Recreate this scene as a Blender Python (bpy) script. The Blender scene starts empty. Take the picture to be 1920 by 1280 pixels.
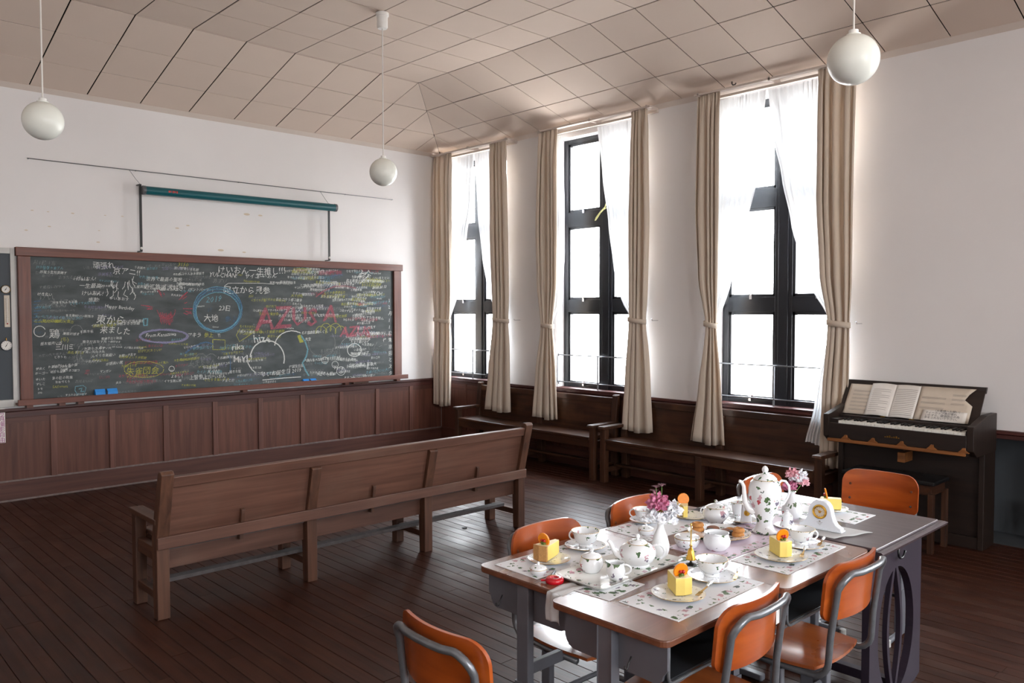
import bpy, bmesh, math, random
from mathutils import Vector, Matrix
random.seed(7)
scene = bpy.context.scene
COL = scene.collection
PI = math.pi

# ---------------------------------------------------------------- camera
CAM = Vector((-6.2519, -7.9253, 1.62))
RT = Matrix((((0.7276158700482852,-0.6859835247006502,-0.0013226840701780172),(0.026830835208030517,0.026532414809096877,0.9992878150194956),(-0.6854598835350735,-0.7271331616723794,0.0377109169924701))))
cam_data = bpy.data.cameras.new('camera')
cam_data.sensor_width = 36.0
cam_data.lens = 28.262
cam_data.clip_start = 0.05
cam = bpy.data.objects.new('camera', cam_data)
cam.matrix_world = Matrix.Translation(CAM) @ RT.transposed().to_4x4()
COL.objects.link(cam)
scene.camera = cam

# ---------------------------------------------------------------- world, lights, exposure
scene.view_settings.view_transform = 'Standard'
scene.view_settings.look = 'None'
scene.view_settings.gamma = 1.0
scene.view_settings.use_curve_mapping = False
scene.view_settings.exposure = 1.72
SKY = 9.0
w = bpy.data.worlds.new('sky'); scene.world = w
w.use_nodes = True
wn = w.node_tree.nodes; wl = w.node_tree.links
bg = wn['Background']
tc = wn.new('ShaderNodeTexCoord'); sx = wn.new('ShaderNodeSeparateXYZ'); cr = wn.new('ShaderNodeValToRGB')
mr = wn.new('ShaderNodeMapRange'); mr.inputs[1].default_value = -1; mr.inputs[2].default_value = 1
wl.new(tc.outputs['Generated'], sx.inputs[0]); wl.new(sx.outputs['Z'], mr.inputs[0]); wl.new(mr.outputs[0], cr.inputs[0])
cr.color_ramp.elements[0].position = 0.0; cr.color_ramp.elements[0].color = (0.62, 0.62, 0.62, 1)
cr.color_ramp.elements[1].position = 1.0; cr.color_ramp.elements[1].color = (0.74, 0.87, 1.0, 1)
e = cr.color_ramp.elements.new(0.49); e.color = (0.70, 0.70, 0.70, 1)
e = cr.color_ramp.elements.new(0.51); e.color = (0.97, 0.985, 1.0, 1)
wl.new(cr.outputs[0], bg.inputs[0]); bg.inputs[1].default_value = SKY

def portal(name, loc, rot, sx_, sy_):
    l = bpy.data.lights.new(name, 'AREA'); l.shape = 'RECTANGLE'; l.size = sx_; l.size_y = sy_
    l.cycles.is_portal = True
    o = bpy.data.objects.new(name, l); o.location = loc; o.rotation_euler = rot; COL.objects.link(o)
WINC = [-0.625, -2.59, -4.54, -8.45, -10.4]          # window centres along the window wall
for yc in WINC:
    portal('window_daylight', (0.24, yc, 2.11), (0, PI/2, 0), 2.7, 1.2)
WINFILL = [-3.65, -5.75]                          # unseen windows added behind the camera for fill light
WINL = []
for yc in WINL:
    portal('window_daylight', (-7.54, yc, 2.11), (0, -PI/2, 0), 2.7, 1.2)
for xc_ in WINFILL:
    portal('window_daylight', (xc_, -11.84, 2.11), (PI/2, 0, 0), 1.2, 2.7)  # sky portals of the added fill windows
cyc = scene.cycles
cyc.max_bounces = 10; cyc.diffuse_bounces = 6; cyc.glossy_bounces = 4; cyc.transmission_bounces = 6; cyc.transparent_max_bounces = 16
cyc.caustics_reflective = False; cyc.caustics_refractive = False
cyc.sample_clamp_indirect = 6.0
cyc.use_denoising = True

# ---------------------------------------------------------------- helpers
def lin(c):
    def f(v):
        v /= 255.0
        return v/12.92 if v <= 0.04045 else ((v+0.055)/1.055)**2.4
    return (f(c[0]), f(c[1]), f(c[2]), 1.0)

class MB:
    """collects faces for one mesh"""
    def __init__(self): self.v = []; self.f = []; self.mi = []; self.cur = 0
    def add(self, vs, fs):
        o = len(self.v); self.v += [tuple(p) for p in vs]
        for f in fs: self.f.append([i+o for i in f]); self.mi.append(self.cur)
        return self
    def box(self, x0, x1, y0, y1, z0, z1, M=None):
        if x0 > x1: x0, x1 = x1, x0
        if y0 > y1: y0, y1 = y1, y0
        if z0 > z1: z0, z1 = z1, z0
        vs = [(x0,y0,z0),(x1,y0,z0),(x1,y1,z0),(x0,y1,z0),(x0,y0,z1),(x1,y0,z1),(x1,y1,z1),(x0,y1,z1)]
        if M is not None: vs = [M @ Vector(p) for p in vs]
        return self.add(vs, [(3,2,1,0),(4,5,6,7),(0,1,5,4),(1,2,6,5),(2,3,7,6),(3,0,4,7)])
    def prism(self, poly, h0, h1, axis='z'):
        """polygon (a,b) extruded along axis: z->(a,b,h) y->(a,h,b) x->(h,a,b)"""
        n = len(poly)
        def P(a, b, h): return {'z': (a, b, h), 'y': (a, h, b), 'x': (h, a, b)}[axis]
        vs = [P(a, b, h0) for a, b in poly] + [P(a, b, h1) for a, b in poly]
        fs = [list(range(n))[::-1], list(range(n, 2*n))] + [(i, (i+1) % n, n+(i+1) % n, n+i) for i in range(n)]
        return self.add(vs, fs)
    def tube(self, pts, r, n=8, closed=False, caps=True):
        pts = [Vector(p) for p in pts]; m = len(pts)
        rs = r if isinstance(r, (list, tuple)) else [r]*m
        vs = []; up = None
        for i, p in enumerate(pts):
            if closed: d = pts[(i+1) % m] - pts[i-1]
            else: d = pts[min(i+1, m-1)] - pts[max(i-1, 0)]
            if d.length < 1e-9: d = Vector((0, 0, 1))
            d.normalize()
            if up is None:
                up = Vector((0, 0, 1)) if abs(d.z) < 0.9 else Vector((1, 0, 0))
            a = d.cross(up)
            if a.length < 1e-6: a = d.orthogonal()
            a.normalize(); b = a.cross(d).normalized(); up = b
            for k in range(n):
                t = 2*PI*k/n; vs.append(p + (a*math.cos(t) + b*math.sin(t))*rs[i])
        fs = []
        for i in range(m if closed else m-1):
            j = (i+1) % m
            for k in range(n): fs.append((i*n+k, i*n+(k+1) % n, j*n+(k+1) % n, j*n+k))
        if caps and not closed: fs += [list(range(n))[::-1], [(m-1)*n+k for k in range(n)]]
        return self.add(vs, fs)
    def lathe(self, prof, c=(0, 0, 0), n=24, M=None, squash=1.0):
        vs = []; m = len(prof)
        for r, z in prof:
            for k in range(n):
                t = 2*PI*k/n; vs.append(Vector((c[0]+r*math.cos(t), c[1]+r*squash*math.sin(t), c[2]+z)))
        if M is not None: vs = [M @ p for p in vs]
        fs = []
        for i in range(m-1):
            for k in range(n): fs.append((i*n+k, i*n+(k+1) % n, (i+1)*n+(k+1) % n, (i+1)*n+k))
        loop = tuple(prof[0]) == tuple(prof[-1])
        if prof[0][0] > 1e-5 and not loop: fs.append(list(range(n))[::-1])
        if prof[-1][0] > 1e-5 and not loop: fs.append([(m-1)*n+k for k in range(n)])
        return self.add(vs, fs)
    def cyl(self, p0, p1, r, n=12): return self.tube([p0, p1], r, n)
    def ball(self, c, r, n=12, s=(1, 1, 1)):
        m = max(5, n//2+1); vs = []
        for i in range(m+1):
            a = PI*i/m
            for k in range(n):
                t = 2*PI*k/n
                vs.append((c[0]+r*s[0]*math.sin(a)*math.cos(t), c[1]+r*s[1]*math.sin(a)*math.sin(t), c[2]-r*s[2]*math.cos(a)))
        fs = [(i*n+k, i*n+(k+1) % n, (i+1)*n+(k+1) % n, (i+1)*n+k) for i in range(m) for k in range(n)]
        return self.add(vs, fs)
    def grid(self, fn, nu, nv):
        vs = [fn(i/nu, j/nv) for j in range(nv+1) for i in range(nu+1)]
        fs = [(j*(nu+1)+i, j*(nu+1)+i+1, (j+1)*(nu+1)+i+1, (j+1)*(nu+1)+i) for j in range(nv) for i in range(nu)]
        return self.add(vs, fs)
    def build(self, name, mat, parent=None, smooth=False, bevel=0, fix=True, seg=2, angle=40, solid=0, loc=None):
        me = bpy.data.meshes.new(name); me.from_pydata([tuple(p) for p in self.v], [], self.f)
        bm = bmesh.new(); bm.from_mesh(me)
        if smooth or bevel or fix: bmesh.ops.remove_doubles(bm, verts=bm.verts, dist=1e-6)
        if fix: bmesh.ops.recalc_face_normals(bm, faces=bm.faces)
        if bevel:
            es = [e_ for e_ in bm.edges if len(e_.link_faces) == 2 and e_.calc_face_angle(0) > math.radians(angle)]
            bmesh.ops.bevel(bm, geom=es, offset=bevel, segments=seg, affect='EDGES', profile=0.5, clamp_overlap=True)
        bm.to_mesh(me); bm.free()
        mats = mat if isinstance(mat, (list, tuple)) else [mat]
        for m in mats: me.materials.append(m)
        if len(mats) > 1 and len(me.polygons) == len(self.mi):
            for p, k in zip(me.polygons, self.mi): p.material_index = k
        if smooth:
            me.shade_smooth()
            if smooth is not True: me.set_sharp_from_angle(angle=math.radians(smooth))
        o = bpy.data.objects.new(name, me); COL.objects.link(o)
        if parent is not None: o.parent = parent
        if loc is not None: o.location = loc
        if solid:
            md = o.modifiers.new('thickness', 'SOLIDIFY'); md.thickness = solid; md.offset = 0
        return o

def tag(o, label=None, cat=None, group=None, kind=None):
    if label: o['label'] = label
    if cat: o['category'] = cat
    if group: o['group'] = group
    if kind: o['kind'] = kind
    return o
def thing(name, label, cat, loc=(0, 0, 0), rz=0, group=None):
    o = bpy.data.objects.new(name, None); COL.objects.link(o)
    o.empty_display_size = 0.1
    o.location = loc; o.rotation_euler = (0, 0, math.radians(rz))
    return tag(o, label, cat, group)
CHILD = {}
def copy_tree(root, loc, rz, label, group=None):
    def rec(o, parent):
        c = o.copy(); COL.objects.link(c)
        if parent is not None: c.parent = parent
        for ch in [q for q in bpy.data.objects if q.parent == o]: rec(ch, c)
        return c
    r = rec(root, None); r.location = loc; r.rotation_euler = (0, 0, math.radians(rz)); r['label'] = label
    if group: r['group'] = group
    return r
def struct(o): o['kind'] = 'structure'; return o
def lerpk(keys, z):
    """keys: list of (z, a, b...) sorted by descending z"""
    if z >= keys[0][0]: return keys[0][1:]
    for k0, k1 in zip(keys, keys[1:]):
        if z >= k1[0]:
            t = (k0[0]-z)/(k0[0]-k1[0]); t = t*t*(3-2*t)*0.5 + t*0.5
            return tuple(a+(b-a)*t for a, b in zip(k0[1:], k1[1:]))
    return keys[-1][1:]
def arc(c, r, a0, a1, n, plane='xz', k=0):
    out = []
    for i in range(n+1):
        a = math.radians(a0+(a1-a0)*i/n); u = c[0]+r*math.cos(a); v = c[1]+r*math.sin(a)
        out.append({'xz': (u, k, v), 'yz': (k, u, v), 'xy': (u, v, k)}[plane])
    return out
def rpoly(x0, x1, y0, y1, r, n=5):
    if not isinstance(r, (list, tuple)): r = [r]*4
    out = []
    for (cx, cy, a0, q) in ((x1, y1, 0, 0), (x0, y1, 90, 1), (x0, y0, 180, 2), (x1, y0, 270, 3)):
        rr = r[q]; sx_ = -1 if cx == x1 else 1; sy_ = -1 if cy == y1 else 1
        if rr <= 0: out.append((cx, cy)); continue
        for i in range(n+1):
            a = math.radians(a0+90*i/n); out.append((cx+sx_*rr+rr*math.cos(a), cy+sy_*rr+rr*math.sin(a)))
    return out
def in_view(p, m=60):
    c = RT @ (Vector(p)-CAM)
    if c.z > -0.05: return False
    u = 960+1507.3*c.x/-c.z; v = 640-1507.3*c.y/-c.z
    return -m < u < 1920+m and -m < v < 1280+m

# ---------------------------------------------------------------- materials
def newmat(name):
    m = bpy.data.materials.new(name); m.use_nodes = True
    return m, m.node_tree.nodes, m.node_tree.links, m.node_tree.nodes['Principled BSDF']
def flat(name, c, rough=0.5, metal=0.0, noise=0.0, nscale=30, spec=0.5, bump=0.0, coat=0.0):
    m, n, l, p = newmat(name)
    p.inputs['Base Color'].default_value = lin(c); p.inputs['Roughness'].default_value = rough
    p.inputs['Metallic'].default_value = metal; p.inputs['Specular IOR Level'].default_value = spec
    p.inputs['Coat Weight'].default_value = coat
    if noise or bump:
        t = n.new('ShaderNodeTexCoord'); q = n.new('ShaderNodeTexNoise'); q.inputs['Scale'].default_value = nscale; q.inputs['Detail'].default_value = 5
        l.new(t.outputs['Object'], q.inputs['Vector'])
        if noise:
            h = n.new('ShaderNodeMix'); h.data_type = 'RGBA'; h.blend_type = 'MULTIPLY'; h.inputs[0].default_value = 1
            r = n.new('ShaderNodeMapRange'); r.inputs[1].default_value = 0.3; r.inputs[2].default_value = 0.7
            r.inputs[3].default_value = 1-noise; r.inputs[4].default_value = 1.0
            l.new(q.outputs['Fac'], r.inputs[0]); h.inputs[6].default_value = lin(c); l.new(r.outputs[0], h.inputs[7])
            l.new(h.outputs[2], p.inputs['Base Color'])
        if bump:
            b = n.new('ShaderNodeBump'); b.inputs['Strength'].default_value = bump; b.inputs['Distance'].default_value = 0.003
            l.new(q.outputs['Fac'], b.inputs['Height']); l.new(b.outputs[0], p.inputs['Normal'])
    return m
def wood(name, dark, light, rough=0.4, axis='x', scale=1.0, vary=0.25, coat=0.0, bump=0.15, wear=None, wearamt=0.0, spec=0.5, rough2=None):
    m, n, l, p = newmat(name)
    t = n.new('ShaderNodeTexCoord'); oi = n.new('ShaderNodeObjectInfo')
    ad = n.new('ShaderNodeVectorMath'); ad.operation = 'ADD'
    sc = n.new('ShaderNodeVectorMath'); sc.operation = 'SCALE'; sc.inputs[3].default_value = 37.0
    cb = n.new('ShaderNodeCombineXYZ'); 
    for i in range(3): l.new(oi.outputs['Random'], cb.inputs[i])
    l.new(cb.outputs[0], sc.inputs[0]); l.new(t.outputs['Object'], ad.inputs[0]); l.new(sc.outputs[0], ad.inputs[1])
    mp = n.new('ShaderNodeMapping')
    s = {'x': (1.2, 22, 22), 'y': (22, 1.2, 22), 'z': (22, 22, 1.2)}[axis]
    mp.inputs['Scale'].default_value = tuple(v*scale for v in s)
    l.new(ad.outputs[0], mp.inputs[0])
    q = n.new('ShaderNodeTexNoise'); q.inputs['Scale'].default_value = 1.6; q.inputs['Detail'].default_value = 6; q.inputs['Distortion'].default_value = 0.6
    l.new(mp.outputs[0], q.inputs['Vector'])
    r = n.new('ShaderNodeValToRGB'); r.color_ramp.elements[0].position = 0.3; r.color_ramp.elements[1].position = 0.72
    r.color_ramp.elements[0].color = lin(dark); r.color_ramp.elements[1].color = lin(light)
    l.new(q.outputs['Fac'], r.inputs[0])
    h = n.new('ShaderNodeMix'); h.data_type = 'RGBA'; h.blend_type = 'MULTIPLY'; h.inputs[0].default_value = 1
    v = n.new('ShaderNodeMapRange'); v.inputs[3].default_value = 1-vary; v.inputs[4].default_value = 1+vary*0.6
    l.new(oi.outputs['Random'], v.inputs[0]); l.new(r.outputs[0], h.inputs[6]); l.new(v.outputs[0], h.inputs[7])
    out = h.outputs[2]
    q2 = n.new('ShaderNodeTexNoise'); q2.inputs['Scale'].default_value = 2.2; q2.inputs['Detail'].default_value = 4
    l.new(t.outputs['Object'] if wear is None else ad.outputs[0], q2.inputs['Vector'])
    if wear is not None:
        q2.inputs['Scale'].default_value = 3.0; q2.inputs['Detail'].default_value = 9
        k = n.new('ShaderNodeMapRange'); k.inputs[1].default_value = 0.52; k.inputs[2].default_value = 0.75; k.inputs[4].default_value = wearamt
        l.new(q2.outputs['Fac'], k.inputs[0])
        h2 = n.new('ShaderNodeMix'); h2.data_type = 'RGBA'; l.new(k.outputs[0], h2.inputs[0]); l.new(out, h2.inputs[6]); h2.inputs[7].default_value = lin(wear)
        out = h2.outputs[2]
    l.new(out, p.inputs['Base Color'])
    rr = n.new('ShaderNodeMapRange'); rr.inputs[1].default_value = 0.3; rr.inputs[2].default_value = 0.7
    rr.inputs[3].default_value = rough; rr.inputs[4].default_value = rough2 if rough2 else rough+0.12
    l.new(q2.outputs['Fac'], rr.inputs[0]); l.new(rr.outputs[0], p.inputs['Roughness'])
    p.inputs['Specular IOR Level'].default_value = spec; p.inputs['Coat Weight'].default_value = coat; p.inputs['Coat Roughness'].default_value = 0.12
    if bump:
        b = n.new('ShaderNodeBump'); b.inputs['Strength'].default_value = bump; b.inputs['Distance'].default_value = 0.002
        l.new(q.outputs['Fac'], b.inputs['Height']); l.new(b.outputs[0], p.inputs['Normal'])
    return m

def floral(name, base, scale=38, dens=0.62, leaf=0.33, rough=0.12, border=None, spec=0.5, strength=1.0, coat=0.0):
    """white ground with small printed sprigs: green leaves, pink and lilac petals"""
    m, n, l, p = newmat(name)
    t = n.new('ShaderNodeTexCoord'); vo = n.new('ShaderNodeTexVoronoi'); vo.inputs['Scale'].default_value = scale
    nz = n.new('ShaderNodeTexNoise'); nz.inputs['Scale'].default_value = scale*2.6; nz.inputs['Detail'].default_value = 1
    l.new(t.outputs['Object'], nz.inputs['Vector'])
    mx = n.new('ShaderNodeVectorMath'); mx.operation = 'MULTIPLY_ADD'
    mx.inputs[1].default_value = (0.026, 0.026, 0.026)
    l.new(nz.outputs['Color'], mx.inputs[0]); l.new(t.outputs['Object'], mx.inputs[2]); l.new(mx.outputs[0], vo.inputs['Vector'])
    lt = n.new('ShaderNodeMath'); lt.operation = 'LESS_THAN'; lt.inputs[1].default_value = leaf
    l.new(vo.outputs['Distance'], lt.inputs[0])
    sp = n.new('ShaderNodeSeparateColor'); l.new(vo.outputs['Color'], sp.inputs[0])
    l2 = n.new('ShaderNodeMath'); l2.operation = 'LESS_THAN'; l2.inputs[1].default_value = dens; l.new(sp.outputs[0], l2.inputs[0])
    mu = n.new('ShaderNodeMath'); mu.operation = 'MULTIPLY'; l.new(lt.outputs[0], mu.inputs[0]); l.new(l2.outputs[0], mu.inputs[1])
    fac = mu.outputs[0]
    if border:
        g = n.new('ShaderNodeSeparateXYZ'); l.new(t.outputs['Object'], g.inputs[0])
        mm = None
        for i, hw in ((0, border[0]), (1, border[1])):
            a = n.new('ShaderNodeMath'); a.operation = 'ABSOLUTE'; l.new(g.outputs[i], a.inputs[0])
            b = n.new('ShaderNodeMath'); b.operation = 'GREATER_THAN'; b.inputs[1].default_value = hw-border[2]; l.new(a.outputs[0], b.inputs[0])
            c = n.new('ShaderNodeMath'); c.operation = 'LESS_THAN'; c.inputs[1].default_value = hw-0.008; l.new(a.outputs[0], c.inputs[0])
            if mm is None: mm = b; cc = c
            else:
                o_ = n.new('ShaderNodeMath'); o_.operation = 'MAXIMUM'; l.new(mm.outputs[0], o_.inputs[0]); l.new(b.outputs[0], o_.inputs[1])
                d_ = n.new('ShaderNodeMath'); d_.operation = 'MULTIPLY'; l.new(cc.outputs[0], d_.inputs[0]); l.new(c.outputs[0], d_.inputs[1])
                e_ = n.new('ShaderNodeMath'); e_.operation = 'MULTIPLY'; l.new(o_.outputs[0], e_.inputs[0]); l.new(d_.outputs[0], e_.inputs[1])
                f_ = n.new('ShaderNodeMath'); f_.operation = 'MULTIPLY'; l.new(e_.outputs[0], f_.inputs[0]); l.new(fac, f_.inputs[1]); fac = f_.outputs[0]
    s_ = n.new('ShaderNodeMath'); s_.operation = 'MULTIPLY'; s_.inputs[1].default_value = strength; l.new(fac, s_.inputs[0])
    cr_ = n.new('ShaderNodeValToRGB'); cr_.color_ramp.interpolation = 'CONSTANT'
    es = cr_.color_ramp.elements; es[0].position = 0; es[0].color = lin((70, 100, 66)); es[1].position = 0.45; es[1].color = lin((98, 118, 88))
    for pos, c in ((0.62, (190, 150, 160)), (0.74, (120, 112, 130)), (0.86, (70, 84, 78)), (0.95, (176, 62, 70))):
        q = es.new(pos); q.color = lin(c)
    l.new(sp.outputs[1], cr_.inputs[0])
    h = n.new('ShaderNodeMix'); h.data_type = 'RGBA'; l.new(s_.outputs[0], h.inputs[0]); h.inputs[6].default_value = lin(base); l.new(cr_.outputs[0], h.inputs[7])
    l.new(h.outputs[2], p.inputs['Base Color']); p.inputs['Roughness'].default_value = rough; p.inputs['Specular IOR Level'].default_value = spec
    p.inputs['Coat Weight'].default_value = coat
    return m

M = {}
M['wall'] = flat('white_plaster', (229, 226, 225), 0.85, noise=0.05, nscale=1.3, bump=0.05, spec=0.2)
M['tile'] = flat('ceiling_board', (212, 194, 180), 0.8, noise=0.04, nscale=1.8, spec=0.2)
M['dark_gap'] = flat('dark_gap', (14, 10, 9), 0.9, spec=0.1)
M['cornice'] = flat('cornice_paint', (205, 192, 182), 0.7, spec=0.2)
M['board_floor'] = wood('varnished_floorboard', (40, 19, 12), (68, 37, 25), 0.31, 'y', 1.0, 0.14, bump=0.2, wear=(92, 60, 42), wearamt=0.25, rough2=0.47, spec=0.25)
M['wains'] = wood('wainscot_wood', (78, 43, 32), (106, 64, 50), 0.5, 'z', 0.8, 0.12, bump=0.1)
M['wainsx'] = wood('wainscot_rail_wood', (70, 39, 32), (96, 58, 47), 0.5, 'x', 0.8, 0.1, bump=0.1)
M['wainsy'] = wood('wainscot_rail_wood_side', (66, 34, 26), (98, 56, 42), 0.5, 'y', 0.8, 0.1, bump=0.1)
M['cap'] = wood('dado_cap_wood', (58, 28, 24), (84, 42, 36), 0.4, 'x', 0.8, 0.05)
M['capy'] = wood('dado_cap_wood_side', (58, 28, 24), (84, 42, 36), 0.4, 'y', 0.8, 0.05)
M['frame'] = wood('board_frame_wood', (84, 42, 30), (110, 60, 43), 0.35, 'x', 0.9, 0.05)
M['framez'] = wood('board_frame_wood_upright', (84, 42, 30), (110, 60, 43), 0.35, 'z', 0.9, 0.05)
M['bench'] = wood('old_bench_wood', (86, 57, 46), (110, 76, 62), 0.38, 'x', 0.9, 0.15, wear=(120, 96, 80), wearamt=0.3)
M['benchz'] = wood('old_bench_wood_upright', (64, 40, 30), (102, 68, 50), 0.4, 'z', 0.9, 0.15)
M['benchy'] = wood('old_bench_wood_cross', (64, 40, 30), (102, 68, 50), 0.35, 'y', 0.9, 0.15)
M['bench2'] = wood('dark_bench_wood', (40, 22, 14), (72, 43, 27), 0.28, 'x', 0.9, 0.15, wear=(130, 88, 56), wearamt=0.3)
M['bench2z'] = wood('dark_bench_wood_upright', (46, 26, 16), (80, 50, 33), 0.35, 'z', 0.9, 0.15)
M['dust'] = flat('dusty_ledge', (98, 92, 92), 0.9, noise=0.3)
M['dustline'] = flat('dusty_skirting_bead', (128, 112, 108), 0.9, noise=0.3)
M['stile'] = wood('wainscot_stile_wood', (90, 54, 44), (114, 74, 62), 0.5, 'z', 0.8, 0.08)
M['ply'] = wood('orange_plywood', (140, 58, 12), (176, 84, 26), 0.28, 'x', 0.5, 0.12, coat=0.4, bump=0.03)
M['plyseat'] = wood('orange_plywood_seat', (128, 62, 26), (172, 92, 44), 0.22, 'y', 0.5, 0.1, coat=0.5, bump=0.03)
M['desk'] = wood('desk_laminate', (104, 66, 48), (132, 90, 68), 0.22, 'x', 0.6, 0.04, bump=0.02, coat=0.3)
M['deskedge'] = wood('desk_edge_wood', (92, 52, 34), (124, 74, 50), 0.35, 'x', 0.6, 0.04, bump=0.02)
M['grey'] = flat('grey_painted_steel', (98, 98, 104), 0.4, noise=0.12, nscale=9)
M['traydark'] = flat('dark_tray_lining', (44, 46, 50), 0.5)
M['tubegrey'] = flat('worn_grey_tube', (120, 122, 126), 0.3, metal=0.5, noise=0.25, nscale=40)
M['chrome'] = flat('chrome', (200, 200, 205), 0.2, metal=1.0)
M['table'] = wood('dark_purple_table_wood', (58, 45, 49), (78, 63, 67), 0.3, 'y', 0.8, 0.03, coat=0.2)
M['tableleg'] = flat('dark_purple_table_paint', (44, 34, 46), 0.45, noise=0.2, nscale=6)
M['piano'] = wood('dark_piano_wood', (24, 15, 12), (40, 27, 21), 0.4, 'y', 0.8, 0.04)
M['pianoz'] = wood('dark_piano_wood_upright', (26, 17, 13), (44, 31, 24), 0.4, 'z', 0.8, 0.04)
M['pianobar'] = wood('piano_light_bar', (104, 60, 28), (150, 94, 48), 0.4, 'y', 0.8, 0.04)
M['ivory'] = flat('white_key', (236, 234, 226), 0.25)
M['black'] = flat('black_paint', (20, 20, 22), 0.35)
M['winframe'] = flat('black_window_steel', (26, 27, 32), 0.3, noise=0.15, nscale=8)
M['teal'] = flat('teal_screen_tube', (18, 88, 96), 0.3, noise=0.1, nscale=8)
M['white'] = flat('white_paint', (232, 230, 226), 0.4)
M['greywhite'] = flat('grey_white_frame', (196, 194, 190), 0.6, noise=0.1, nscale=10)
M['slate'] = flat('slate_board', (44, 52, 60), 0.5, noise=0.15, nscale=3)
M['paper'] = flat('paper', (228, 224, 218), 0.8, noise=0.04)
M['oldpaper'] = flat('old_paper', (208, 196, 180), 0.8, noise=0.08, nscale=12)
M['ink'] = flat('ink', (52, 50, 56), 0.8)
M['inkfaint'] = flat('faint_ink', (140, 132, 126), 0.8)
M['gold'] = flat('gold', (212, 164, 70), 0.25, metal=1.0)
M['gilt'] = flat('gilt_rim', (214, 180, 110), 0.25, metal=0.8)
M['brassy'] = flat('brass', (180, 140, 70), 0.3, metal=1.0)
M['globe'] = flat('opal_globe', (232, 234, 226), 0.25, spec=0.4)
M['cord'] = flat('white_cord', (220, 216, 210), 0.5)
M['porc'] = floral('porcelain_with_sprigs', (234, 237, 240), 33, 0.6, 0.37, 0.1, coat=0.3)
M['porc2'] = floral('porcelain_with_small_sprigs', (234, 237, 240), 48, 0.5, 0.32, 0.1, coat=0.3)
M['plain'] = flat('plain_porcelain', (238, 240, 242), 0.1, coat=0.3)
M['porcg'] = flat('cool_porcelain', (222, 226, 232), 0.12, coat=0.3)
M['sponge'] = flat('sponge_cake_side', (196, 146, 88), 0.9, noise=0.25, nscale=180, bump=0.6)
M['cake'] = flat('yellow_cheesecake', (242, 216, 116), 0.5, noise=0.04, nscale=60)
M['cakewhite'] = flat('pale_cake_top', (238, 226, 176), 0.5)
M['orange'] = flat('orange_slice', (248, 146, 20), 0.35, noise=0.1, nscale=120)
M['berry'] = flat('red_berry', (176, 30, 30), 0.3)
M['kiwi'] = flat('green_garnish', (104, 128, 50), 0.5, noise=0.3, nscale=160)
M['cookie'] = flat('baked_cookie', (206, 142, 78), 0.8, noise=0.25, nscale=90, bump=0.4)
M['macaron'] = flat('brown_macaron', (142, 96, 74), 0.7, noise=0.1, nscale=80)
M['cookiedark'] = flat('dark_chocolate_cookie', (50, 42, 42), 0.6)
M['pink'] = flat('pink_petals', (214, 132, 166), 0.7, noise=0.2, nscale=60)
M['lightpink'] = flat('pale_pink_petals', (232, 176, 186), 0.7, noise=0.1, nscale=60)
M['mauve'] = flat('mauve_petals', (146, 106, 118), 0.8, noise=0.2, nscale=60)
M['whitepetal'] = flat('white_petals', (240, 242, 246), 0.7)
M['green'] = flat('flower_stem_green', (92, 130, 60), 0.6)
M['red'] = flat('red_plastic', (186, 20, 34), 0.25)
M['navy'] = flat('navy_plastic', (28, 36, 84), 0.3)
M['blue'] = flat('blue_eraser_felt', (44, 132, 206), 0.7)
M['bluedark'] = flat('dark_blue_eraser', (18, 40, 66), 0.7)
M['greyconc'] = flat('grey_painted_plaster', (62, 66, 70), 0.7, noise=0.1, nscale=3)
M['darkiron'] = flat('dark_cast_iron', (30, 30, 32), 0.5)
M['string'] = flat('pale_yellow_string', (222, 218, 150), 0.7)
M['purpleink'] = flat('purple_ink', (150, 40, 120), 0.7)
M['tapemark'] = flat('tape_mark', (208, 192, 170), 0.8)
M['redink'] = flat('red_ink', (200, 60, 50), 0.6)

# drapes and sheers
def cloth(name, c, trans, alpha=0.0, nscale=60):
    m, n, l, p = newmat(name)
    out = n['Material Output']
    d = n.new('ShaderNodeBsdfDiffuse'); d.inputs[0].default_value = lin(c)
    t = n.new('ShaderNodeBsdfTranslucent'); t.inputs[0].default_value = lin(c)
    mx = n.new('ShaderNodeMixShader'); mx.inputs[0].default_value = trans
    l.new(d.outputs[0], mx.inputs[1]); l.new(t.outputs[0], mx.inputs[2])
    fin = mx
    if alpha:
        tr = n.new('ShaderNodeBsdfTransparent'); m2 = n.new('ShaderNodeMixShader'); m2.inputs[0].default_value = alpha
        l.new(mx.outputs[0], m2.inputs[1]); l.new(tr.outputs[0], m2.inputs[2]); fin = m2
    l.new(fin.outputs[0], out.inputs[0]); n.remove(p)
    return m
M['drape'] = cloth('beige_drape', (216, 202, 186), 0.14)
M['sheer'] = cloth('white_sheer', (236, 238, 240), 0.13, 0.02)
M['lace'] = cloth('white_lace', (236, 236, 236), 0.3, 0.35)

# window glass: mostly clear with a weak mirror reflection
m, n, l, p = newmat('window_glass'); out = n['Material Output']
tr = n.new('ShaderNodeBsdfTransparent'); gl = n.new('ShaderNodeBsdfGlossy'); gl.inputs['Roughness'].default_value = 0.02
fr = n.new('ShaderNodeFresnel'); fr.inputs[0].default_value = 1.35; mx = n.new('ShaderNodeMixShader')
ge = n.new('ShaderNodeNewGeometry'); iv = n.new('ShaderNodeMath'); iv.operation = 'SUBTRACT'; iv.inputs[0].default_value = 1.0; l.new(ge.outputs['Backfacing'], iv.inputs[1])
ff = n.new('ShaderNodeMath'); ff.operation = 'MULTIPLY'; l.new(fr.outputs[0], ff.inputs[0]); l.new(iv.outputs[0], ff.inputs[1])
l.new(ff.outputs[0], mx.inputs[0]); l.new(tr.outputs[0], mx.inputs[1]); l.new(gl.outputs[0], mx.inputs[2]); l.new(mx.outputs[0], out.inputs[0]); n.remove(p)
M['glass'] = m

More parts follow.
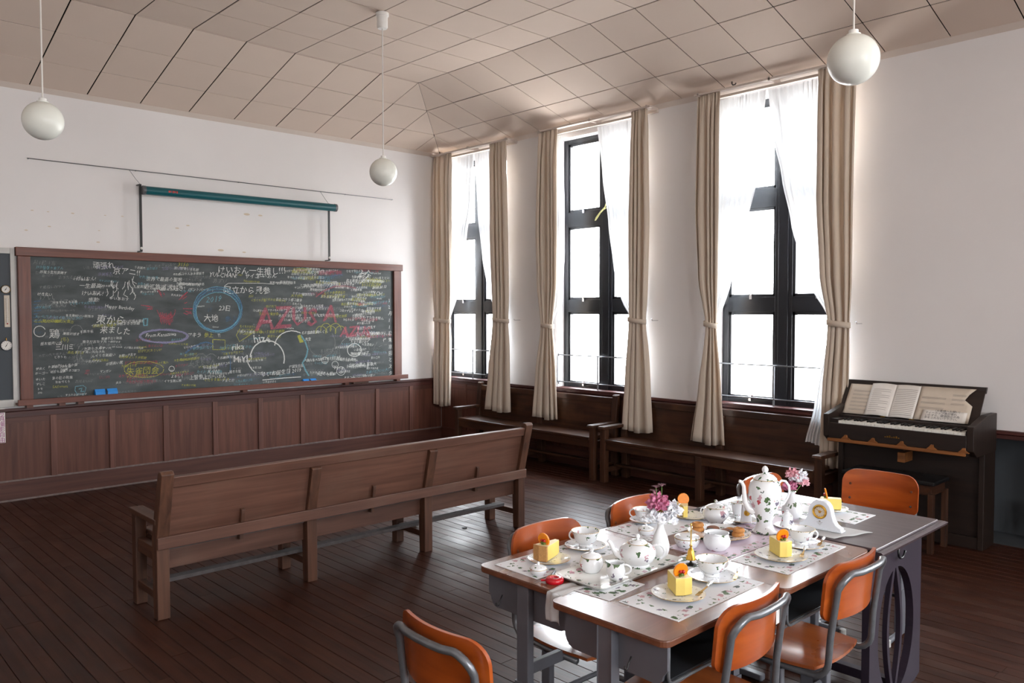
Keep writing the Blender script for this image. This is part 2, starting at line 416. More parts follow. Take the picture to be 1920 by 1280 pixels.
# chalk: broken coverage
def chalk(name, c, cover=0.55):
    m, n, l, p = newmat(name); out = n['Material Output']
    t = n.new('ShaderNodeTexCoord'); q = n.new('ShaderNodeTexNoise'); q.inputs['Scale'].default_value = 260; q.inputs['Detail'].default_value = 2
    l.new(t.outputs['Object'], q.inputs['Vector'])
    r = n.new('ShaderNodeMapRange'); r.inputs[1].default_value = 0.35; r.inputs[2].default_value = 0.62; r.inputs[3].default_value = cover*0.5; r.inputs[4].default_value = min(1, cover*1.3)
    l.new(q.outputs['Fac'], r.inputs[0])
    p.inputs['Base Color'].default_value = lin(c); p.inputs['Roughness'].default_value = 0.95; p.inputs['Specular IOR Level'].default_value = 0.1
    l.new(r.outputs[0], p.inputs['Alpha'])
    return m
CH = {'w': chalk('white_chalk', (226, 228, 224), 0.82), 'f': chalk('faint_chalk', (184, 190, 190), 0.42), 'y': chalk('yellow_chalk', (206, 206, 96), 0.6),
      'b': chalk('blue_chalk', (98, 144, 186), 0.5), 'c': chalk('cyan_chalk', (130, 186, 200), 0.6), 'p': chalk('red_chalk', (200, 92, 108), 0.6),
      'P': chalk('pink_chalk', (206, 108, 126), 0.45), 'l': chalk('lilac_chalk', (168, 164, 200), 0.5)}
# chalkboard surface with smeared chalk dust
m, n, l, p = newmat('chalkboard_surface')
t = n.new('ShaderNodeTexCoord'); q = n.new('ShaderNodeTexNoise'); q.inputs['Scale'].default_value = 2.2; q.inputs['Detail'].default_value = 6; q.inputs['Distortion'].default_value = 0.5
q2 = n.new('ShaderNodeTexNoise'); q2.inputs['Scale'].default_value = 5; q2.inputs['Detail'].default_value = 8
mp = n.new('ShaderNodeMapping'); mp.inputs['Scale'].default_value = (1, 1, 2.6); mp.inputs['Rotation'].default_value = (0, 0.6, 0)
l.new(t.outputs['Object'], q.inputs['Vector']); l.new(t.outputs['Object'], mp.inputs[0]); l.new(mp.outputs[0], q2.inputs['Vector'])
r = n.new('ShaderNodeValToRGB'); r.color_ramp.elements[0].position = 0.3; r.color_ramp.elements[0].color = lin((48, 54, 55)); r.color_ramp.elements[1].position = 0.75; r.color_ramp.elements[1].color = lin((92, 98, 98))
a = n.new('ShaderNodeMath'); a.operation = 'ADD'; a2 = n.new('ShaderNodeMath'); a2.operation = 'MULTIPLY'; a2.inputs[1].default_value = 0.5
l.new(q.outputs['Fac'], a.inputs[0]); l.new(q2.outputs['Fac'], a.inputs[1]); l.new(a.outputs[0], a2.inputs[0]); l.new(a2.outputs[0], r.inputs[0])
l.new(r.outputs[0], p.inputs['Base Color']); p.inputs['Roughness'].default_value = 0.6; p.inputs['Specular IOR Level'].default_value = 0.3
M['chalkboard'] = m

def textmesh(body, size, mat, name, parent, loc, rot, extrude=0.0, align='LEFT', shear=0.0, space=1.0, sx=1.0, thin=0.0):
    cu = bpy.data.curves.new(name, 'FONT'); cu.body = body; cu.size = size; cu.align_x = align; cu.resolution_u = 2
    cu.shear = shear; cu.space_character = space; cu.offset = thin
    tmp = bpy.data.objects.new('t', cu); COL.objects.link(tmp)
    dg = bpy.context.evaluated_depsgraph_get()
    me = bpy.data.meshes.new_from_object(tmp.evaluated_get(dg)); bpy.data.objects.remove(tmp); bpy.data.curves.remove(cu)
    me.materials.clear(); me.materials.append(mat); me.name = name
    o = bpy.data.objects.new(name, me); COL.objects.link(o); o.location = loc; o.rotation_euler = rot; o.scale = (sx, 1, 1)
    if parent is not None: o.parent = parent
    return o
# ================================================================ ROOM SHELL
XW, YD, HC, HF, CV = -7.3, -11.6, 3.545, 3.92, 1.31      # far left wall, wall behind the camera, wall height, flat ceiling, cove depth
NI = (-6.02, -7.25, 0.737)                              # radiator niche: y0, y1, height
WT = 0.25
WZ0, WZ1 = 0.80, 3.43
# window wall (x = 0)
b = MB(); ys = [0.25]
ops = [(yc+0.585, yc-0.585) for yc in WINC]
prev = 0.25
for y0, y1 in ops:
    segs = [(prev, y0)]
    for s0, s1 in segs:
        if s1 < NI[0] < s0 or (s0 > NI[0] > s1):
            b.box(0, WT, NI[0], s0, 0, WZ1); b.box(0, WT, NI[1], NI[0], NI[2], WZ1); b.box(0, WT, s1, NI[1], 0, WZ1)
        else: b.box(0, WT, s1, s0, 0, WZ1)
    b.box(0, WT, y1, y0, 0, WZ0); prev = y1
b.box(0, WT, YD-0.25, prev, 0, WZ1)
b.box(0, WT, YD-0.25, 0.25, WZ1, HF+0.15)
wall_right = struct(b.build('wall_right', M['wall']))
nb = MB()
nb.box(0.355, 0.40, NI[1], NI[0], 0, NI[2]+0.05); nb.box(WT, 0.36, NI[0], NI[0]+0.03, 0, NI[2]+0.05); nb.box(WT, 0.36, NI[1]-0.03, NI[1], 0, NI[2]+0.05); nb.box(WT, 0.36, NI[1], NI[0], NI[2], NI[2]+0.05); nb.box(0.0, 0.40, NI[1]-0.03, NI[0]+0.03, -0.08, 0.0)
nb.build('niche_lining', M['greyconc'], wall_right)
b = MB(); b.box(XW-0.25, 0.0, 0.0, 0.25, 0, HF+0.15); wall_back = struct(b.build('wall_back', M['wall']))
b = MB(); prev = 0.0
for yc in WINL:
    b.box(XW-0.25, XW, yc+0.585, prev, 0, HF+0.15); b.box(XW-0.25, XW, yc-0.585, yc+0.585, 0, WZ0); b.box(XW-0.25, XW, yc-0.585, yc+0.585, WZ1, HF+0.15); prev = yc-0.585
b.box(XW-0.25, XW, YD, prev, 0, HF+0.15)
wall_left = struct(b.build('wall_left', M['wall']))
b = MB(); prev = 0.0
for xc_ in WINFILL:
    b.box(xc_+0.585, prev, YD-0.25, YD, 0, HF+0.15); b.box(xc_-0.585, xc_+0.585, YD-0.25, YD, 0, WZ0); b.box(xc_-0.585, xc_+0.585, YD-0.25, YD, WZ1, HF+0.15); prev = xc_-0.585
b.box(XW-0.25, prev, YD-0.25, YD, 0, HF+0.15)
wall_front = struct(b.build('wall_front', M['wall']))

# floor: subfloor and boards
b = MB(); b.box(XW-0.25, 0.45, YD-0.25, 0.25, -0.12, -0.02)
for q in ((XW-0.25, 0.25, 0.0, 0.25), (XW-0.25, 0.25, YD-0.25, YD), (XW-0.25, XW, YD, 0.0), (0.0, 0.25, YD, NI[1]-0.03), (0.0, 0.25, NI[0]+0.03, 0.0)): b.box(*q, -0.02, -0.0005)
floor = struct(b.build('floor', M['dark_gap']))
BW = 0.0825; proto = {}; seen = 0; rest = MB()
rng = random.Random(3)
Ls = [1.82, 2.73, 3.64]
k = 0; x = 0.0
boards = []
while x > XW+0.02:
    y = 0.0; first = True
    while y > YD+0.01:
        L = rng.choice(Ls) if not first else rng.choice([0.9, 1.6, 2.3, 3.2])
        first = False
        if y-L < YD+0.4: L = y-YD
        boards.append((x, y, round(L, 3))); y -= L
    x -= BW
vis = [bb for bb in boards if any(in_view((bb[0]-BW/2, bb[1]-bb[2]*q/10, 0), 10) for q in range(11))]
vs_ = set(vis)
def board_mb(x1, x0, y0, y1):
    m_ = MB(); g = 0.0012; c = 0.0015
    m_.box(x0+g, x1-g, y0+g*0.6, y1-g*0.6, -0.02, -c)
    v = [(x0+g, y0+g, -c), (x1-g, y0+g, -c), (x1-g, y1-g, -c), (x0+g, y1-g, -c), (x0+g+c, y0+g, 0), (x1-g-c, y0+g, 0), (x1-g-c, y1-g, 0), (x0+g+c, y1-g, 0)]
    m_.add(v, [(4, 5, 6, 7), (0, 1, 5, 4), (1, 2, 6, 5), (2, 3, 7, 6), (3, 0, 4, 7)])
    return m_
print('floor boards in view', len(vis))
if len(vis) > 298:
    vis = sorted(vis, key=lambda q: (Vector((q[0], q[1]-q[2]/2, 0))-CAM).length)[:298]; vs_ = set(vis)
for bb in boards:
    x, y, L = bb
    if bb in vs_:
        if L not in proto:
            o = board_mb(BW/2, -BW/2, -L/2, L/2).build('floorboard', M['board_floor'], floor); proto[L] = o.data
        else:
            o = bpy.data.objects.new('floorboard', proto[L]); COL.objects.link(o); o.parent = floor
        o.location = (x-BW/2, y-L/2, rng.uniform(-0.0006, 0.0006)); o.rotation_euler = (0, rng.uniform(-0.004, 0.004), 0)
    else:
        mm = board_mb(x, x-BW, y-L, y); rest.add(mm.v, mm.f)
o = rest.build('floorboards_beyond', M['board_floor'], floor, fix=False); o['kind'] = 'stuff'

# ceiling: coved hip ceiling of square boards with dark joints
def ch(x, y):
    d = min(-x, -y, x-XW, y-YD, CV)
    return HC + max(d, 0)/CV*(HF-HC)
def clip(poly, a, b_, c):            # keep a*x+b*y+c >= 0
    out = []
    for i in range(len(poly)):
        p, q = poly[i], poly[(i+1) % len(poly)]
        fp, fq = a*p[0]+b_*p[1]+c, a*q[0]+b_*q[1]+c
        if fp >= 0: out.append(p)
        if fp*fq < 0:
            t_ = fp/(fp-fq); out.append((p[0]+(q[0]-p[0])*t_, p[1]+(q[1]-p[1])*t_))
    return out
G = 0.4535
gx = [0.0, -0.404]; 
while gx[-1] > XW+0.2: gx.append(gx[-1]-G)
gx[-1] = XW
gy = [0.0, -0.42]
while gy[-1] > YD+0.2: gy.append(gy[-1]-G)
gy[-1] = YD
rows = [0.0, 0.437, 0.873, CV]
tiles = []
def cell(x0, x1, y0, y1, planes, hfun):
    p = [(x0, y0), (x1, y0), (x1, y1), (x0, y1)]
    for (a, b_, c) in planes:
        p = clip(p, a, b_, c)
        if len(p) < 3: return
    q = []
    for pt in p:
        if not q or (abs(pt[0]-q[-1][0])+abs(pt[1]-q[-1][1])) > 1e-4: q.append(pt)
    if len(q) > 2 and (abs(q[0][0]-q[-1][0])+abs(q[0][1]-q[-1][1])) < 1e-4: q.pop()
    if len(q) < 3: return
    area = abs(sum(q[i][0]*q[(i+1) % len(q)][1]-q[(i+1) % len(q)][0]*q[i][1] for i in range(len(q))))/2
    if area < 0.002: return
    tiles.append((q, hfun))
sl = (HF-HC)/CV
# back cove (along wall_back): d = -y
for i in range(len(gx)-1):
    for j in range(3):
        cell(gx[i+1], gx[i], -rows[j+1], -rows[j], [(-1, 1, 0), (1, 1, -XW)], lambda x, y: HC-y*sl)
        cell(gx[i+1], gx[i], YD+rows[j], YD+rows[j+1], [(-1, -1, YD), (1, -1, -XW+YD)], lambda x, y: HC+(y-YD)*sl)
for i in range(len(gy)-1):
    for j in range(3):
        cell(-rows[j+1], -rows[j], gy[i+1], gy[i], [(1, -1, 0), (1, 1, -YD)], lambda x, y: HC-x*sl)
        cell(XW+rows[j], XW+rows[j+1], gy[i+1], gy[i], [(-1, -1, XW), (-1, 1, XW-YD)], lambda x, y: HC+(x-XW)*sl)
for i in range(len(gx)-1):
    for j in range(len(gy)-1):
        cell(gx[i+1], gx[i], gy[j+1], gy[j], [(-1, 0, -CV), (0, -1, -CV), (1, 0, -XW-CV), (0, 1, -YD-CV)], lambda x, y: HF)
ceil = struct(MB().box(XW, 0.0, YD, 0.0, HF+0.05, HF+0.15).build('ceiling', M['dark_gap']))
bk = MB()   # backing just above the tiles so the joints read dark
cr4 = [(0, 0), (XW, 0), (XW, YD), (0, YD)]; ci = [(-CV, -CV), (XW+CV, -CV), (XW+CV, YD+CV), (-CV, YD+CV)]
up = 0.0065
bk.add([(a_, b_, HC+up) for a_, b_ in cr4]+[(a_, b_, HF+up) for a_, b_ in ci], [(0, 1, 5, 4), (1, 2, 6, 5), (2, 3, 7, 6), (3, 0, 4, 7), (4, 5, 6, 7)])
bk.build('batten_layer', M['dark_gap'], ceil, fix=False)
trng = random.Random(5); restT = MB(); nt = 0
def tile_mb(q, hf, org):
    cx = sum(p[0] for p in q)/len(q); cy = sum(p[1] for p in q)/len(q)
    w_ = max(p[0] for p in q)-min(p[0] for p in q); h_ = max(p[1] for p in q)-min(p[1] for p in q)
    gxx, gyy = 0.0055, 0.0045
    qq = [(cx+(p[0]-cx)*(1-2*gxx/w_), cy+(p[1]-cy)*(1-2*gyy/h_)) for p in q]
    dz = trng.uniform(-0.0012, 0.0012)
    m_ = MB(); n_ = len(qq)
    vs = [(p[0]-org[0], p[1]-org[1], hf(*p)+dz-org[2]) for p in qq]+[(p[0]-org[0], p[1]-org[1], hf(*p)+0.005-org[2]) for p in qq]
    m_.add(vs, [list(range(n_)), list(range(n_, 2*n_))[::-1]]+[(i, (i+1) % n_, n_+(i+1) % n_, n_+i) for i in range(n_)])
    return m_, (cx, cy)
info = []
for q, hf in tiles:
    cx = sum(p[0] for p in q)/len(q); cy = sum(p[1] for p in q)/len(q)
    inv = any(in_view((p[0], p[1], hf(*p)), 5) for p in q) or in_view((cx, cy, hf(cx, cy)), 5)
    info.append((inv, (Vector((cx, cy, hf(cx, cy)))-CAM).length, q, hf, cx, cy))
print('ceiling tiles in view', sum(1 for i in info if i[0]))
for inv, dd, q, hf, cx, cy in sorted(info, key=lambda t_: (not t_[0], t_[1])):
    if inv and nt < 298:
        org = (cx, cy, hf(cx, cy)); m_, c_ = tile_mb(q, hf, org)
        o = m_.build('ceiling_tile', M['tile'], ceil); o.location = org; nt += 1
    else:
        m_, c_ = tile_mb(q, hf, (0, 0, 0)); restT.add(m_.v, m_.f)
restT.build('ceiling_tiles_beyond', M['tile'], ceil)['kind'] = 'stuff'
# cornice strips
c_ = MB(); c_.prism([(0, HC-0.03), (-0.035, HC+0.008), (-0.035, HC+0.02), (0, HC+0.02)], YD, 0.0, 'y')
struct(c_.build('trim_1', M['cornice']))
c_ = MB(); c_.prism([(0, HC-0.03), (-0.035, HC+0.008), (-0.035, HC+0.02), (0, HC+0.02)], XW, -0.036, 'x')
struct(c_.build('trim_2', M['cornice']))

# wainscot
def wain_back():
    base = MB().box(XW, 0, -0.022, 0, 0, 0.165).build('baseboard_back', M['wainsx'], bevel=0.003); struct(base)
    MB().box(XW, -0.03, -0.040, -0.022, 0, 0.016).build('skirting_bead', M['dustline'], wall_back, bevel=0.004)
    MB().box(XW, 0, -0.0185, 0, 0.165, 0.180).build('skirting_cap', M['dustline'], wall_back, bevel=0.003)
    b_ = MB(); b_.box(XW, 0, -0.012, 0, 0.665, 0.72)
    b_.build('wainscot_rail', M['wainsx'], wall_back)
    cp = MB(); cp.prism([(0, 0.715), (-0.022, 0.715), (-0.022, 0.765), (-0.036, 0.772), (-0.036, 0.795), (0, 0.795)], XW, 0.0, 'x')
    cp.build('dado_cap', M['cap'], wall_back, bevel=0.002)
    xs = [-4.354+0.4845*i for i in range(-6, 9)]
    st = None
    for x in xs:
        if st is None: o = MB().box(-0.025, 0.025, -0.020, 0, 0.178, 0.716).build('wainscot_stile', M['stile'], wall_back, bevel=0.003); st = o.data
        else: o = bpy.data.objects.new('wainscot_stile', st); COL.objects.link(o); o.parent = wall_back
        o.location = (x, 0, 0)
    ed = [XW]+xs+[0.0]; pn = {}
    for a_, b2 in zip(ed, ed[1:]):
        L = round(b2-a_, 3)
        if L < 0.08: continue
        if L not in pn: o = MB().box(-L/2+0.01, L/2-0.01, -0.006, 0, 0.17, 0.72).build('wainscot_panel', M['wains'], wall_back); pn[L] = o.data
        else: o = bpy.data.objects.new('wainscot_panel', pn[L]); COL.objects.link(o); o.parent = wall_back
        o.location = ((a_+b2)/2, -0.001, 0)
wain_back()
def wain_right():
    for (a_, b2) in ((0.0, NI[0]), (NI[1], YD)):
        struct(MB().box(-0.022, 0, a_ if a_ == 0 else a_, b2, 0, 0.165).build('baseboard_right', M['wainsy'], bevel=0.003))
    b_ = MB()
    for (a_, b2) in ((-0.02, NI[0]), (NI[1], YD)):
        b_.box(-0.016, 0, a_, b2, 0.165, 0.178); b_.box(-0.012, 0, a_, b2, 0.665, 0.72)
    b_.build('wainscot_rail', M['wainsy'], wall_right)
    cp = MB(); cp.prism([(0, 0.737), (-0.022, 0.737), (-0.022, 0.765), (-0.036, 0.772), (-0.036, 0.795), (0, 0.795)], YD, -0.037, 'y')
    cp.build('dado_cap', M['capy'], wall_right, bevel=0.002)
    ys = [-0.48-0.4845*i for i in range(0, 23)]; st = None
    ys = [y for y in ys if not (NI[1]-0.05 < y < NI[0]+0.05)]
    for y in ys:
        if st is None: o = MB().box(-0.018, 0, -0.021, 0.021, 0.178, 0.737).build('wainscot_stile', M['wains'], wall_right, bevel=0.003); st = o.data
        else: o = bpy.data.objects.new('wainscot_stile', st); COL.objects.link(o); o.parent = wall_right
        o.location = (0, y, 0)
    for (a_, b2) in ((0.0, NI[0]), (NI[1], YD)):
        ed = [a_]+[y for y in ys if b2 < y < a_]+[b2]
        for p_, q_ in zip(ed, ed[1:]):
            if p_-q_ < 0.06: continue
            MB().box(-0.006, -0.0005, q_+0.01, p_-0.01, 0.17, 0.737).build('wainscot_panel', M['wains'], wall_right)
wain_right()
b = MB(); b.box(XW, XW+0.036, YD, -0.04, 0.715, 0.795); b.box(XW, XW+0.01, YD, -0.04, 0.165, 0.715); b.box(XW, XW+0.022, YD, -0.04, 0, 0.165)
b.build('wainscot', M['wainsy'], wall_left)

# ---------------------------------------------------------------- windows
JX0, JX1 = 0.10, 0.165
ZT = [(0.875, 1.585), (1.765, 2.485), (2.69, 3.36)]
def window(i, yc):
    root = MB(); y0, y1 = yc+0.585, yc-0.585
    root.box(JX0, JX1, y1, y1+0.06, WZ0, WZ1); root.box(JX0, JX1, y0-0.06, y0, WZ0, WZ1)
    root.box(JX0-0.012, JX1+0.005, yc-0.045, yc+0.045, WZ0, WZ1)
    root.box(JX0, JX1, yc-0.08, yc+0.08, WZ0, WZ1)
    for a_, b2 in ((WZ0, 0.845), (1.61, 1.74), (2.51, 2.665), (3.385, WZ1)):
        root.box(JX0+0.002, JX1-0.002, y1, y0, a_, b2)
    fr_ = root.build('window_%d' % i, M['winframe'], fix=True, bevel=0.003)
    struct(fr_)
    glass = None
    for (ya, yb) in ((y1+0.06, yc-0.08), (yc+0.08, y0-0.06)):
        for (za, zb) in ZT:
            s = MB(); t_ = 0.022; xa, xb = JX0+0.012, JX1-0.012
            lo, hi = za-0.03, zb+0.025
            s.box(xa, xb, ya, yb, lo, za); s.box(xa, xb, ya, yb, zb, hi); s.box(xa, xb, ya, ya+t_, lo, hi); s.box(xa, xb, yb-t_, yb, lo, hi)
            s_ = s.build('sash', M['winframe'], fr_)
            MB().box(0.129, 0.133, ya+t_, yb-t_, za, zb).build('pane', M['glass'], s_)
            lt = MB(); ym = (ya+yb)/2
            lt.box(JX0-0.012, JX0+0.012, ym-0.012, ym+0.012, za-0.045, za-0.006)
            lt.tube([(JX0-0.014, ym-0.006, za-0.012), (JX0-0.02, ym-0.02, za+0.004), (JX0-0.02, ym-0.045, za+0.006)], 0.005, 6)
            lt.build('latch', M['chrome'], s_)
    # guard rail inside
    g = MB(); xg = 0.01; ya, yb = y0-0.008, y1+0.008
    g.tube([(xg, ya, 1.155), (xg, yb, 1.155)], 0.006, 8); g.tube([(xg, ya, 0.87), (xg, yb, 0.87)], 0.006, 8)
    g.tube([(xg, ya, 0.84), (xg, ya, 1.17)], 0.006, 8); g.tube([(xg, yb, 0.84), (xg, yb, 1.17)], 0.006, 8)
    g.tube([(xg, yc+0.03, 0.808), (xg, yc+0.03, 1.155)], 0.008, 8)
    for yy in (ya, yb): g.box(xg-0.02, xg+0.02, yy-0.006, yy+0.006, 0.86, 1.14)
    g.build('guard_rail', M['tubegrey'], fr_)
    MB().box(-0.042, 0.098, y1-0.03, y0+0.03 if y0 < -0.05 else y0-0.0, WZ0-0.004, WZ0+0.012).build('window_sill', M['capy'], fr_, bevel=0.003)
for i, yc in enumerate(WINC): window(i+1, yc)
for i, yc in enumerate(WINL):
    f_ = MB(); a_, b2 = yc-0.585, yc+0.585; xa, xb = XW-0.165, XW-0.10
    f_.box(xa, xb, a_, a_+0.06, WZ0, WZ1); f_.box(xa, xb, b2-0.06, b2, WZ0, WZ1); f_.box(xa, xb, yc-0.08, yc+0.08, WZ0, WZ1)
    for p_, q_ in ((WZ0, 0.875), (1.585, 1.765), (2.485, 2.69), (3.36, WZ1)): f_.box(xa+0.002, xb-0.002, a_, b2, p_, q_)
    fr_ = struct(f_.build('window_%d' % (9+i), M['winframe']))
    MB().box(XW-0.133, XW-0.129, a_+0.06, b2-0.06, 0.875, 3.36).build('pane', M['glass'], fr_)
for i, xc_ in enumerate(WINFILL):
    f_ = MB(); a_, b2 = xc_-0.585, xc_+0.585
    f_.box(a_, a_+0.06, YD-0.165, YD-0.10, WZ0, WZ1); f_.box(b2-0.06, b2, YD-0.165, YD-0.10, WZ0, WZ1); f_.box(xc_-0.08, xc_+0.08, YD-0.165, YD-0.10, WZ0, WZ1)
    for p_, q_ in ((WZ0, 0.875), (1.585, 1.765), (2.485, 2.69), (3.36, WZ1)): f_.box(a_, b2, YD-0.163, YD-0.102, p_, q_)
    fr_ = struct(f_.build('window_%d' % (6+i), M['winframe']))  # frame of an unseen window added for fill light
    MB().box(a_+0.06, b2-0.06, YD-0.133, YD-0.129, 0.875, 3.36).build('pane', M['glass'], fr_)

# ---------------------------------------------------------------- curtains
def curtain_sheet(keys, xc, amp, n, nu, nv, ztop, zbot, ph=0.0, topamp=0.6, tie=1.5, omega=0.25, ret=False):
    rnd = random.Random(int(ph*100)+n)
    jit = [rnd.uniform(-0.5, 0.5) for _ in range(n+2)]
    def fn(u, v):
        z = ztop+(zbot-ztop)*v
        ya, yb = lerpk(keys, z); wd = ya-yb
        t = u*n+ph+0.22*math.sin(2*PI*u*1.3+ph*9)
        i = int(t); fr2 = t-i
        a = math.sin(2*PI*t + 0.35*jit[i % len(jit)] + 0.25*math.sin(z*1.7+i))
        # pinch pleats near the header: sharp and narrow
        k = max(0.0, 1-(ztop-z)/0.16)
        s = a*(1-k)+ (math.copysign(abs(a)**2.6, a))*k
        tk = math.exp(-((z-tie)/0.16)**2)
        # pleated heading: close sharp pinches that relax below the tape
        hd = max(0.0, 1-(ztop-z)/0.30)
        s = s*(1-0.5*hd)+0.5*hd*math.sin(2*PI*(u*n*2+ph))
        A = amp*(topamp if z > ztop-0.1 else 1.0)*(1-0.35*tk)*(1+0.25*jit[(i+1) % len(jit)])
        if xc > -0.1: q_ = min(1.0, max(0.0, (1.75-z)/0.7)); xo = xc - 0.07*q_*q_*(3-2*q_)
        else: xo = xc
        x = xo + A*s - 0.012*tk + 0.006*math.sin(5*u+z*2)
        y = ya - wd*u + omega*wd/n*math.sin(4*PI*t)*(0.6+0.4*math.sin(z*0.9+i))
        zz = z
        if ret and u < 0.09: x = -0.006+(x+0.006)*(u/0.09)**0.6; y = min(ya, y)
        if v > 0.999: zz += 0.01*math.sin(7*u+ph)
        return (x, y, zz)
    return MB().grid(fn, nu, nv)
DR = {
 (1, 'left'): [(3.5, -0.02, -0.33), (2.5, -0.025, -0.33), (1.9, -0.035, -0.33), (1.51, -0.065, -0.31), (0.9, -0.03, -0.30), (0.47, -0.02, -0.29)],
 (1, 'right'): [(3.5, -1.03, -1.317), (2.5, -1.05, -1.33), (1.52, -1.107, -1.339), (0.95, -1.02, -1.36), (0.49, -0.946, -1.38)],
 (2, 'left'): [(3.5, -1.835, -2.09), (2.5, -1.81, -2.09), (1.9, -1.83, -2.08), (1.47, -1.885, -2.033), (0.95, -1.80, -2.08), (0.48, -1.753, -2.112)],
 (2, 'right'): [(3.5, -3.054, -3.262), (2.5, -3.04, -3.275), (1.53, -3.06, -3.243), (0.95, -3.0, -3.29), (0.47, -2.958, -3.325)],
 (3, 'left'): [(3.5, -3.807, -4.035), (2.5, -3.80, -4.035), (1.9, -3.83, -4.03), (1.49, -3.915, -4.027), (0.95, -3.83, -4.08), (0.45, -3.754, -4.122)],
 (3, 'right'): [(3.5, -4.91, -5.205), (2.5, -4.92, -5.20), (1.9, -4.96, -5.20), (1.52, -5.035, -5.194), (0.95, -4.99, -5.185), (0.40, -4.97, -5.16)]}
SH = {
 (1, 'left'): [(3.46, -0.25, -0.70), (2.9, -0.24, -0.66), (2.53, -0.22, -0.56), (1.96, -0.2, -0.43), (1.55, -0.15, -0.27), (1.0, -0.15, -0.285), (0.53, -0.15, -0.285)],
 (1, 'right'): [(3.46, -0.705, -1.12), (2.76, -0.77, -1.14), (2.26, -0.85, -1.18), (1.89, -0.94, -1.22), (1.52, -1.13, -1.28), (0.55, -1.1, -1.3)],
 (2, 'left'): [(3.46, -1.95, -2.12), (2.75, -1.93, -2.16), (2.2, -1.92, -2.155), (1.75, -1.92, -2.10), (1.5, -1.92, -2.0), (0.6, -1.87, -2.03)],
 (2, 'right'): [(3.46, -2.59, -3.12), (2.97, -2.655, -3.12), (2.48, -2.74, -3.12), (2.06, -2.81, -3.14), (1.74, -2.91, -3.16), (1.53, -3.06, -3.18), (0.6, -3.02, -3.22)],
 (3, 'left'): [(3.46, -3.95, -4.451), (2.756, -3.95, -4.385), (2.316, -3.95, -4.275), (1.91, -3.95, -4.14), (1.52, -3.93, -4.02), (0.6, -3.9, -4.05)],
 (3, 'right'): [(3.46, -4.465, -5.0), (3.05, -4.524, -5.0), (2.73, -4.60, -5.02), (2.33, -4.69, -5.05), (1.845, -4.85, -5.08), (1.52, -5.04, -5.14), (0.86, -4.935, -5.1), (0.56, -4.863, -5.06)]}
where = {1: 'corner window', 2: 'middle window', 3: 'window beside the piano'}
for (k, side), keys in DR.items():
    xc = -0.155
    sh_ = 0.012 if (k, side) == (1, 'left') else 0.055
    keys = [(z_, a_-sh_*(a_+7.925)/6.1, b2-0.055*(b2+7.925)/6.1) for z_, a_, b2 in keys]
    d = curtain_sheet(keys, xc, 0.027, 4, 128, 44, 3.5, keys[-1][0], ph=0.13*k+(0.4 if side == 'left' else 0.1), ret=(k == 1 and side == 'left')).build('drape', M['drape'], smooth=True, solid=0.004, fix=False)
    tag(d, 'beige full-length drape tied back on the %s side of the %s' % (side, where[k]), 'curtain', 'beige drapes at the windows')
    zt = {(1, 'left'): 1.51, (1, 'right'): 1.52, (2, 'left'): 1.47, (2, 'right'): 1.53, (3, 'left'): 1.50, (3, 'right'): 1.52}[(k, side)]
    ya, yb = lerpk(keys, zt)
    pts = []; ym = (ya+yb)/2; hw = (ya-yb)/2+0.012
    def tb(u, v, ym=ym, hw=hw, zt=zt):
        a_ = 2*PI*u; return (xc-0.012+0.05*math.cos(a_), ym+hw*math.sin(a_), zt-0.022+0.044*v+(0.012*math.sin(a_)))
    MB().grid(tb, 28, 2).build('tieback', M['drape'], d, smooth=True, solid=0.004, fix=True)
    hk = yb-0.03 if side == 'right' else ya+0.03
    MB().tube([(0.0, hk, zt), (-0.09, hk, zt), (-0.10, hk, zt+0.015)], 0.004, 6).build('tieback_hook', M['chrome'], d)
for (k, side), keys in SH.items():
    s = curtain_sheet(keys, -0.052, 0.013, 7, 112, 40, 3.46, keys[-1][0], ph=0.21*k+(0.3 if side == 'left' else 0.0), tie=1.5, omega=0.15).build('sheer_curtain', M['sheer'], smooth=True, fix=False)
    tag(s, 'white sheer curtain drawn aside on the %s half of the %s' % (side, where[k]), 'curtain', 'white sheers at the windows')
for k, (ya, yb) in enumerate([(-0.04, -1.42), (-1.86, -3.34), (-3.82, -5.26)]):
    r_ = MB(); r_.box(-0.18, -0.13, yb, ya, 3.502, 3.52); r_.box(-0.066, -0.036, yb, ya, 3.475, 3.497); r_.box(-0.18, -0.001, (ya+yb)/2-0.01, (ya+yb)/2+0.01, 3.496, 3.53)
    r_.box(-0.18, -0.001, ya-0.05, ya-0.03, 3.496, 3.53); r_.box(-0.18, -0.001, yb+0.03, yb+0.05, 3.496, 3.53)
    tag(r_.build('curtain_rail', M['cornice'], bevel=0.002), 'cream double curtain rail above the %s' % where[k+1], 'curtain rail', 'curtain rails above the windows')
# string tied at the middle window
s = MB(); X = 0.06
s.tube([(X, -2.60, 2.66), (X, -2.62, 2.70), (X, -2.66, 2.76)], 0.006, 6)
s.tube([(X, -2.60, 2.66), (X-0.005, -2.55, 2.62), (X-0.01, -2.50, 2.56), (X-0.01, -2.485, 2.545), (X-0.01, -2.50, 2.575), (X, -2.56, 2.64), (X, -2.60, 2.665)], 0.006, 6)
s.tube([(X, -2.60, 2.66), (X, -2.66, 2.665)], 0.005, 6); s.ball((X, -2.60, 2.66), 0.012, 8)
tag(s.build('tied_string', M['string'], smooth=True), 'pale yellow string tied in a loop on the middle window frame', 'string')

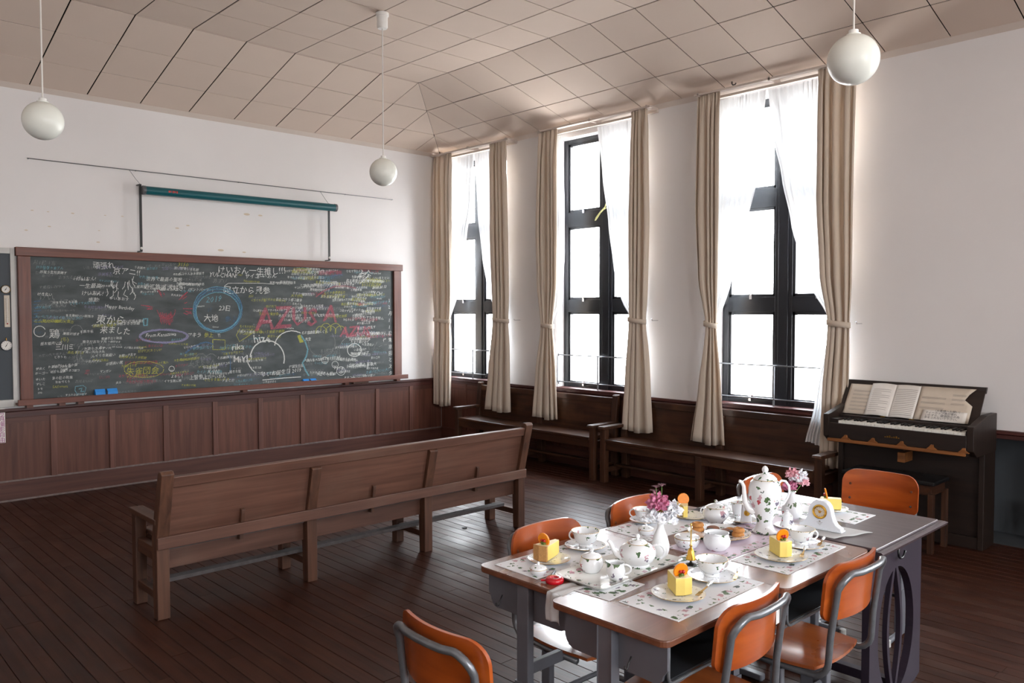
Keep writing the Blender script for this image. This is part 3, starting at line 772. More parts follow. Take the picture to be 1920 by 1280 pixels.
# chalk writing: (text, x, z of the baseline, height, colour, tilt) and strokes, metres on the board
ROWS=[(-2.107,-0.999,1.766,2.096,70,'wwywcbwpw',0.024,0.036),(-1.425,-1.003,1.269,1.761,40,'ywcbwwwp',0.025,0.037),(-2.352,-1.428,1.521,1.92,40,'wwwyfl',0.023,0.035),(-1.959,-1.007,0.82,1.381,60,'wwwflc',0.024,0.036),(-3.22,-2.455,0.89,1.328,36,'wwflyc',0.022,0.033),(-2.741,-1.966,0.842,0.962,12,'cwb',0.017,0.028),(-4.488,-3.895,1.542,2.055,34,'ffflcw',0.019,0.029),(-4.498,-3.718,1.092,1.548,34,'fwwfy',0.02,0.029),(-3.701,-3.187,1.745,2.038,22,'wfwc',0.02,0.03),(-3.83,-3.201,0.883,1.345,26,'ypyfpc',0.021,0.031),(-2.672,-2.33,1.304,1.804,16,'wfyy',0.022,0.033),(-4.507,-3.28,0.836,1.131,16,'ffw',0.02,0.029),(-2.199,-1.952,1.987,2.093,4,'wy',0.022,0.034)]
BT=[('月1日 1言', -4.488, 2.032, 0.037, 'f', 0),
('頑張れ', -4.008, 2.012, 0.063, 'w', 2),
('京アニ!!', -3.846, 1.974, 0.063, 'w', -3),
('けいおん!', -4.151, 1.902, 0.038, 'w', 0),
('一生最高!!', -4.126, 1.836, 0.043, 'w', 0),
('けいおん!', -4.11, 1.769, 0.043, 'w', 0),
('感謝!', -4.054, 1.712, 0.039, 'w', 0),
('ゆいあおす', -3.878, 1.733, 0.03, 'w', -4),
('Happy Birthday', -3.92, 1.66, 0.039, 'w', -6),
('東から', -3.995, 1.524, 0.082, 'w', -6),
('来ました', -3.961, 1.431, 0.068, 'w', -5),
('けい', -4.446, 1.723, 0.056, 'f', 0),
('大好き', -4.372, 1.668, 0.07, 'f', 0),
('鶏', -4.378, 1.397, 0.079, 'w', 0),
('(ち)', -4.286, 1.357, 0.042, 'y', 0),
('三川ミ', -4.33, 1.287, 0.052, 'w', 0),
('名古屋から来ました', -4.491, 1.529, 0.028, 'y', 0),
('がんばれ', -4.493, 1.432, 0.018, 'b', 0),
('3150', -3.254, 2.059, 0.047, 'y', 0),
('ゆいあず', -3.405, 2.059, 0.03, 'f', 0),
('けいおん一生推し', -2.864, 2.01, 0.075, 'w', 0),
('!!!', -2.2, 2.025, 0.091, 'w', 0),
('YUI-CHAN!', -2.946, 1.965, 0.058, 'w', 0),
('1987', -2.647, 1.984, 0.022, 'y', 0),
('サイコー', -2.573, 1.964, 0.05, 'w', 0),
('けいおん', -2.446, 1.973, 0.05, 'w', 0),
('Nyetmoren', -2.585, 1.92, 0.033, 'y', 0),
('足立から見参', -2.801, 1.808, 0.075, 'w', 0),
('350', -2.536, 1.767, 0.033, 'y', 0),
('あずU', -2.914, 1.907, 0.048, 'f', 0),
('世界で最高の聖地', -3.55, 1.913, 0.04, 'w', 0),
('近江鉄道 大好き!', -3.571, 1.837, 0.05, 'w', -2),
('加藤からお願いします', -3.401, 2.018, 0.031, 'l', 3),
('この曲が大好き', -3.147, 1.949, 0.031, 'f', 0),
('(ポントパーザ〜)', -3.155, 1.823, 0.032, 'w', 0),
('2019', -2.982, 1.71, 0.074, 'c', 4),
('11', -2.968, 1.619, 0.048, 'b', 8),
('23日', -2.853, 1.63, 0.059, 'w', 0),
('大地', -3.007, 1.524, 0.074, 'w', 0),
('参上', -2.794, 1.522, 0.059, 'b', 0),
('Cannon', -2.921, 1.459, 0.021, 'w', 0),
('Lumine', -3.079, 1.662, 0.026, 'w', 4),
('From.Kanazawa', -3.564, 1.378, 0.045, 'w', 2),
('アキラ', -3.173, 1.369, 0.047, 'w', 0),
('参上', -3.009, 1.365, 0.048, 'y', 0),
('!!', -2.868, 1.362, 0.048, 'w', 0),
('Queen', -3.629, 1.279, 0.025, 'y', 0),
('mm beloak.', -3.864, 1.291, 0.02, 'w', -4),
('2019.11.20', -3.66, 1.124, 0.02, 'y', 5),
('朱雀団会', -3.747, 1.034, 0.069, 'y', 0),
('おめでとうございます', -3.739, 0.983, 0.025, 'p', 4),
('rika', -2.726, 1.228, 0.081, 'w', 0),
('hize', -2.49, 1.292, 0.105, 'w', 3),
('MiYU', -2.711, 1.102, 0.082, 'w', 0),
('4 years', -2.707, 1.031, 0.032, 'f', 0),
('K-ON!', -2.972, 1.007, 0.042, 'w', 0),
('けいおん', -2.951, 0.952, 0.038, 'w', 0),
('上智参上!!', -3.159, 0.954, 0.047, 'w', 0),
('ハヤシライス', -3.18, 1.238, 0.047, 'l', 6),
('絶対負けない', -3.117, 1.241, 0.032, 'c', 4),
('ゆいお誕生日 2019', -2.407, 0.937, 0.051, 'w', 4),
('律誕生日会', -2.09, 1.011, 0.034, 'w', 3),
('AZ', -2.459, 1.436, 0.299, 'P', 0),
('US', -2.084, 1.458, 0.252, 'P', 0),
('A', -1.685, 1.506, 0.235, 'P', 0),
('AZUS', -1.471, 1.341, 0.15, 'P', -2),
('テナ ス', -2.138, 1.613, 0.062, 'w', 0),
('11.04', -2.145, 1.516, 0.034, 'w', 0),
('大好きだ', -1.977, 1.503, 0.034, 'w', 0),
('山田日のおめでとん', -2.052, 2.013, 0.034, 'w', 0),
('川いなが好き!!!', -1.725, 2.023, 0.041, 'P', 3),
('Happy 2019', -2.053, 1.967, 0.029, 'c', 0),
('Thank you! 2nd', -1.069, 2.054, 0.025, 'w', 0),
('2019.10.13', -1.027, 1.883, 0.043, 'w', 3),
('YCH', -1.02, 1.803, 0.061, 'w', 0),
('world', -0.969, 1.76, 0.031, 'w', 0),
('happy birthday', -1.237, 1.684, 0.037, 'y', 4),
('えがお7:45', -1.307, 1.744, 0.037, 'y', 0),
('Perfume', -2.134, 1.436, 0.028, 'w', -4),
('じゅんくん', -1.811, 1.384, 0.035, 'w', 0),
('先生', -1.896, 1.304, 0.035, 'w', 0),
('山ピか東上 和歌大', -1.35, 0.993, 0.042, 'w', 0),
('NZくん元μ', -1.758, 0.912, 0.041, 'w', 0),
('レッツラリ合宿', -1.295, 0.874, 0.024, 'w', 0),
('律', -0.885, 1.265, 0.044, 'w', 0),
('マンガン', -3.968, 1.065, 0.025, 'w', 0),
('NAMI', -4.291, 1.101, 0.024, 'w', 0),
('明日も頑張', -4.372, 1.082, 0.024, 'w', 0),
('あの日の約束', -4.361, 1.025, 0.028, 'w', 0),
('おめでとう', -4.336, 0.99, 0.024, 'w', 0),
('SAYonara', -4.358, 0.949, 0.029, 'y', 0),
('伊太く', -4.483, 1.116, 0.023, 'w', 0),
('ホーゴー', -4.492, 1.075, 0.023, 'w', 0),
('ゆいた', -4.489, 1.023, 0.023, 'w', 0),
('ずしこ', -4.486, 0.981, 0.023, 'w', 0),
('トモ', -4.478, 0.939, 0.023, 'w', 0),
('100', -4.475, 0.906, 0.023, 'w', 0),
('口ニコロ', -3.978, 1.012, 0.024, 'p', 0),
('タル', -3.838, 0.954, 0.025, 'w', 0),
('恋', -4.098, 1.062, 0.039, 'p', 0),
('よろしく', -3.338, 0.98, 0.031, 'w', 0),
('ムギちゃん', -3.161, 1.101, 0.052, 'f', 0),
('1', -0.805, 1.73, 0.05, 'w', 0),
('2', -0.806, 1.652, 0.05, 'w', 0),
('月', -0.807, 1.574, 0.05, 'w', 0),
('1', -0.807, 1.495, 0.051, 'w', 0),
('1', -0.808, 1.417, 0.051, 'w', 0),
('日', -0.809, 1.339, 0.051, 'w', 0),
('東', -0.809, 1.261, 0.05, 'w', 0),
('京', -0.81, 1.183, 0.05, 'w', 0),
('回', -0.811, 1.104, 0.051, 'w', 0),
('と', -0.811, 1.026, 0.051, 'w', 0),
('ス', -0.812, 0.948, 0.05, 'w', 0),
('タ', -0.813, 0.869, 0.051, 'w', 0),
('ジ', -0.813, 0.791, 0.05, 'w', 0)]
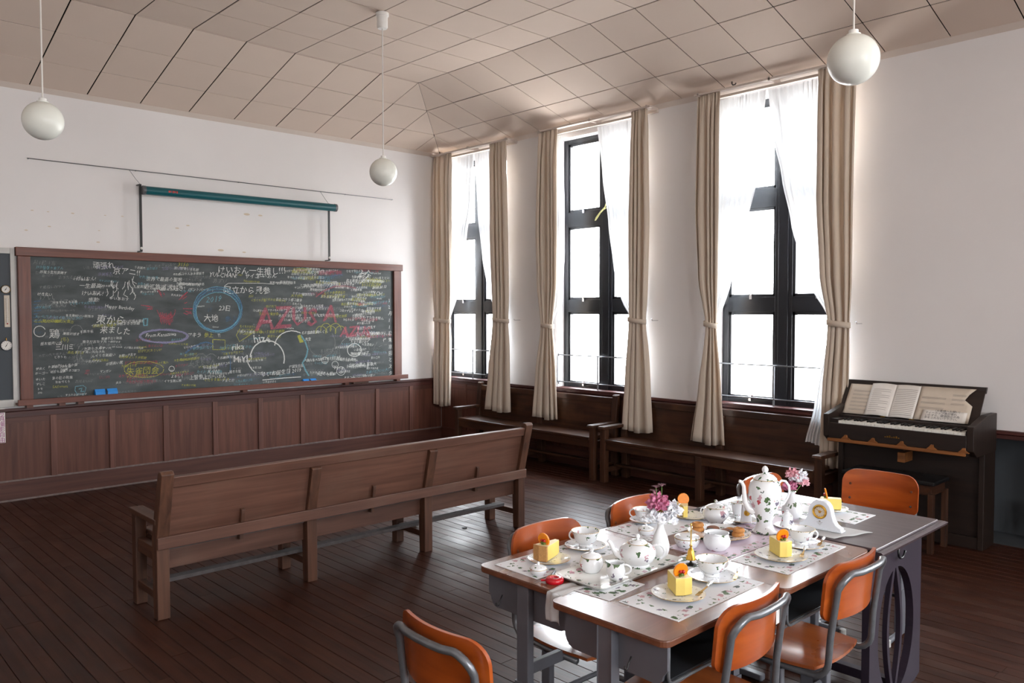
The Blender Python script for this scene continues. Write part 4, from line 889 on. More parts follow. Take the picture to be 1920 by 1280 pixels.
BS=[([(-2.657,1.776),(-2.676,1.8),(-2.705,1.825),(-2.738,1.843),(-2.774,1.858),(-2.81,1.862),(-2.843,1.867),(-2.88,1.869),(-2.92,1.861),(-2.952,1.849),(-2.985,1.838),(-3.016,1.815),(-3.044,1.794),(-3.067,1.768),(-3.083,1.735),(-3.098,1.707),(-3.105,1.673),(-3.109,1.639),(-3.109,1.608),(-3.102,1.575),(-3.092,1.545),(-3.072,1.517),(-3.054,1.487),(-3.028,1.464),(-2.997,1.445),(-2.962,1.429),(-2.931,1.418),(-2.894,1.411),(-2.858,1.406),(-2.821,1.411),(-2.781,1.421),(-2.751,1.434),(-2.715,1.45),(-2.688,1.473),(-2.663,1.498),(-2.643,1.526),(-2.622,1.556),(-2.612,1.589),(-2.61,1.627),(-2.605,1.659),(-2.614,1.693),(-2.625,1.726),(-2.643,1.76),(-2.664,1.789),(-2.691,1.809)],0.007,'c'),([(-2.609,1.657),(-2.617,1.695),(-2.625,1.728),(-2.648,1.762),(-2.673,1.791),(-2.698,1.816),(-2.734,1.835),(-2.769,1.848),(-2.808,1.86),(-2.843,1.865),(-2.882,1.863),(-2.924,1.856),(-2.962,1.843),(-2.996,1.823),(-3.023,1.803),(-3.054,1.778),(-3.074,1.748),(-3.091,1.712),(-3.101,1.683),(-3.102,1.645),(-3.1,1.611),(-3.093,1.575),(-3.08,1.542),(-3.062,1.515),(-3.04,1.483),(-3.007,1.459),(-2.977,1.442),(-2.939,1.427),(-2.901,1.419),(-2.862,1.415),(-2.825,1.416),(-2.782,1.429),(-2.745,1.438),(-2.712,1.462),(-2.68,1.486),(-2.654,1.511),(-2.638,1.546),(-2.62,1.578),(-2.611,1.612),(-2.612,1.653),(-2.612,1.69),(-2.624,1.724),(-2.641,1.753),(-2.664,1.784),(-2.692,1.812)],0.007,'b'),([(-2.811,1.849),(-2.847,1.854),(-2.879,1.849),(-2.911,1.842),(-2.947,1.833),(-2.974,1.818),(-3.006,1.798),(-3.026,1.781),(-3.049,1.756),(-3.065,1.73),(-3.081,1.701),(-3.086,1.673),(-3.094,1.64),(-3.089,1.611),(-3.086,1.579),(-3.075,1.554),(-3.06,1.526),(-3.044,1.498),(-3.021,1.475),(-2.997,1.455),(-2.968,1.443),(-2.935,1.429),(-2.902,1.418),(-2.867,1.419),(-2.835,1.416),(-2.8,1.42),(-2.766,1.432),(-2.736,1.441),(-2.706,1.459),(-2.676,1.481),(-2.655,1.505),(-2.638,1.53),(-2.623,1.559),(-2.614,1.589),(-2.606,1.622),(-2.609,1.656),(-2.612,1.686),(-2.623,1.717),(-2.641,1.746),(-2.657,1.771),(-2.68,1.793),(-2.708,1.813),(-2.738,1.83),(-2.771,1.838),(-2.806,1.847)],0.007,'b'),([(-2.618,1.64),(-2.623,1.674),(-2.632,1.71),(-2.65,1.739),(-2.671,1.765),(-2.696,1.789),(-2.73,1.811),(-2.76,1.827),(-2.795,1.837),(-2.834,1.842),(-2.871,1.844),(-2.905,1.839),(-2.944,1.831),(-2.978,1.815),(-3.005,1.794),(-3.035,1.774),(-3.055,1.748),(-3.075,1.72),(-3.088,1.687),(-3.093,1.654),(-3.096,1.62),(-3.09,1.591),(-3.083,1.556),(-3.062,1.526),(-3.044,1.502),(-3.021,1.479),(-2.992,1.455),(-2.956,1.44),(-2.925,1.432),(-2.887,1.422),(-2.851,1.422),(-2.81,1.427),(-2.773,1.438),(-2.741,1.454),(-2.712,1.474),(-2.683,1.497),(-2.661,1.519),(-2.642,1.55),(-2.627,1.583),(-2.621,1.615),(-2.619,1.651),(-2.626,1.685),(-2.637,1.718),(-2.656,1.75),(-2.677,1.775)],0.007,'c'),([(-2.82,1.837),(-2.848,1.842),(-2.881,1.841),(-2.914,1.835),(-2.943,1.827),(-2.97,1.82),(-2.993,1.802),(-3.02,1.787),(-3.04,1.767),(-3.06,1.745),(-3.07,1.722),(-3.082,1.696),(-3.092,1.671),(-3.094,1.646),(-3.097,1.619),(-3.089,1.594),(-3.082,1.565),(-3.071,1.546),(-3.055,1.522),(-3.036,1.498),(-3.017,1.479),(-2.991,1.466),(-2.964,1.45),(-2.935,1.44),(-2.907,1.434),(-2.877,1.432),(-2.844,1.434),(-2.818,1.436),(-2.786,1.445),(-2.757,1.457),(-2.733,1.473),(-2.705,1.486),(-2.684,1.51),(-2.664,1.529),(-2.652,1.558),(-2.639,1.581),(-2.633,1.611),(-2.63,1.638),(-2.633,1.665),(-2.64,1.688),(-2.647,1.715),(-2.663,1.742),(-2.679,1.766),(-2.701,1.782),(-2.722,1.8)],0.007,'b'),([(-2.786,1.816),(-2.82,1.819),(-2.848,1.825),(-2.882,1.823),(-2.915,1.815),(-2.947,1.807),(-2.977,1.795),(-3.004,1.78),(-3.027,1.757),(-3.048,1.735),(-3.064,1.71),(-3.076,1.688),(-3.084,1.656),(-3.085,1.629),(-3.085,1.605),(-3.08,1.575),(-3.067,1.55),(-3.056,1.522),(-3.039,1.498),(-3.016,1.479),(-2.989,1.46),(-2.964,1.446),(-2.934,1.436),(-2.903,1.429),(-2.869,1.429),(-2.837,1.43),(-2.803,1.432),(-2.77,1.444),(-2.739,1.459),(-2.716,1.472),(-2.688,1.493),(-2.667,1.52),(-2.651,1.542),(-2.64,1.569),(-2.636,1.601),(-2.633,1.628),(-2.634,1.657),(-2.642,1.684),(-2.651,1.711),(-2.672,1.74),(-2.692,1.762),(-2.714,1.782),(-2.741,1.798),(-2.772,1.808),(-2.8,1.82)],0.007,'b'),([(-2.649,1.682),(-2.66,1.708),(-2.679,1.738),(-2.702,1.756),(-2.728,1.778),(-2.757,1.791),(-2.788,1.803),(-2.822,1.812),(-2.852,1.81),(-2.888,1.811),(-2.921,1.803),(-2.95,1.793),(-2.978,1.778),(-3.009,1.76),(-3.03,1.739),(-3.048,1.718),(-3.064,1.689),(-3.076,1.665),(-3.081,1.636),(-3.08,1.607),(-3.075,1.58),(-3.067,1.55),(-3.053,1.522),(-3.032,1.502),(-3.013,1.48),(-2.987,1.462),(-2.956,1.449),(-2.927,1.438),(-2.893,1.429),(-2.858,1.429),(-2.826,1.429),(-2.797,1.435),(-2.76,1.449),(-2.731,1.46),(-2.706,1.48),(-2.685,1.505),(-2.664,1.525),(-2.651,1.554),(-2.641,1.582),(-2.633,1.61),(-2.638,1.642),(-2.646,1.671),(-2.652,1.697),(-2.673,1.725),(-2.693,1.748)],0.008,'c'),([(-3.175,1.381),(-3.178,1.385),(-3.186,1.4),(-3.199,1.403),(-3.217,1.418),(-3.247,1.423),(-3.27,1.429),(-3.303,1.432),(-3.331,1.436),(-3.366,1.439),(-3.399,1.444),(-3.435,1.443),(-3.47,1.437),(-3.499,1.437),(-3.528,1.431),(-3.553,1.425),(-3.575,1.416),(-3.59,1.41),(-3.599,1.404),(-3.607,1.396),(-3.606,1.386),(-3.603,1.379),(-3.594,1.371),(-3.581,1.36),(-3.562,1.352),(-3.539,1.348),(-3.51,1.338),(-3.482,1.332),(-3.452,1.332),(-3.419,1.33),(-3.385,1.329),(-3.352,1.328),(-3.318,1.331),(-3.284,1.334),(-3.254,1.335),(-3.233,1.341),(-3.213,1.353),(-3.191,1.361),(-3.187,1.364),(-3.182,1.374),(-3.178,1.386)],0.009,'l'),([(-3.172,1.376),(-3.173,1.391),(-3.182,1.397),(-3.197,1.412),(-3.212,1.42),(-3.241,1.429),(-3.262,1.433),(-3.295,1.437),(-3.327,1.443),(-3.366,1.443),(-3.404,1.447),(-3.434,1.445),(-3.47,1.44),(-3.502,1.438),(-3.531,1.438),(-3.557,1.431),(-3.581,1.424),(-3.597,1.414),(-3.605,1.403),(-3.611,1.397),(-3.614,1.384),(-3.611,1.374),(-3.604,1.364),(-3.584,1.355),(-3.565,1.348),(-3.545,1.341),(-3.514,1.335),(-3.485,1.327),(-3.455,1.327),(-3.422,1.321),(-3.382,1.321),(-3.35,1.325),(-3.314,1.322),(-3.283,1.329),(-3.253,1.331),(-3.229,1.337),(-3.208,1.346),(-3.186,1.356),(-3.174,1.366),(-3.173,1.376),(-3.172,1.383)],0.009,'l'),([(-3.162,1.378),(-3.161,1.388),(-3.172,1.397),(-3.185,1.409),(-3.209,1.42),(-3.231,1.427),(-3.259,1.434),(-3.292,1.444),(-3.327,1.449),(-3.363,1.452),(-3.404,1.448),(-3.434,1.452),(-3.475,1.446),(-3.503,1.447),(-3.533,1.437),(-3.561,1.434),(-3.586,1.428),(-3.601,1.415),(-3.612,1.409),(-3.618,1.4),(-3.621,1.389),(-3.621,1.378),(-3.606,1.368),(-3.597,1.356),(-3.574,1.346),(-3.549,1.337),(-3.518,1.333),(-3.488,1.328),(-3.457,1.324),(-3.417,1.32),(-3.381,1.314),(-3.347,1.32),(-3.313,1.32),(-3.278,1.327),(-3.245,1.328),(-3.218,1.334),(-3.196,1.342),(-3.179,1.354),(-3.166,1.36),(-3.166,1.377),(-3.165,1.385)],0.009,'l'),([(-3.403,1.079),(-3.41,1.092),(-3.422,1.104),(-3.436,1.114),(-3.458,1.124),(-3.476,1.13),(-3.501,1.137),(-3.524,1.146),(-3.55,1.146),(-3.577,1.15),(-3.607,1.151),(-3.632,1.15),(-3.66,1.145),(-3.682,1.145),(-3.704,1.139),(-3.722,1.131),(-3.736,1.121),(-3.747,1.109),(-3.758,1.099),(-3.76,1.09),(-3.758,1.08),(-3.756,1.066),(-3.749,1.055),(-3.734,1.045),(-3.72,1.035),(-3.7,1.022),(-3.682,1.015),(-3.658,1.012),(-3.633,1.003),(-3.605,1.001),(-3.58,1.001),(-3.551,0.999),(-3.522,1.001),(-3.5,1.002),(-3.474,1.007),(-3.453,1.015),(-3.438,1.026),(-3.421,1.032),(-3.409,1.041),(-3.405,1.054),(-3.4,1.068)],0.005,'y'),([(-4.405,1.465),(-4.409,1.474),(-4.417,1.483),(-4.426,1.49),(-4.436,1.495),(-4.445,1.496),(-4.457,1.495),(-4.466,1.492),(-4.476,1.486),(-4.482,1.479),(-4.488,1.47),(-4.49,1.458),(-4.491,1.448),(-4.49,1.436),(-4.485,1.424),(-4.48,1.418),(-4.47,1.41),(-4.461,1.406),(-4.451,1.403),(-4.44,1.405),(-4.429,1.405),(-4.419,1.412),(-4.41,1.421),(-4.407,1.429),(-4.404,1.44)],0.006,'w'),([(-4.121,1.414),(-4.114,1.422),(-4.112,1.432),(-4.107,1.444),(-4.107,1.454),(-4.108,1.461),(-4.114,1.473),(-4.118,1.479),(-4.122,1.491),(-4.133,1.495),(-4.139,1.498),(-4.149,1.5),(-4.158,1.5),(-4.167,1.501),(-4.176,1.495),(-4.183,1.492),(-4.193,1.484),(-4.198,1.475),(-4.202,1.465),(-4.203,1.456),(-4.204,1.445),(-4.203,1.434),(-4.199,1.424),(-4.195,1.417),(-4.186,1.409)],0.005,'f'),([(-2.152,1.065),(-2.148,1.086),(-2.144,1.109),(-2.145,1.131),(-2.147,1.152),(-2.152,1.172),(-2.158,1.192),(-2.169,1.212),(-2.179,1.23),(-2.194,1.248),(-2.207,1.264),(-2.226,1.277),(-2.244,1.288),(-2.263,1.3),(-2.282,1.306),(-2.301,1.31),(-2.324,1.315),(-2.345,1.316),(-2.366,1.314),(-2.386,1.309),(-2.406,1.303),(-2.424,1.297),(-2.442,1.286),(-2.462,1.273),(-2.477,1.26),(-2.489,1.245),(-2.501,1.227),(-2.509,1.21),(-2.518,1.189),(-2.525,1.17),(-2.527,1.149)],0.012,'w'),([(-2.561,1.173),(-2.562,1.167),(-2.562,1.16),(-2.563,1.152),(-2.562,1.144),(-2.563,1.139),(-2.562,1.131),(-2.559,1.124),(-2.559,1.117),(-2.558,1.109),(-2.556,1.104),(-2.555,1.099),(-2.553,1.091),(-2.55,1.083),(-2.548,1.077),(-2.542,1.07),(-2.539,1.064),(-2.536,1.06),(-2.534,1.053),(-2.53,1.045),(-2.525,1.041),(-2.523,1.036),(-2.516,1.028),(-2.514,1.024),(-2.509,1.016),(-2.504,1.012),(-2.496,1.008),(-2.492,1.003),(-2.486,0.998),(-2.482,0.992),(-2.475,0.987)],0.009,'w'),([(-1.952,1.385),(-1.964,1.394),(-1.979,1.396),(-1.989,1.401),(-2.001,1.406),(-2.015,1.407),(-2.031,1.41),(-2.041,1.411),(-2.055,1.413),(-2.069,1.411),(-2.082,1.409),(-2.096,1.408),(-2.108,1.405),(-2.121,1.403),(-2.134,1.397),(-2.146,1.393),(-2.158,1.387),(-2.169,1.383),(-2.179,1.375),(-2.188,1.369),(-2.199,1.36),(-2.207,1.354),(-2.216,1.343),(-2.222,1.333),(-2.231,1.325),(-2.236,1.314),(-2.241,1.305),(-2.244,1.295),(-2.247,1.284),(-2.251,1.271),(-2.253,1.261)],0.01,'w'),([(-1.947,1.363),(-1.896,1.293),(-1.865,1.204),(-1.885,1.129),(-1.931,1.061),(-1.9,0.99),(-1.856,0.917)],0.018,'c'),([(-2.396,0.903),(-2.336,0.905),(-2.153,0.911),(-1.952,0.911)],0.009,'w'),([(-1.972,1.364),(-1.947,1.294),(-1.922,1.305)],0.04,'y'),([(-1.633,1.381),(-1.632,1.395),(-1.634,1.412),(-1.642,1.425),(-1.651,1.435),(-1.662,1.445),(-1.676,1.454),(-1.689,1.457),(-1.705,1.457),(-1.72,1.456),(-1.734,1.451),(-1.745,1.44),(-1.756,1.429),(-1.762,1.414),(-1.765,1.401),(-1.766,1.386),(-1.764,1.374)],0.006,'y'),([(-1.573,1.41),(-1.572,1.424),(-1.575,1.439),(-1.581,1.453),(-1.589,1.466),(-1.6,1.474),(-1.612,1.484),(-1.629,1.488),(-1.646,1.487),(-1.658,1.486),(-1.672,1.477),(-1.683,1.468),(-1.696,1.457),(-1.701,1.445),(-1.704,1.431),(-1.704,1.414),(-1.702,1.402)],0.006,'y'),([(-1.511,1.38),(-1.513,1.392),(-1.515,1.409),(-1.52,1.422),(-1.53,1.436),(-1.542,1.446),(-1.553,1.452),(-1.569,1.455),(-1.586,1.457),(-1.599,1.454),(-1.612,1.449),(-1.624,1.438),(-1.635,1.426),(-1.643,1.415),(-1.646,1.399),(-1.645,1.384),(-1.641,1.37)],0.006,'y'),([(-1.45,1.409),(-1.448,1.422),(-1.453,1.439),(-1.458,1.453),(-1.468,1.464),(-1.48,1.475),(-1.494,1.482),(-1.506,1.486),(-1.524,1.487),(-1.538,1.482),(-1.554,1.476),(-1.567,1.469),(-1.576,1.455),(-1.583,1.442),(-1.586,1.429),(-1.587,1.412),(-1.582,1.397)],0.006,'y'),([(-1.388,1.376),(-1.388,1.391),(-1.39,1.405),(-1.398,1.422),(-1.403,1.432),(-1.417,1.443),(-1.433,1.451),(-1.445,1.455),(-1.462,1.455),(-1.479,1.454),(-1.494,1.445),(-1.505,1.437),(-1.514,1.425),(-1.522,1.412),(-1.524,1.397),(-1.525,1.382),(-1.52,1.366)],0.006,'y'),([(-1.847,1.333),(-1.856,1.308),(-1.857,1.284),(-1.856,1.261),(-1.852,1.236),(-1.841,1.211),(-1.83,1.192),(-1.813,1.17),(-1.791,1.156),(-1.771,1.141),(-1.745,1.131),(-1.721,1.123),(-1.693,1.12),(-1.666,1.121),(-1.64,1.127),(-1.616,1.137),(-1.592,1.148),(-1.572,1.165),(-1.556,1.185),(-1.543,1.205),(-1.532,1.229),(-1.527,1.255),(-1.527,1.28),(-1.528,1.303),(-1.538,1.328),(-1.548,1.351),(-1.564,1.372)],0.006,'f'),([(-1.078,1.171),(-1.08,1.19),(-1.081,1.208),(-1.089,1.229),(-1.096,1.246),(-1.108,1.264),(-1.125,1.279),(-1.141,1.294),(-1.158,1.306),(-1.176,1.319),(-1.198,1.329),(-1.217,1.335),(-1.24,1.341),(-1.267,1.344),(-1.289,1.341),(-1.312,1.341),(-1.331,1.338),(-1.355,1.332),(-1.376,1.323),(-1.393,1.314),(-1.411,1.302),(-1.426,1.289),(-1.441,1.272),(-1.451,1.256),(-1.461,1.24),(-1.468,1.222),(-1.469,1.204),(-1.473,1.184),(-1.472,1.167),(-1.47,1.146),(-1.462,1.128)],0.007,'f'),([(-1.186,1.174),(-1.187,1.195),(-1.196,1.214),(-1.212,1.227),(-1.23,1.241),(-1.254,1.25),(-1.276,1.251),(-1.3,1.25),(-1.323,1.242),(-1.34,1.231),(-1.356,1.216),(-1.367,1.201),(-1.368,1.181),(-1.365,1.162),(-1.358,1.146),(-1.342,1.128),(-1.324,1.117),(-1.301,1.11),(-1.28,1.105),(-1.255,1.106),(-1.235,1.112),(-1.214,1.124),(-1.2,1.139),(-1.189,1.155),(-1.187,1.177)],0.008,'w'),([(-1.398,0.945),(-1.402,0.962),(-1.409,0.975),(-1.422,0.987),(-1.438,0.995),(-1.455,0.999),(-1.471,0.995),(-1.486,0.991),(-1.499,0.979),(-1.505,0.967),(-1.51,0.951),(-1.508,0.937),(-1.498,0.924),(-1.488,0.912),(-1.473,0.904),(-1.455,0.901),(-1.437,0.902),(-1.422,0.908),(-1.411,0.919),(-1.403,0.932),(-1.398,0.946)],0.005,'w'),([(-1.481,0.938),(-1.477,0.933),(-1.471,0.928),(-1.463,0.925),(-1.455,0.924),(-1.447,0.924),(-1.439,0.927),(-1.433,0.93),(-1.429,0.935)],0.005,'w'),([(-1.488,1.023),(-1.491,1.034),(-1.495,1.045),(-1.506,1.053),(-1.517,1.06),(-1.529,1.061),(-1.541,1.06),(-1.554,1.056),(-1.562,1.048),(-1.569,1.037),(-1.57,1.027),(-1.567,1.016),(-1.563,1.006),(-1.554,0.996),(-1.541,0.993),(-1.531,0.989),(-1.517,0.991),(-1.505,0.996),(-1.496,1.002),(-1.489,1.012),(-1.488,1.024)],0.005,'w'),([(-1.548,1.015),(-1.545,1.011),(-1.541,1.008),(-1.536,1.006),(-1.529,1.005),(-1.523,1.005),(-1.518,1.007),(-1.513,1.01),(-1.51,1.013)],0.005,'w'),([(-3.3,1.066),(-3.302,1.074),(-3.306,1.081),(-3.31,1.088),(-3.319,1.092),(-3.327,1.094),(-3.335,1.092),(-3.342,1.089),(-3.346,1.084),(-3.35,1.077),(-3.352,1.069),(-3.352,1.061),(-3.347,1.053),(-3.342,1.048),(-3.336,1.043),(-3.327,1.042),(-3.32,1.042),(-3.313,1.047),(-3.306,1.052),(-3.302,1.059),(-3.3,1.066)],0.005,'w'),([(-3.339,1.059),(-3.337,1.056),(-3.334,1.054),(-3.331,1.052),(-3.327,1.052),(-3.323,1.052),(-3.32,1.053),(-3.317,1.055),(-3.315,1.058)],0.004,'w'),([(-1.616,1.077),(-1.619,1.088),(-1.625,1.099),(-1.633,1.107),(-1.644,1.113),(-1.655,1.114),(-1.669,1.113),(-1.681,1.109),(-1.689,1.101),(-1.693,1.091),(-1.697,1.08),(-1.694,1.07),(-1.689,1.059),(-1.682,1.052),(-1.671,1.046),(-1.658,1.043),(-1.644,1.044),(-1.633,1.049),(-1.625,1.055),(-1.618,1.067),(-1.617,1.076)],0.005,'w'),([(-1.676,1.069),(-1.673,1.065),(-1.668,1.062),(-1.663,1.059),(-1.657,1.058),(-1.651,1.059),(-1.645,1.06),(-1.641,1.063),(-1.638,1.067)],0.005,'w'),([(-2.918,1.341),(-2.792,1.333),(-2.793,1.236),(-2.919,1.24),(-2.918,1.341)],0.007,'y'),([(-3.196,1.213),(-3.117,1.268),(-3.037,1.307),(-2.983,1.316),(-2.913,1.293)],0.014,'b'),([(-2.832,1.221),(-2.766,1.207),(-2.739,1.125),(-2.741,1.016)],0.009,'b'),([(-3.167,1.086),(-3.135,1.095),(-3.109,1.072),(-3.083,1.097),(-3.056,1.075),(-3.024,1.1),(-2.987,1.056)],0.006,'f'),([(-2.886,1.164),(-2.89,1.175),(-2.899,1.181),(-2.907,1.188),(-2.919,1.195),(-2.929,1.196),(-2.941,1.199),(-2.953,1.195),(-2.962,1.193),(-2.973,1.185),(-2.98,1.178),(-2.988,1.17),(-2.99,1.16)],0.006,'f'),([(-2.989,1.173),(-2.993,1.18),(-3.002,1.187),(-3.01,1.195),(-3.02,1.2),(-3.03,1.201),(-3.044,1.2),(-3.054,1.202),(-3.064,1.198),(-3.075,1.191),(-3.082,1.184),(-3.087,1.178),(-3.091,1.17)],0.006,'f'),([(-4.008,1.26),(-4.012,1.278),(-4.018,1.292),(-4.026,1.305),(-4.029,1.317),(-4.036,1.331),(-4.046,1.337),(-4.056,1.343),(-4.066,1.351),(-4.075,1.349),(-4.086,1.35),(-4.096,1.346),(-4.102,1.346),(-4.113,1.335),(-4.122,1.33),(-4.129,1.317),(-4.137,1.307),(-4.144,1.289),(-4.148,1.275),(-4.151,1.26),(-4.153,1.241),(-4.158,1.224),(-4.158,1.208),(-4.153,1.188),(-4.153,1.171)],0.006,'f'),([(-4.038,1.233),(-4.037,1.252),(-4.043,1.265),(-4.046,1.28),(-4.058,1.287),(-4.07,1.294),(-4.079,1.297),(-4.092,1.296),(-4.103,1.292),(-4.11,1.283),(-4.118,1.27),(-4.122,1.253),(-4.127,1.235),(-4.123,1.22),(-4.121,1.204),(-4.112,1.193),(-4.106,1.181),(-4.095,1.174),(-4.082,1.173),(-4.071,1.175),(-4.06,1.178),(-4.05,1.19),(-4.042,1.2),(-4.04,1.217),(-4.035,1.233)],0.006,'f'),([(-3.428,1.608),(-3.424,1.518)],0.005,'p'),([(-3.417,1.593),(-3.413,1.499)],0.005,'p'),([(-3.405,1.612),(-3.401,1.522)],0.005,'p'),([(-3.393,1.605),(-3.39,1.499)],0.005,'p'),([(-3.382,1.601),(-3.379,1.513)],0.005,'p'),([(-3.37,1.607),(-3.367,1.497)],0.005,'p'),([(-3.359,1.591),(-3.355,1.508)],0.006,'p'),([(-3.347,1.601),(-3.344,1.491)],0.006,'p'),([(-3.336,1.603),(-3.333,1.487)],0.005,'p'),([(-3.324,1.615),(-3.321,1.513)],0.006,'p'),([(-3.313,1.597),(-3.309,1.521)],0.005,'p'),([(-3.456,1.639),(-3.451,1.625),(-3.446,1.613),(-3.44,1.596),(-3.433,1.588),(-3.432,1.573),(-3.421,1.57),(-3.406,1.557),(-3.394,1.556),(-3.38,1.551),(-3.369,1.547),(-3.357,1.55),(-3.34,1.551),(-3.327,1.562),(-3.316,1.568),(-3.309,1.574),(-3.296,1.585),(-3.291,1.598),(-3.285,1.614),(-3.284,1.626),(-3.285,1.641)],0.006,'p'),([(-3.422,1.612),(-3.423,1.6),(-3.419,1.596),(-3.415,1.586),(-3.412,1.583),(-3.407,1.577),(-3.401,1.573),(-3.394,1.569),(-3.385,1.566),(-3.376,1.562),(-3.371,1.563),(-3.36,1.566),(-3.352,1.569),(-3.346,1.57),(-3.338,1.574),(-3.333,1.58),(-3.327,1.586),(-3.326,1.595),(-3.322,1.602),(-3.324,1.608),(-3.324,1.619)],0.006,'p'),([(-3.246,1.734),(-3.181,1.791)],0.008,'p'),([(-3.207,1.649),(-3.11,1.648)],0.007,'p'),([(-3.213,1.74),(-3.17,1.771)],0.007,'p'),([(-3.218,1.763),(-3.162,1.814)],0.008,'p'),([(-3.22,1.759),(-3.161,1.81)],0.008,'p'),([(-3.492,1.663),(-3.549,1.668)],0.007,'p'),([(-3.495,1.645),(-3.548,1.643)],0.008,'p'),([(-3.409,1.779),(-3.434,1.828)],0.008,'p'),([(-3.166,1.607),(-3.124,1.597)],0.007,'p'),([(-3.381,1.772),(-3.39,1.799)],0.008,'p'),([(-3.197,1.7),(-3.165,1.711)],0.008,'p'),([(-3.185,1.624),(-3.128,1.614)],0.008,'p'),([(-3.203,1.605),(-3.16,1.59)],0.008,'p'),([(-3.515,1.671),(-3.599,1.681)],0.007,'p'),([(-3.496,1.648),(-3.54,1.647)],0.008,'p'),([(-3.406,1.758),(-3.446,1.826)],0.007,'p'),([(-1.761,1.782),(-1.661,1.848),(-1.526,1.898),(-1.389,1.906),(-1.25,1.885)],0.014,'P'),([(-1.195,1.991),(-1.18,2.035),(-1.166,1.994)],0.008,'w'),([(-1.11,1.998),(-1.073,2.043),(-1.146,1.978)],0.007,'w'),([(-1.218,2.014),(-1.19,2.055),(-1.23,1.992)],0.007,'w'),([(-1.197,2.027),(-1.196,1.989),(-1.195,1.989)],0.007,'w'),([(-1.149,2.056),(-1.097,2.064),(-1.196,2.047)],0.008,'w'),([(-1.156,2.07),(-1.181,2.11),(-1.169,2.089)],0.008,'w'),([(-1.064,2.067),(-1.09,2.118),(-1.08,2.083)],0.008,'w'),([(-1.177,2.044),(-1.201,2.007),(-1.125,2.043)],0.007,'w'),([(-1.131,2.038),(-1.072,2.092),(-1.131,2.035)],0.008,'w'),([(-1.144,1.945),(-1.131,1.988),(-1.195,1.934)],0.007,'w'),([(-1.231,2.016),(-1.195,2.021),(-1.168,2.022)],0.007,'w'),([(-1.173,2.058),(-1.179,2.066),(-1.145,2.049)],0.008,'w'),([(-1.078,2.008),(-1.088,2.052),(-1.046,2.029)],0.007,'w'),([(-1.152,1.981),(-1.145,2.016),(-1.13,2.02)],0.007,'w'),([(-3.66,1.801),(-3.647,1.756),(-3.662,1.731)],0.005,'w'),([(-3.814,1.862),(-3.81,1.818),(-3.834,1.793)],0.005,'w'),([(-3.735,1.897),(-3.745,1.852),(-3.764,1.827)],0.005,'w'),([(-3.71,1.898),(-3.714,1.853),(-3.709,1.828)],0.005,'w'),([(-3.671,1.84),(-3.667,1.795),(-3.643,1.771)],0.005,'w'),([(-3.676,1.927),(-3.668,1.882),(-3.653,1.858)],0.005,'w'),([(-3.86,1.903),(-3.855,1.859),(-3.836,1.835)],0.005,'w'),([(-3.895,1.83),(-3.887,1.786),(-3.9,1.762)],0.005,'w'),([(-3.849,1.908),(-3.864,1.863),(-3.827,1.839)],0.005,'w'),([(-3.701,1.91),(-3.697,1.865),(-3.681,1.841)],0.005,'w'),([(-3.841,1.813),(-3.842,1.768),(-3.87,1.744)],0.005,'w'),([(-3.802,1.895),(-3.819,1.851),(-3.795,1.827)],0.004,'w'),([(-3.796,1.806),(-3.803,1.761),(-3.793,1.737)],0.005,'w'),([(-3.659,1.949),(-3.672,1.904),(-3.634,1.88)],0.005,'w'),([(-3.732,1.823),(-3.753,1.778),(-3.714,1.754)],0.005,'w'),([(-3.84,1.898),(-3.851,1.854),(-3.84,1.829)],0.005,'w'),([(-3.677,1.85),(-3.675,1.805),(-3.696,1.78)],0.005,'w'),([(-3.717,1.892),(-3.71,1.847),(-3.711,1.823)],0.005,'w'),([(-2.801,1.813),(-2.789,1.878),(-2.749,1.906),(-2.614,1.909),(-2.382,1.914),(-2.25,1.906)],0.005,'w'),([(-4.252,0.914),(-4.253,0.914),(-4.252,0.914)],0.001,'c'),([(-4.174,0.952),(-4.113,0.957),(-4.087,0.936),(-4.106,0.875),(-4.162,0.883),(-4.179,0.918),(-4.174,0.952)],0.006,'c'),([(-4.148,0.926),(-4.122,0.934),(-4.131,0.901),(-4.105,0.904)],0.01,'c'),([(-4.491,1.709),(-4.432,1.714)],0.007,'b'),([(-4.491,1.681),(-4.459,1.686)],0.007,'b'),([(-4.492,1.654),(-4.442,1.658)],0.008,'b'),([(-4.493,1.626),(-4.432,1.631)],0.007,'b'),([(-4.493,1.598),(-4.456,1.603)],0.007,'b'),([(-4.494,1.571),(-4.464,1.575)],0.008,'b'),([(-4.494,1.543),(-4.426,1.547)],0.008,'b'),([(-4.495,1.515),(-4.433,1.519)],0.007,'b'),([(-3.585,1.55),(-3.542,1.554),(-3.548,1.489),(-3.577,1.489),(-3.581,1.54)],0.015,'c'),([(-2.632,1.444),(-2.673,1.379),(-2.64,1.313),(-2.565,1.355),(-2.483,1.408)],0.006,'y'),([(-1.559,2.016),(-1.436,2.037),(-1.423,2.02)],0.015,'b'),([(-1.459,1.222),(-1.417,1.235)],0.005,'f'),([(-1.397,1.216),(-1.354,1.249)],0.006,'f'),([(-1.334,1.209),(-1.292,1.218)],0.006,'f'),([(-1.27,1.217),(-1.228,1.23)],0.006,'f'),([(-1.206,1.247),(-1.163,1.262)],0.006,'f'),([(-1.142,1.221),(-1.099,1.223)],0.006,'f'),([(-1.077,1.244),(-1.033,1.214)],0.005,'f'),([(-1.011,1.199),(-0.966,1.265)],0.006,'f'),([(-0.945,1.206),(-0.9,1.221)],0.006,'f'),([(-0.877,1.225),(-0.832,1.228)],0.005,'f')]
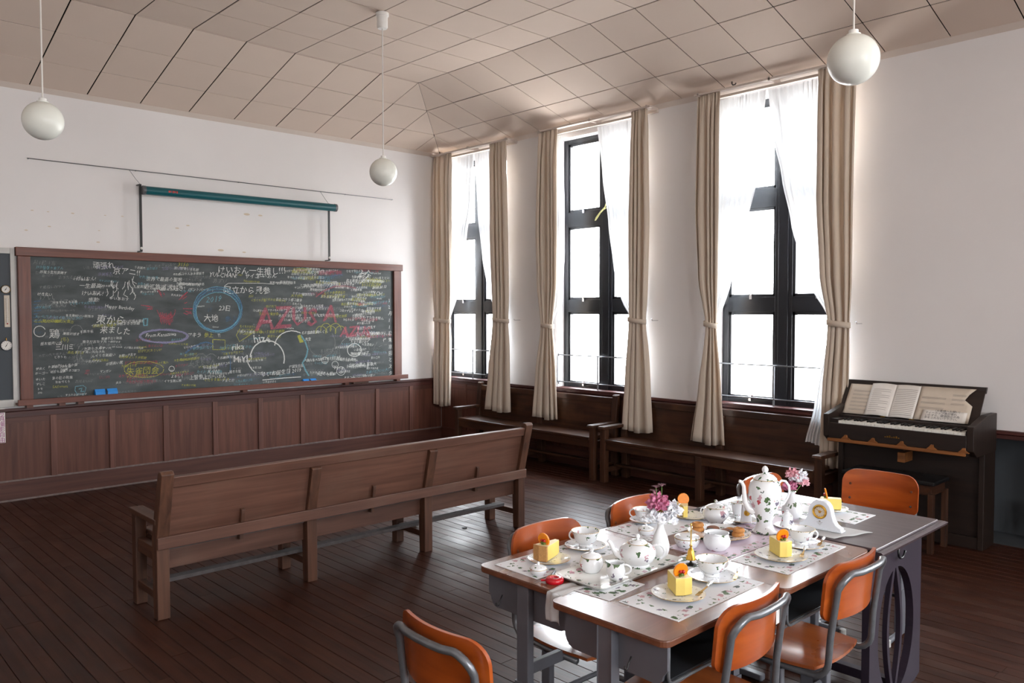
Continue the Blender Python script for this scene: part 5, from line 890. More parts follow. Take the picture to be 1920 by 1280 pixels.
# ================================================================ BLACKBOARD WALL
cb = MB(); cb.box(-4.53, -0.73, -0.022, -0.002, 0.86, 2.11)
board = cb.build('chalkboard', M['chalkboard'])
tag(board, 'wide green-black chalkboard covered in coloured chalk writing, brown wooden frame', 'chalkboard')
fb = MB(); fb.box(-4.62, -0.615, -0.055, -0.001, 2.097, 2.172); fb.build('frame_rail', M['frame'], board, bevel=0.004)
for x0, x1 in ((-4.606, -4.51), (-0.739, -0.635)):
    MB().box(x0, x1, -0.05, -0.001, 0.84, 2.097).build('frame_stile', M['framez'], board, bevel=0.004)
t_ = MB(); t_.box(-4.645, -0.60, -0.13, -0.001, 0.822, 0.842); t_.box(-4.645, -0.60, -0.13, -0.116, 0.842, 0.872)
t_.build('chalk_tray', M['frame'], board, bevel=0.003)
for x in (-4.55, -4.30, -4.15, -2.62, -1.42, -1.2, -0.72):
    MB().box(x-0.025, x+0.025, -0.10, -0.036, 0.797, 0.822).build('tray_bracket', M['frame'], board)
MB().box(-1.36, -1.16, -0.135, -0.04, 0.805, 0.822).build('tray_slide', M['bench2'], board)
# small scribbled notes between the larger ones: random syllables in the colours and sizes seen on each stretch of board
nrng = random.Random(4)
KANA = 'ありがとうけいおんだいすきまたきますサイコ最高感謝大好先生東京阪名古屋'
for (xa, xb, za, zb, n_, cols, h0, h1) in ROWS:
    for _ in range(n_):
        h = nrng.uniform(h0, h1); k_ = nrng.randint(4, 9); x = nrng.uniform(xa, xb)
        if x+k_*h*0.95 > -0.76: continue
        BT.append((''.join(nrng.choice(KANA) for _ in range(k_)), x, nrng.uniform(za, zb), h, nrng.choice(cols), nrng.uniform(-5, 5)))
jobs = []
for s, x, z, h, c, r_ in BT:
    cu = bpy.data.curves.new('t', 'FONT'); cu.body = s; cu.size = h*1.12; cu.resolution_u = 1; cu.offset = 0.0001*h/0.05 if c != 'P' else 0.004
    o = bpy.data.objects.new('t', cu); COL.objects.link(o); jobs.append((o, cu))
dg = bpy.context.evaluated_depsgraph_get(); dg.update()
keys_ = list(CH); scrib = {k_: MB() for k_ in keys_}
jr = random.Random(2)
meshes = [bpy.data.meshes.new_from_object(o.evaluated_get(dg)) for o, cu in jobs]
for (o, cu) in jobs: bpy.data.objects.remove(o); bpy.data.curves.remove(cu)
NBIG = 115
for i, ((s, x, z, h, c, r_), me) in enumerate(zip(BT, meshes)):
    y = -0.0232-0.0004*(i % 6) - (0.003 if c == 'P' else 0)
    rad = math.radians(r_); sh = jr.uniform(0.0, 0.22); sxx = jr.uniform(0.86, 1.02)
    for v in me.vertices:
        a_, b2 = v.co.x*sxx, v.co.y
        a_ += sh*b2; a_ += 0.05*h*math.sin(b2/h*5+i); b2 += 0.05*h*math.sin(a_/h*2.3+i*1.7)
        v.co = (a_*math.cos(rad)-b2*math.sin(rad), 0.0, a_*math.sin(rad)+b2*math.cos(rad)) if i < NBIG else (x+a_*math.cos(rad)-b2*math.sin(rad), y, z+a_*math.sin(rad)+b2*math.cos(rad))
    if i < NBIG:
        me.name = 'chalk_writing'; me.materials.clear(); me.materials.append(CH[c])
        o = bpy.data.objects.new('chalk_writing', me); COL.objects.link(o); o.parent = board; o.location = (x, y, z)
    else:
        scrib[c].add([v.co[:] for v in me.vertices], [list(p.vertices) for p in me.polygons]); bpy.data.meshes.remove(me)
def ribbon(mb, pts, wd, y):
    n_ = len(pts); L = []; 
    for i in range(n_):
        a_ = pts[max(i-1, 0)]; b2 = pts[min(i+1, n_-1)]; dx, dz = b2[0]-a_[0], b2[1]-a_[1]; q = math.hypot(dx, dz) or 1
        nx, nz = -dz/q*wd/2, dx/q*wd/2
        L += [(pts[i][0]+nx, y, pts[i][1]+nz), (pts[i][0]-nx, y, pts[i][1]-nz)]
    mb.add(L, [(2*i, 2*i+1, 2*i+3, 2*i+2) for i in range(n_-1)])
for i, (pts, wd, c) in enumerate(BS): ribbon(scrib[c], pts, wd, -0.0258-0.0003*(i % 5))
for c, mb in scrib.items():
    if mb.v: mb.build('chalk_scribble', CH[c], board, fix=False)['kind'] = 'stuff'

def eraser(name, x0, x1, label, tilt=False):
    root = thing(name, label, 'eraser', ((x0+x1)/2, -0.075, 0.842))
    L = x1-x0
    a_ = MB()
    for (p, q) in ((-L/2, -0.008), (0.008, L/2)): a_.prism([(-0.03, 0.012), (0.03, 0.012), (0.028, 0.05), (0.004, 0.078), (-0.02, 0.05)], p, q, 'x')
    a_.build('felt_cover', M['blue'], root, bevel=0.002)
    MB().box(-L/2+0.004, L/2-0.004, -0.032, 0.032, 0.0, 0.014).build('felt_pad', M['bluedark'], root)
    MB().box(-0.007, 0.007, -0.028, 0.03, 0.012, 0.06).build('strap', M['bluedark'], root)
    return root
eraser('blackboard_eraser', -4.03, -3.84, 'blue two-part blackboard eraser standing at the left of the chalk tray')
e2 = eraser('blackboard_eraser', -1.955, -1.80, 'smaller blue blackboard eraser lying at the right of the chalk tray')
e2.scale = (1, 0.9, 0.62)

# screen tube on two arms
r_ = thing('projection_screen', 'teal rolled projection screen tube held on two black arms above the chalkboard', 'projector screen', (-2.575, 0, 2.75))
MB().tube([(-1.0, -0.12, -0.004), (1.0, -0.12, 0.008)], 0.040, 20).build('screen_tube', M['teal'], r_, smooth=40)
for s_ in (-1, 1): MB().tube([(s_*1.0, -0.12, -0.004 if s_ < 0 else 0.008), (s_*1.022, -0.12, -0.004 if s_ < 0 else 0.008)], 0.043, 20).build('end_cap', M['tubegrey'], r_, smooth=40)
for s_ in (-1, 1):
    a_ = MB(); x = -1.03 if s_ < 0 else 0.955
    a_.box(x-0.011, x+0.011, -0.083, -0.074, -0.565, 0.055); a_.box(x-0.011, x+0.011, -0.078, -0.002, -0.573, -0.563); a_.box(x-0.011, x+0.011, -0.08, -0.002, 0.047, 0.055)
    a_.build('support_arm', M['black'], r_)
    MB().ball((x, -0.088, -0.54), 0.013, 10).build('screw_cap', M['white'], r_, smooth=True)
bdg = MB()
for i, w_ in enumerate((0.012, 0.006, 0.012, 0.009, 0.012)): bdg.box(-0.80+i*0.018, -0.80+i*0.018+w_, -0.1612, -0.155, -0.010+0.003*(i % 2), 0.010)
bdg.build('red_badge', M['redink'], r_)
# wire rail
wr = thing('picture_rail_wire', 'thin wire rail strung along the white wall above the screen tube', 'wire', (-2.62, 0, 2.935))
MB().tube([(-1.89, -0.02, 0.001), (1.89, -0.02, -0.001)], 0.004, 6).build('wire', M['tubegrey'], wr)
for x in (-1.88, -1.0, 0, 1.25, 1.88): MB().tube([(x, -0.002, 0), (x, -0.022, 0)], 0.005, 6).build('wall_pin', M['tubegrey'], wr)
MB().tube([(-1.06, -0.02, 0), (-1.02, -0.06, -0.08), (-0.985, -0.078, -0.13)], 0.002, 5).build('hanging_wire', M['tubegrey'], wr)
MB().tube([(0.93, -0.02, 0), (0.965, -0.06, -0.08), (0.995, -0.078, -0.13)], 0.002, 5).build('hanging_wire', M['tubegrey'], wr)

# grey board at the far left with three dials
bd = MB().box(-6.9, -4.655, -0.02, -0.002, 0.87, 2.115).build('notice_board', M['slate'])
tag(bd, 'slate grey board in a white frame left of the chalkboard', 'notice board')
f_ = MB(); f_.box(-4.658, -4.624, -0.035, -0.001, 0.81, 2.16); f_.build('frame_stile', M['greywhite'], bd, bevel=0.003)
f_ = MB(); f_.box(-6.95, -4.658, -0.035, -0.001, 2.112, 2.16); f_.build('frame_rail', M['greywhite'], bd, bevel=0.003)
f_ = MB(); f_.box(-6.95, -4.658, -0.045, -0.001, 0.81, 0.872); f_.build('frame_rail', M['greywhite'], bd, bevel=0.003)
f_ = MB(); f_.box(-6.95, -6.9, -0.035, -0.001, 0.872, 2.112); f_.build('frame_stile', M['greywhite'], bd, bevel=0.003)
def dial(name, x, z, r, rim, face, label, cat, hook=False):
    ro = thing(name, label, cat, (x, -0.02, z))
    Mx = Matrix.Rotation(PI/2, 4, 'X')
    MB().lathe([(0, 0.0), (r, 0.0), (r*1.0, 0.012), (r*0.9, 0.018), (r*0.84, 0.014), (r*0.84, 0.009)], n=28, M=Mx).build('rim', rim, ro, smooth=40)
    MB().lathe([(0, 0.010), (r*0.86, 0.010), (r*0.86, 0.0125), (0, 0.0125)], n=28, M=Mx).build('face', face, ro)
    k = MB()
    for i in range(12):
        a = 2*PI*i/12; k.box(r*0.66, r*0.78, -0.0012, 0.0012, 0.0126, 0.0132, Mx @ Matrix.Rotation(a, 4, 'Z'))
    k.build('markings', M['ink'], ro)
    h = MB(); h.box(-0.001, r*0.5, -0.0015, 0.0015, 0.0134, 0.0144, Mx @ Matrix.Rotation(1.1, 4, 'Z')); h.box(-0.001, r*0.36, -0.002, 0.002, 0.0146, 0.0154, Mx @ Matrix.Rotation(-2.2, 4, 'Z')); h.ball((0, -0.015, 0), 0.004, 8)
    h.build('pointer', M['black'], ro)
    if hook: MB().tube([(0, -0.008, r), (0, -0.008, r+0.012), (0, -0.002, r+0.02)], 0.004, 6).build('hanging_ring', M['brassy'], ro)
dial('wall_clock', -4.695, 1.81, 0.036, M['brassy'], M['paper'], 'small round brass-rimmed clock at the top of the slate board', 'clock')
dial('hygrometer', -4.70, 1.335, 0.045, M['chrome'], M['paper'], 'round silver hygrometer dial below the thermometer on the slate board', 'gauge', True)
th = thing('thermometer', 'long cream wall thermometer between the two round dials', 'thermometer', (-4.688, -0.02, 1.625))
MB().box(-0.021, 0.021, -0.009, 0, -0.135, 0.135).build('backing_plate', M['oldpaper'], th, bevel=0.002)
MB().tube([(0, -0.011, -0.10), (0, -0.011, 0.11)], 0.0025, 8).build('glass_tube', M['white'], th)
k = MB()
for i in range(26): k.box(-0.014, -0.006 if i % 5 else -0.003, -0.0095, -0.0089, -0.09+i*0.0078, -0.0888+i*0.0078)
for i in range(26): k.box(0.006 if i % 5 else 0.003, 0.014, -0.0095, -0.0089, -0.09+i*0.0078, -0.0888+i*0.0078)
k.build('scale_marks', M['ink'], th)
MB().ball((0, -0.012, -0.105), 0.006, 8).build('bulb', M['berry'], th)
ps = MB().box(-4.86, -4.722, -0.026, -0.023, 0.51, 0.806).build('poster', M['paper'])
tag(ps, 'white notice with vertical purple characters on the panelling under the slate board', 'poster')
for i, c in enumerate('写真撮影自由'): textmesh(c, 0.05, M['purpleink'], 'lettering', ps, (-4.772, -0.0265, 0.745-i*0.046), (PI/2, 0, 0))

# ================================================================ PENDANT LAMPS
def pendant():
    ro = thing('pendant_lamp', 'x', 'lamp', (0, 0, 0), 0, 'white globe pendant lamps')
    pr = [(0.0, -0.107)]+[(0.107*math.sin(PI*i/20), -0.107*math.cos(PI*i/20)) for i in range(1, 19)]+[(0.03, 0.101), (0.03, 0.108), (0.0, 0.108)]
    MB().lathe(pr, n=36).build('globe_shade', M['globe'], ro, smooth=50)
    MB().lathe([(0, 0.108), (0.02, 0.108), (0.02, 0.125), (0.006, 0.13), (0, 0.13)], n=16).build('lamp_cap', M['white'], ro, smooth=40)
    MB().tube([(0, 0, 0.125), (0, 0, 1.12)], 0.0045, 8).build('cord', M['cord'], ro)
    MB().lathe([(0, 1.10), (0.036, 1.10), (0.042, 1.11), (0.042, 1.19), (0.05, 1.195), (0.05, 1.218), (0, 1.218)], n=24).build('ceiling_canopy', M['white'], ro, smooth=40)
    return ro
pl = pendant()
pl.location = (-2.66, -2.66, 2.70); pl['label'] = 'white globe pendant lamp hanging nearest the corner, beside the screen tube'
copy_tree(pl, (-5.03, -2.76, 2.70), 0, 'white globe pendant lamp hanging at the left over the chalkboard side')
copy_tree(pl, (-2.775, -6.383, 2.70), 0, 'largest-looking white globe pendant lamp, in front of the piano-side window')

# ================================================================ BENCHES
def bench(label, L, nmid, loc, rz, mats, lean=0.09, detail=True):
    mx_, mz_, my_ = mats
    ro = thing('wooden_bench', label, 'bench', loc, rz, 'long wooden benches')
    h = L/2; D = 0.345
    def yb(z): return -lean*max(0, z-0.42)/0.38          # back leans towards -y
    ends = [-h+0.033, h-0.033]; mids = [-h+0.033+(L-0.066)*(i+1)/(nmid+1) for i in range(nmid)]
    for i, x in enumerate(ends+mids):
        zt = 0.795 if i < 2 else 0.705; w2 = 0.033
        p = MB(); pr = [(-0.012, 0), (0.048, 0), (0.062, 0.42), (yb(zt)+0.045, zt-0.012), (yb(zt)+0.03, zt), (yb(zt)+0.006, zt), (yb(zt)-0.012, zt-0.015), (-0.012, 0.42)]
        p.prism(pr, x-w2, x+w2, 'x'); p.build('back_post', mz_, ro, bevel=0.004)
        MB().box(x-0.03, x+0.03, D-0.03, D+0.03, 0, 0.385 if i > 1 else 0.505).build('front_leg', mz_, ro, bevel=0.004)
        MB().box(x-0.02, x+0.02, 0.045, D-0.028, 0.095, 0.135).build('side_stretcher', my_, ro, bevel=0.002)
        if i < 2:
            MB().box(x-0.02, x+0.02, 0.045, D-0.028, 0.30, 0.372).build('side_rail', my_, ro, bevel=0.002)
            MB().prism([(-0.0, 0.502), (D+0.055, 0.502), (D+0.06, 0.515), (D+0.05, 0.532), (0.0, 0.532)], x-0.037, x+0.037, 'x').build('armrest', my_, ro, bevel=0.004)
    e0, e1 = -h+0.066, h-0.066
    def slab(z0, z1, t0, t1): return [(yb(z0)+t0, z0), (yb(z0)+t1, z0), (yb(z1)+t1, z1), (yb(z1)+t0, z1)]
    MB().prism(slab(0.702, 0.762, -0.006, 0.04), e0, e1, 'x').build('top_rail', mx_, ro, bevel=0.005)
    MB().prism(slab(0.40, 0.705, 0.018, 0.03), e0, e1, 'x').build('back_panel', mx_, ro)
    MB().box(-h, h, -0.03, -0.010, 0.376, 0.44).build('back_rail', mx_, ro, bevel=0.003)
    MB().box(e0, e1, 0.066, D+0.035, 0.385, 0.412).build('seat', mx_, ro, bevel=0.006)
    MB().box(e0, e1, 0.03, 0.068, 0.355, 0.371).build('seat_ledge', M['dust'] if detail else mx_, ro)
    MB().box(e0, e1, 0.040, 0.058, 0.25, 0.354).build('back_apron', mx_, ro, bevel=0.002)
    MB().box(e0, e1, D-0.022, D+0.018, 0.31, 0.384).build('front_apron', mx_, ro, bevel=0.002)
    MB().box(-h+0.05, h-0.05, 0.16, 0.225, 0.136, 0.158).build('long_stretcher', M['dust'] if detail == 2 else mx_, ro, bevel=0.003)
    if detail:
        allx = sorted(ends+mids)
        for a_, b2 in zip(allx, allx[1:]):
            xm = (a_+b2)/2
            MB().prism([(yb(0.44)-0.012, 0.44), (yb(0.44)+0.018, 0.44), (yb(0.53)+0.018, 0.520), (yb(0.53)+0.0, 0.512), (yb(0.5)-0.006, 0.49), (yb(0.47)-0.01, 0.47)], xm-0.011, xm+0.011, 'x').build('wooden_catch', mz_, ro, bevel=0.002)
            MB().box(xm-0.011, xm+0.011, 0.0, 0.03, 0.34, 0.40).build('peg', mz_, ro)
    return ro
B1 = (M['bench'], M['benchz'], M['benchy']); B2 = (M['bench2'], M['bench2z'], M['bench2z'])
bench('long brown bench standing alone mid-floor with its back to the viewer', 2.68, 2, (-3.415, -3.62, 0), 0, B1, detail=2)
bench('dark bench against the window wall nearest the blackboard corner', 2.10, 1, (-0.075, -1.86, 0), 90, B2, lean=0.02, detail=0)
bench('dark bench against the window wall next to the piano', 2.18, 1, (-0.075, -4.07, 0), 90, B2, lean=0.02, detail=0)

# small things: floor scrap, ceiling pins, tape marks on the white wall
sc_ = MB(); rs_ = random.Random(8)
for i in range(9):
    a = 2*PI*i/9; l_ = rs_.uniform(0.010, 0.024); sc_.add([(0, 0, 0.006), (l_*math.cos(a-0.25), l_*math.sin(a-0.25), 0.001), (l_*1.3*math.cos(a), l_*1.3*math.sin(a), 0.009*rs_.random()), (l_*math.cos(a+0.25), l_*math.sin(a+0.25), 0.001)], [(0, 1, 2, 3)])
o = sc_.build('dry_leaf', M['ink'], solid=0.001, fix=False); o.location = (-2.424, -3.356, 0.001)
tag(o, 'small dark dry leaf lying on the shiny floor behind the long bench', 'leaf')
for i, (x, z, w2) in enumerate([(-4.477, 2.496, .012), (-4.355, 2.494, .010), (-4.159, 2.496, .014), (-3.89, 2.5, .010), (-3.741, 2.502, .012), (-4.347, 2.366, .014), (-4.526, 2.322, .014), (-3.944, 2.358, .010), (-3.954, 2.252, .016), (-3.241, 2.428, .020), (-3.137, 2.461, .018), (-2.531, 2.619, .034), (-2.383, 2.619, .024), (-2.811, 2.237, .032), (-2.565, 2.228, .020)]):
    o = MB().lathe([(0, 0), (w2, 0), (w2*0.9, 0.0008), (0, 0.001)], n=10, M=Matrix.Translation((x, -0.0005, z)) @ Matrix.Rotation(PI/2, 4, 'X') @ Matrix.Scale(0.35, 4, (0, 1, 0))).build('tape_mark', M['tapemark'], wall_back)
for k_, (x, y, z, lb) in enumerate([(-0.13, -4.17, 3.552, 'small dark hook on the ceiling above the window beside the piano'), (-0.075, -0.09, 3.556, 'small dark hook at the ceiling corner above the first drape')]):
    h_ = MB(); h_.tube([(x, y, z+0.02), (x, y, z), (x-0.006, y-0.012, z-0.012), (x, y-0.03, z-0.01), (x+0.004, y-0.036, z+0.002)], 0.006, 6)
    tag(h_.build('ceiling_hook', M['black']), lb, 'hook')
# ================================================================ SCHOOL DESKS
def make_desk(label):
    """user side is local -y; top 0.65 x 0.45 at z 0.70"""
    ro = thing('school_desk', label, 'desk', (0, 0, 0), 0, 'school desks pushed together')
    MB().prism(rpoly(-0.325, 0.325, -0.225, 0.225, 0.03, 5), 0.6985, 0.70, 'z').build('desktop_laminate', M['desk'], ro)
    MB().prism(rpoly(-0.325, 0.325, -0.225, 0.225, 0.03, 5), 0.677, 0.6984, 'z').build('desktop', M['deskedge'], ro, bevel=0.004)
    for s in (-1, 1):
        x = s*0.283
        side = [(0.19, 0.676), (0.19, 0.60)]+[(0.19-0.045+0.045*math.cos(math.radians(a)), 0.60+0.045*math.sin(math.radians(a))) for a in (-15, -35, -55, -75, -90)]+[(-0.13, 0.552)]+[(-0.16+0.03*math.cos(math.radians(a)), 0.58+0.03*math.sin(math.radians(a))) for a in (-90, -120, -150, -180)]+[(-0.205, 0.60), (-0.205, 0.676)]
        MB().prism(side, x-0.006, x+0.006, 'x').build('side_plate', M['grey'], ro)
        cl = MB(); cl.prism(rpoly(x+s*0.006, x+s*0.036, -0.028, 0.028, 0.004, 2), 0.03, 0.676, 'z'); cl.build('leg', M['grey'], ro)
        cl = MB(); cl.prism(rpoly(x+s*0.002, x+s*0.041, -0.034, 0.034, 0.004, 2), 0.03, 0.34, 'z'); cl.box(x+s*0.04, x+s*0.045, -0.006, 0.006, 0.29, 0.31); cl.build('leg_sleeve', M['grey'], ro)
        ft = MB(); ft.prism(rpoly(x-0.0, x+s*0.038, -0.20, 0.20, 0.008, 3) if s > 0 else rpoly(x+s*0.038, x, -0.20, 0.20, 0.008, 3), 0.006, 0.032, 'z'); ft.build('foot_runner', M['grey'], ro, bevel=0.004)
        for yy in (-0.18, 0.18): MB().lathe([(0, 0), (0.016, 0), (0.016, 0.008), (0, 0.008)], (x+s*0.019, yy, 0), 12).build('foot_pad', M['black'], ro)
        MB().tube([(x+s*0.036, -0.10, 0.62), (x+s*0.05, -0.10, 0.60), (x+s*0.056, -0.10, 0.585), (x+s*0.066, -0.10, 0.59), (x+s*0.066, -0.10, 0.60)], 0.0025, 6).build('bag_hook', M['black'], ro, smooth=True)
    t = MB(); t.box(-0.277, 0.277, -0.19, 0.185, 0.556, 0.562); t.box(-0.277, 0.277, 0.18, 0.186, 0.562, 0.676); t.build('book_tray', M['traydark'], ro)
    rim = MB(); rim.tube([(-0.277, -0.20, 0.672), (-0.277, -0.20, 0.585)]+arc((-0.252, 0.58), 0.025, 180, 270, 5, 'xz', -0.20)+arc((0.252, 0.58), 0.025, 270, 360, 5, 'xz', -0.20)+[(0.277, -0.20, 0.672)], 0.0055, 8)
    rim.build('tray_rim', M['tubegrey'], ro, smooth=True)
    MB().box(-0.277, 0.277, -0.012, 0.012, 0.36, 0.40).build('crossbar', M['grey'], ro, bevel=0.003)
    return ro
dA = make_desk('front-left school desk carrying the red tape holder and the cake with a brown sponge end'); dA.location = (-4.037, -5.963, 0); dA.rotation_euler = (0, 0, PI)
copy_tree(dA, (-4.108, -6.392, 0), 0, 'nearest school desk, with the porcelain tray and a yellow cake on its mat')
copy_tree(dA, (-3.385, -5.963, 0), 180, 'far school desk holding the lidded sugar bowl and the cup behind the flowers')
copy_tree(dA, (-3.468, -6.415, 0), 0, 'school desk next to the dark table, its open dark tray facing the viewer')

# ================================================================ CHAIRS
def make_chair(label):
    """front is local +y, seat centre at the origin"""
    ro = thing('school_chair', label, 'chair', (0, 0, 0), 0, 'orange plywood school chairs')
    def back(u, v):
        # rounded plywood back, curved in plan
        x = -0.195+0.39*u; z = 0.575+0.19*v
        return x, z
    poly = rpoly(-0.193, 0.193, 0.572, 0.770, [0.065, 0.065, 0.035, 0.035], 6)
    def yb(x, z): return -0.170 - 0.045*(1-(x/0.195)**2) - 0.09*(z-0.572)
    # curved plate: dense strip grid clipped to the rounded outline
    nx = 24; vs = []; fs = []
    def zr(x):
        zs = []
        for i in range(len(poly)):
            p, q = poly[i], poly[(i+1) % len(poly)]
            if (p[0]-x)*(q[0]-x) <= 0 and abs(p[0]-q[0]) > 1e-9: zs.append(p[1]+(q[1]-p[1])*(x-p[0])/(q[0]-p[0]))
        return min(zs), max(zs)
    m_ = MB(); xs = [-0.1929+0.3858*(0.5-0.5*math.cos(PI*i/nx)) for i in range(nx+1)]; nz = 6
    for side in (0, 1):
        for x in xs:
            a_, b_ = zr(x)
            for j in range(nz+1):
                z = a_+(b_-a_)*j/nz; m_.v.append((x, yb(x, z)+(0.011 if side else 0.0), z))
    st = (nx+1)*(nz+1)
    for i in range(nx):
        for j in range(nz):
            a_ = i*(nz+1)+j; m_.f.append([a_, a_+1, a_+nz+2, a_+nz+1]); m_.f.append([st+a_, st+a_+nz+1, st+a_+nz+2, st+a_+1])
    for i in range(nx):
        for j in (0, nz):
            a_ = i*(nz+1)+j; m_.f.append([a_, a_+nz+1, st+a_+nz+1, st+a_])
    for i in (0, nx):
        for j in range(nz):
            a_ = i*(nz+1)+j; m_.f.append([a_, a_+1, st+a_+1, st+a_])
    m_.mi = [0]*len(m_.f)
    m_.build('backrest', M['ply'], ro, smooth=50)
    for sx in (-1, 1):
        for z in (0.615, 0.69):
            MB().lathe([(0, 0.0), (0.007, 0.0), (0.006, 0.003), (0, 0.004)], n=12, M=Matrix.Translation((sx*0.155, yb(0.155, z)+0.011, z)) @ Matrix.Rotation(-PI/2, 4, 'X')).build('screw', M['chrome'] if z < 0.65 else M['deskedge'], ro)
    # seat: scooped plywood, rounded corners, rolled front edge
    def seat(side):
        n_ = 16; out = []
        for i in range(n_+1):
            for j in range(n_+1):
                u = -1+2*i/n_; v = -1+2*j/n_
                # squircle map
                x = u*math.sqrt(1-v*v/2*0.42)*0.19; y = v*math.sqrt(1-u*u/2*0.42)*0.185+0.03
                z = 0.402-0.012*math.exp(-((x/0.11)**2+((y+0.0)/0.12)**2)) - 0.10*max(0, (y-0.15))**1.3*2 + 0.02*max(0, -y-0.10)
                out.append((x, y, z-(0.011 if side else 0)))
        return out, n_
    a_, n_ = seat(0); b_, _ = seat(1); sm = MB(); sm.v = a_+b_; st = (n_+1)**2
    for i in range(n_):
        for j in range(n_):
            q = i*(n_+1)+j; sm.f.append([q, q+n_+1, q+n_+2, q+1]); sm.f.append([st+q, st+q+1, st+q+n_+2, st+q+n_+1])
    for i in range(n_):
        for q, q2 in ((i, i+1), (n_*(n_+1)+i, n_*(n_+1)+i+1), (i*(n_+1), (i+1)*(n_+1)), (i*(n_+1)+n_, (i+1)*(n_+1)+n_)):
            sm.f.append([q, q2, st+q2, st+q])
    sm.mi = [0]*len(sm.f); sm.build('seat', M['plyseat'], ro, smooth=50)
    # tube frame: inverted U round the back, down the sides, forward under the seat
    path = []
    for s in (-1, 1):
        side = [(s*0.172, 0.15, 0.375), (s*0.176, 0.0, 0.375), (s*0.173, -0.09, 0.375)]
        side += [(s*0.172, -0.125-0.06*math.sin(math.radians(a)), 0.435-0.06*math.cos(math.radians(a))) for a in (15, 35, 55, 75, 90)]
        side += [(s*0.170, -0.19, 0.52), (s*0.168, -0.206, 0.64), (s*0.168, -0.212, 0.685)]
        side += [(s*(0.118+0.05*math.cos(math.radians(a))), -0.212-0.03*math.sin(math.radians(a))*0.9, 0.688+0.05*math.sin(math.radians(a))) for a in (20, 45, 70, 90)]
        path.append(side)
    mid = [(x, -0.241-0.016*(1-(x/0.14)**2), 0.738) for x in (-0.08, -0.03, 0.03, 0.08)]
    MB().tube(path[0]+mid+path[1][::-1], 0.0115, 10).build('tube_frame', M['tubegrey'], ro, smooth=True)
    for s in (-1, 1):
        x = s*0.172
        l_ = MB(); l_.prism(rpoly(x-0.013, x+0.013, -0.022, 0.022, 0.004, 2), 0.028, 0.364, 'z'); l_.build('leg', M['grey'], ro)
        l_ = MB(); l_.prism(rpoly(x-0.018, x+0.018, -0.028, 0.028, 0.004, 2), 0.028, 0.24, 'z'); l_.build('leg_sleeve', M['grey'], ro)
        MB().tube([(x, -0.19, 0.018), (x, 0.17, 0.018)], 0.014, 10).build('foot_runner', M['grey'], ro, smooth=50)
        for yy in (-0.185, 0.165): MB().lathe([(0, 0), (0.017, 0.0), (0.017, 0.03), (0, 0.034)], (x, yy, 0), 12).build('foot_cap', M['greywhite'], ro)
    MB().tube([(-0.172, 0, 0.20), (0.172, 0, 0.20)], 0.010, 8).build('crossbar', M['grey'], ro)
    MB().box(-0.172, 0.172, -0.02, 0.02, 0.364, 0.384).build('seat_support', M['grey'], ro)
    return ro
c0 = make_chair('orange plywood chair on the viewer side of the nearest desk, white sticker on its back')
c0.location = (-4.085, -6.485, 0); c0.rotation_euler = (0, 0, math.radians(3))
copy_tree(c0, (-3.475, -6.53, 0), 0, 'orange plywood chair at the desk beside the dark table, its seat seen from above')
copy_tree(c0, (-4.715, -6.215, 0), -91, 'orange plywood chair alone at the lower left, paint worn off its tube')
copy_tree(c0, (-3.975, -5.89, 0), 178, 'orange plywood chair pushed in behind the front-left desk, by the sponge-ended cake')
copy_tree(c0, (-3.36, -5.87, 0), 182, 'orange plywood chair pushed in at the far desk, behind the pink flowers')
copy_tree(c0, (-2.505, -6.01, 0), 180, 'orange plywood chair behind the dark table, mostly hidden by the coffee pot')
copy_tree(c0, (-2.15, -6.205, 0), 92, 'orange plywood chair facing the dark table from the piano side')
s_ = MB().box(0.135, 0.160, -0.2035, -0.2025, 0.635, 0.685).build('paper_sticker', M['white'], c0)

# ================================================================ DARK TABLE
tb = thing('dark_table', 'dark purple-brown wooden table with moulded edge and openwork end legs', 'table', (-2.797, -6.225, 0))
MB().box(-0.328, 0.325, -0.43, 0.42, 0.688, 0.70).build('table_top', M['table'], tb, bevel=0.003)
e_ = MB()
prof = [(0.0, 0.655), (0.012, 0.655), (0.022, 0.668), (0.036, 0.672), (0.04, 0.682), (0.03, 0.688), (0.0, 0.688)]
hx, hy = 0.325, 0.42
ring = []
for (px, pz) in prof:
    ring.append([(-0.324, -hy-px*0.9, pz), (hx+px*1.3, -hy-px*0.9, pz), (hx+px*1.3, hy+px*0.3, pz), (-0.324, hy+px*0.3, pz)])
vs = [p for r__ in ring for p in r__]; n_ = len(prof); fs = []
for i in range(n_):
    for k in range(3): fs.append((i*4+k, i*4+k+1, ((i+1) % n_)*4+k+1, ((i+1) % n_)*4+k))
fs += [tuple(i*4 for i in range(n_)), tuple(i*4+3 for i in range(n_))]
e_.add(vs, fs); e_.build('edge_moulding', M['table'], tb)
MB().box(-0.30, 0.30, -0.36, 0.36, 0.60, 0.686).build('apron', M['tableleg'], tb, bevel=0.003)
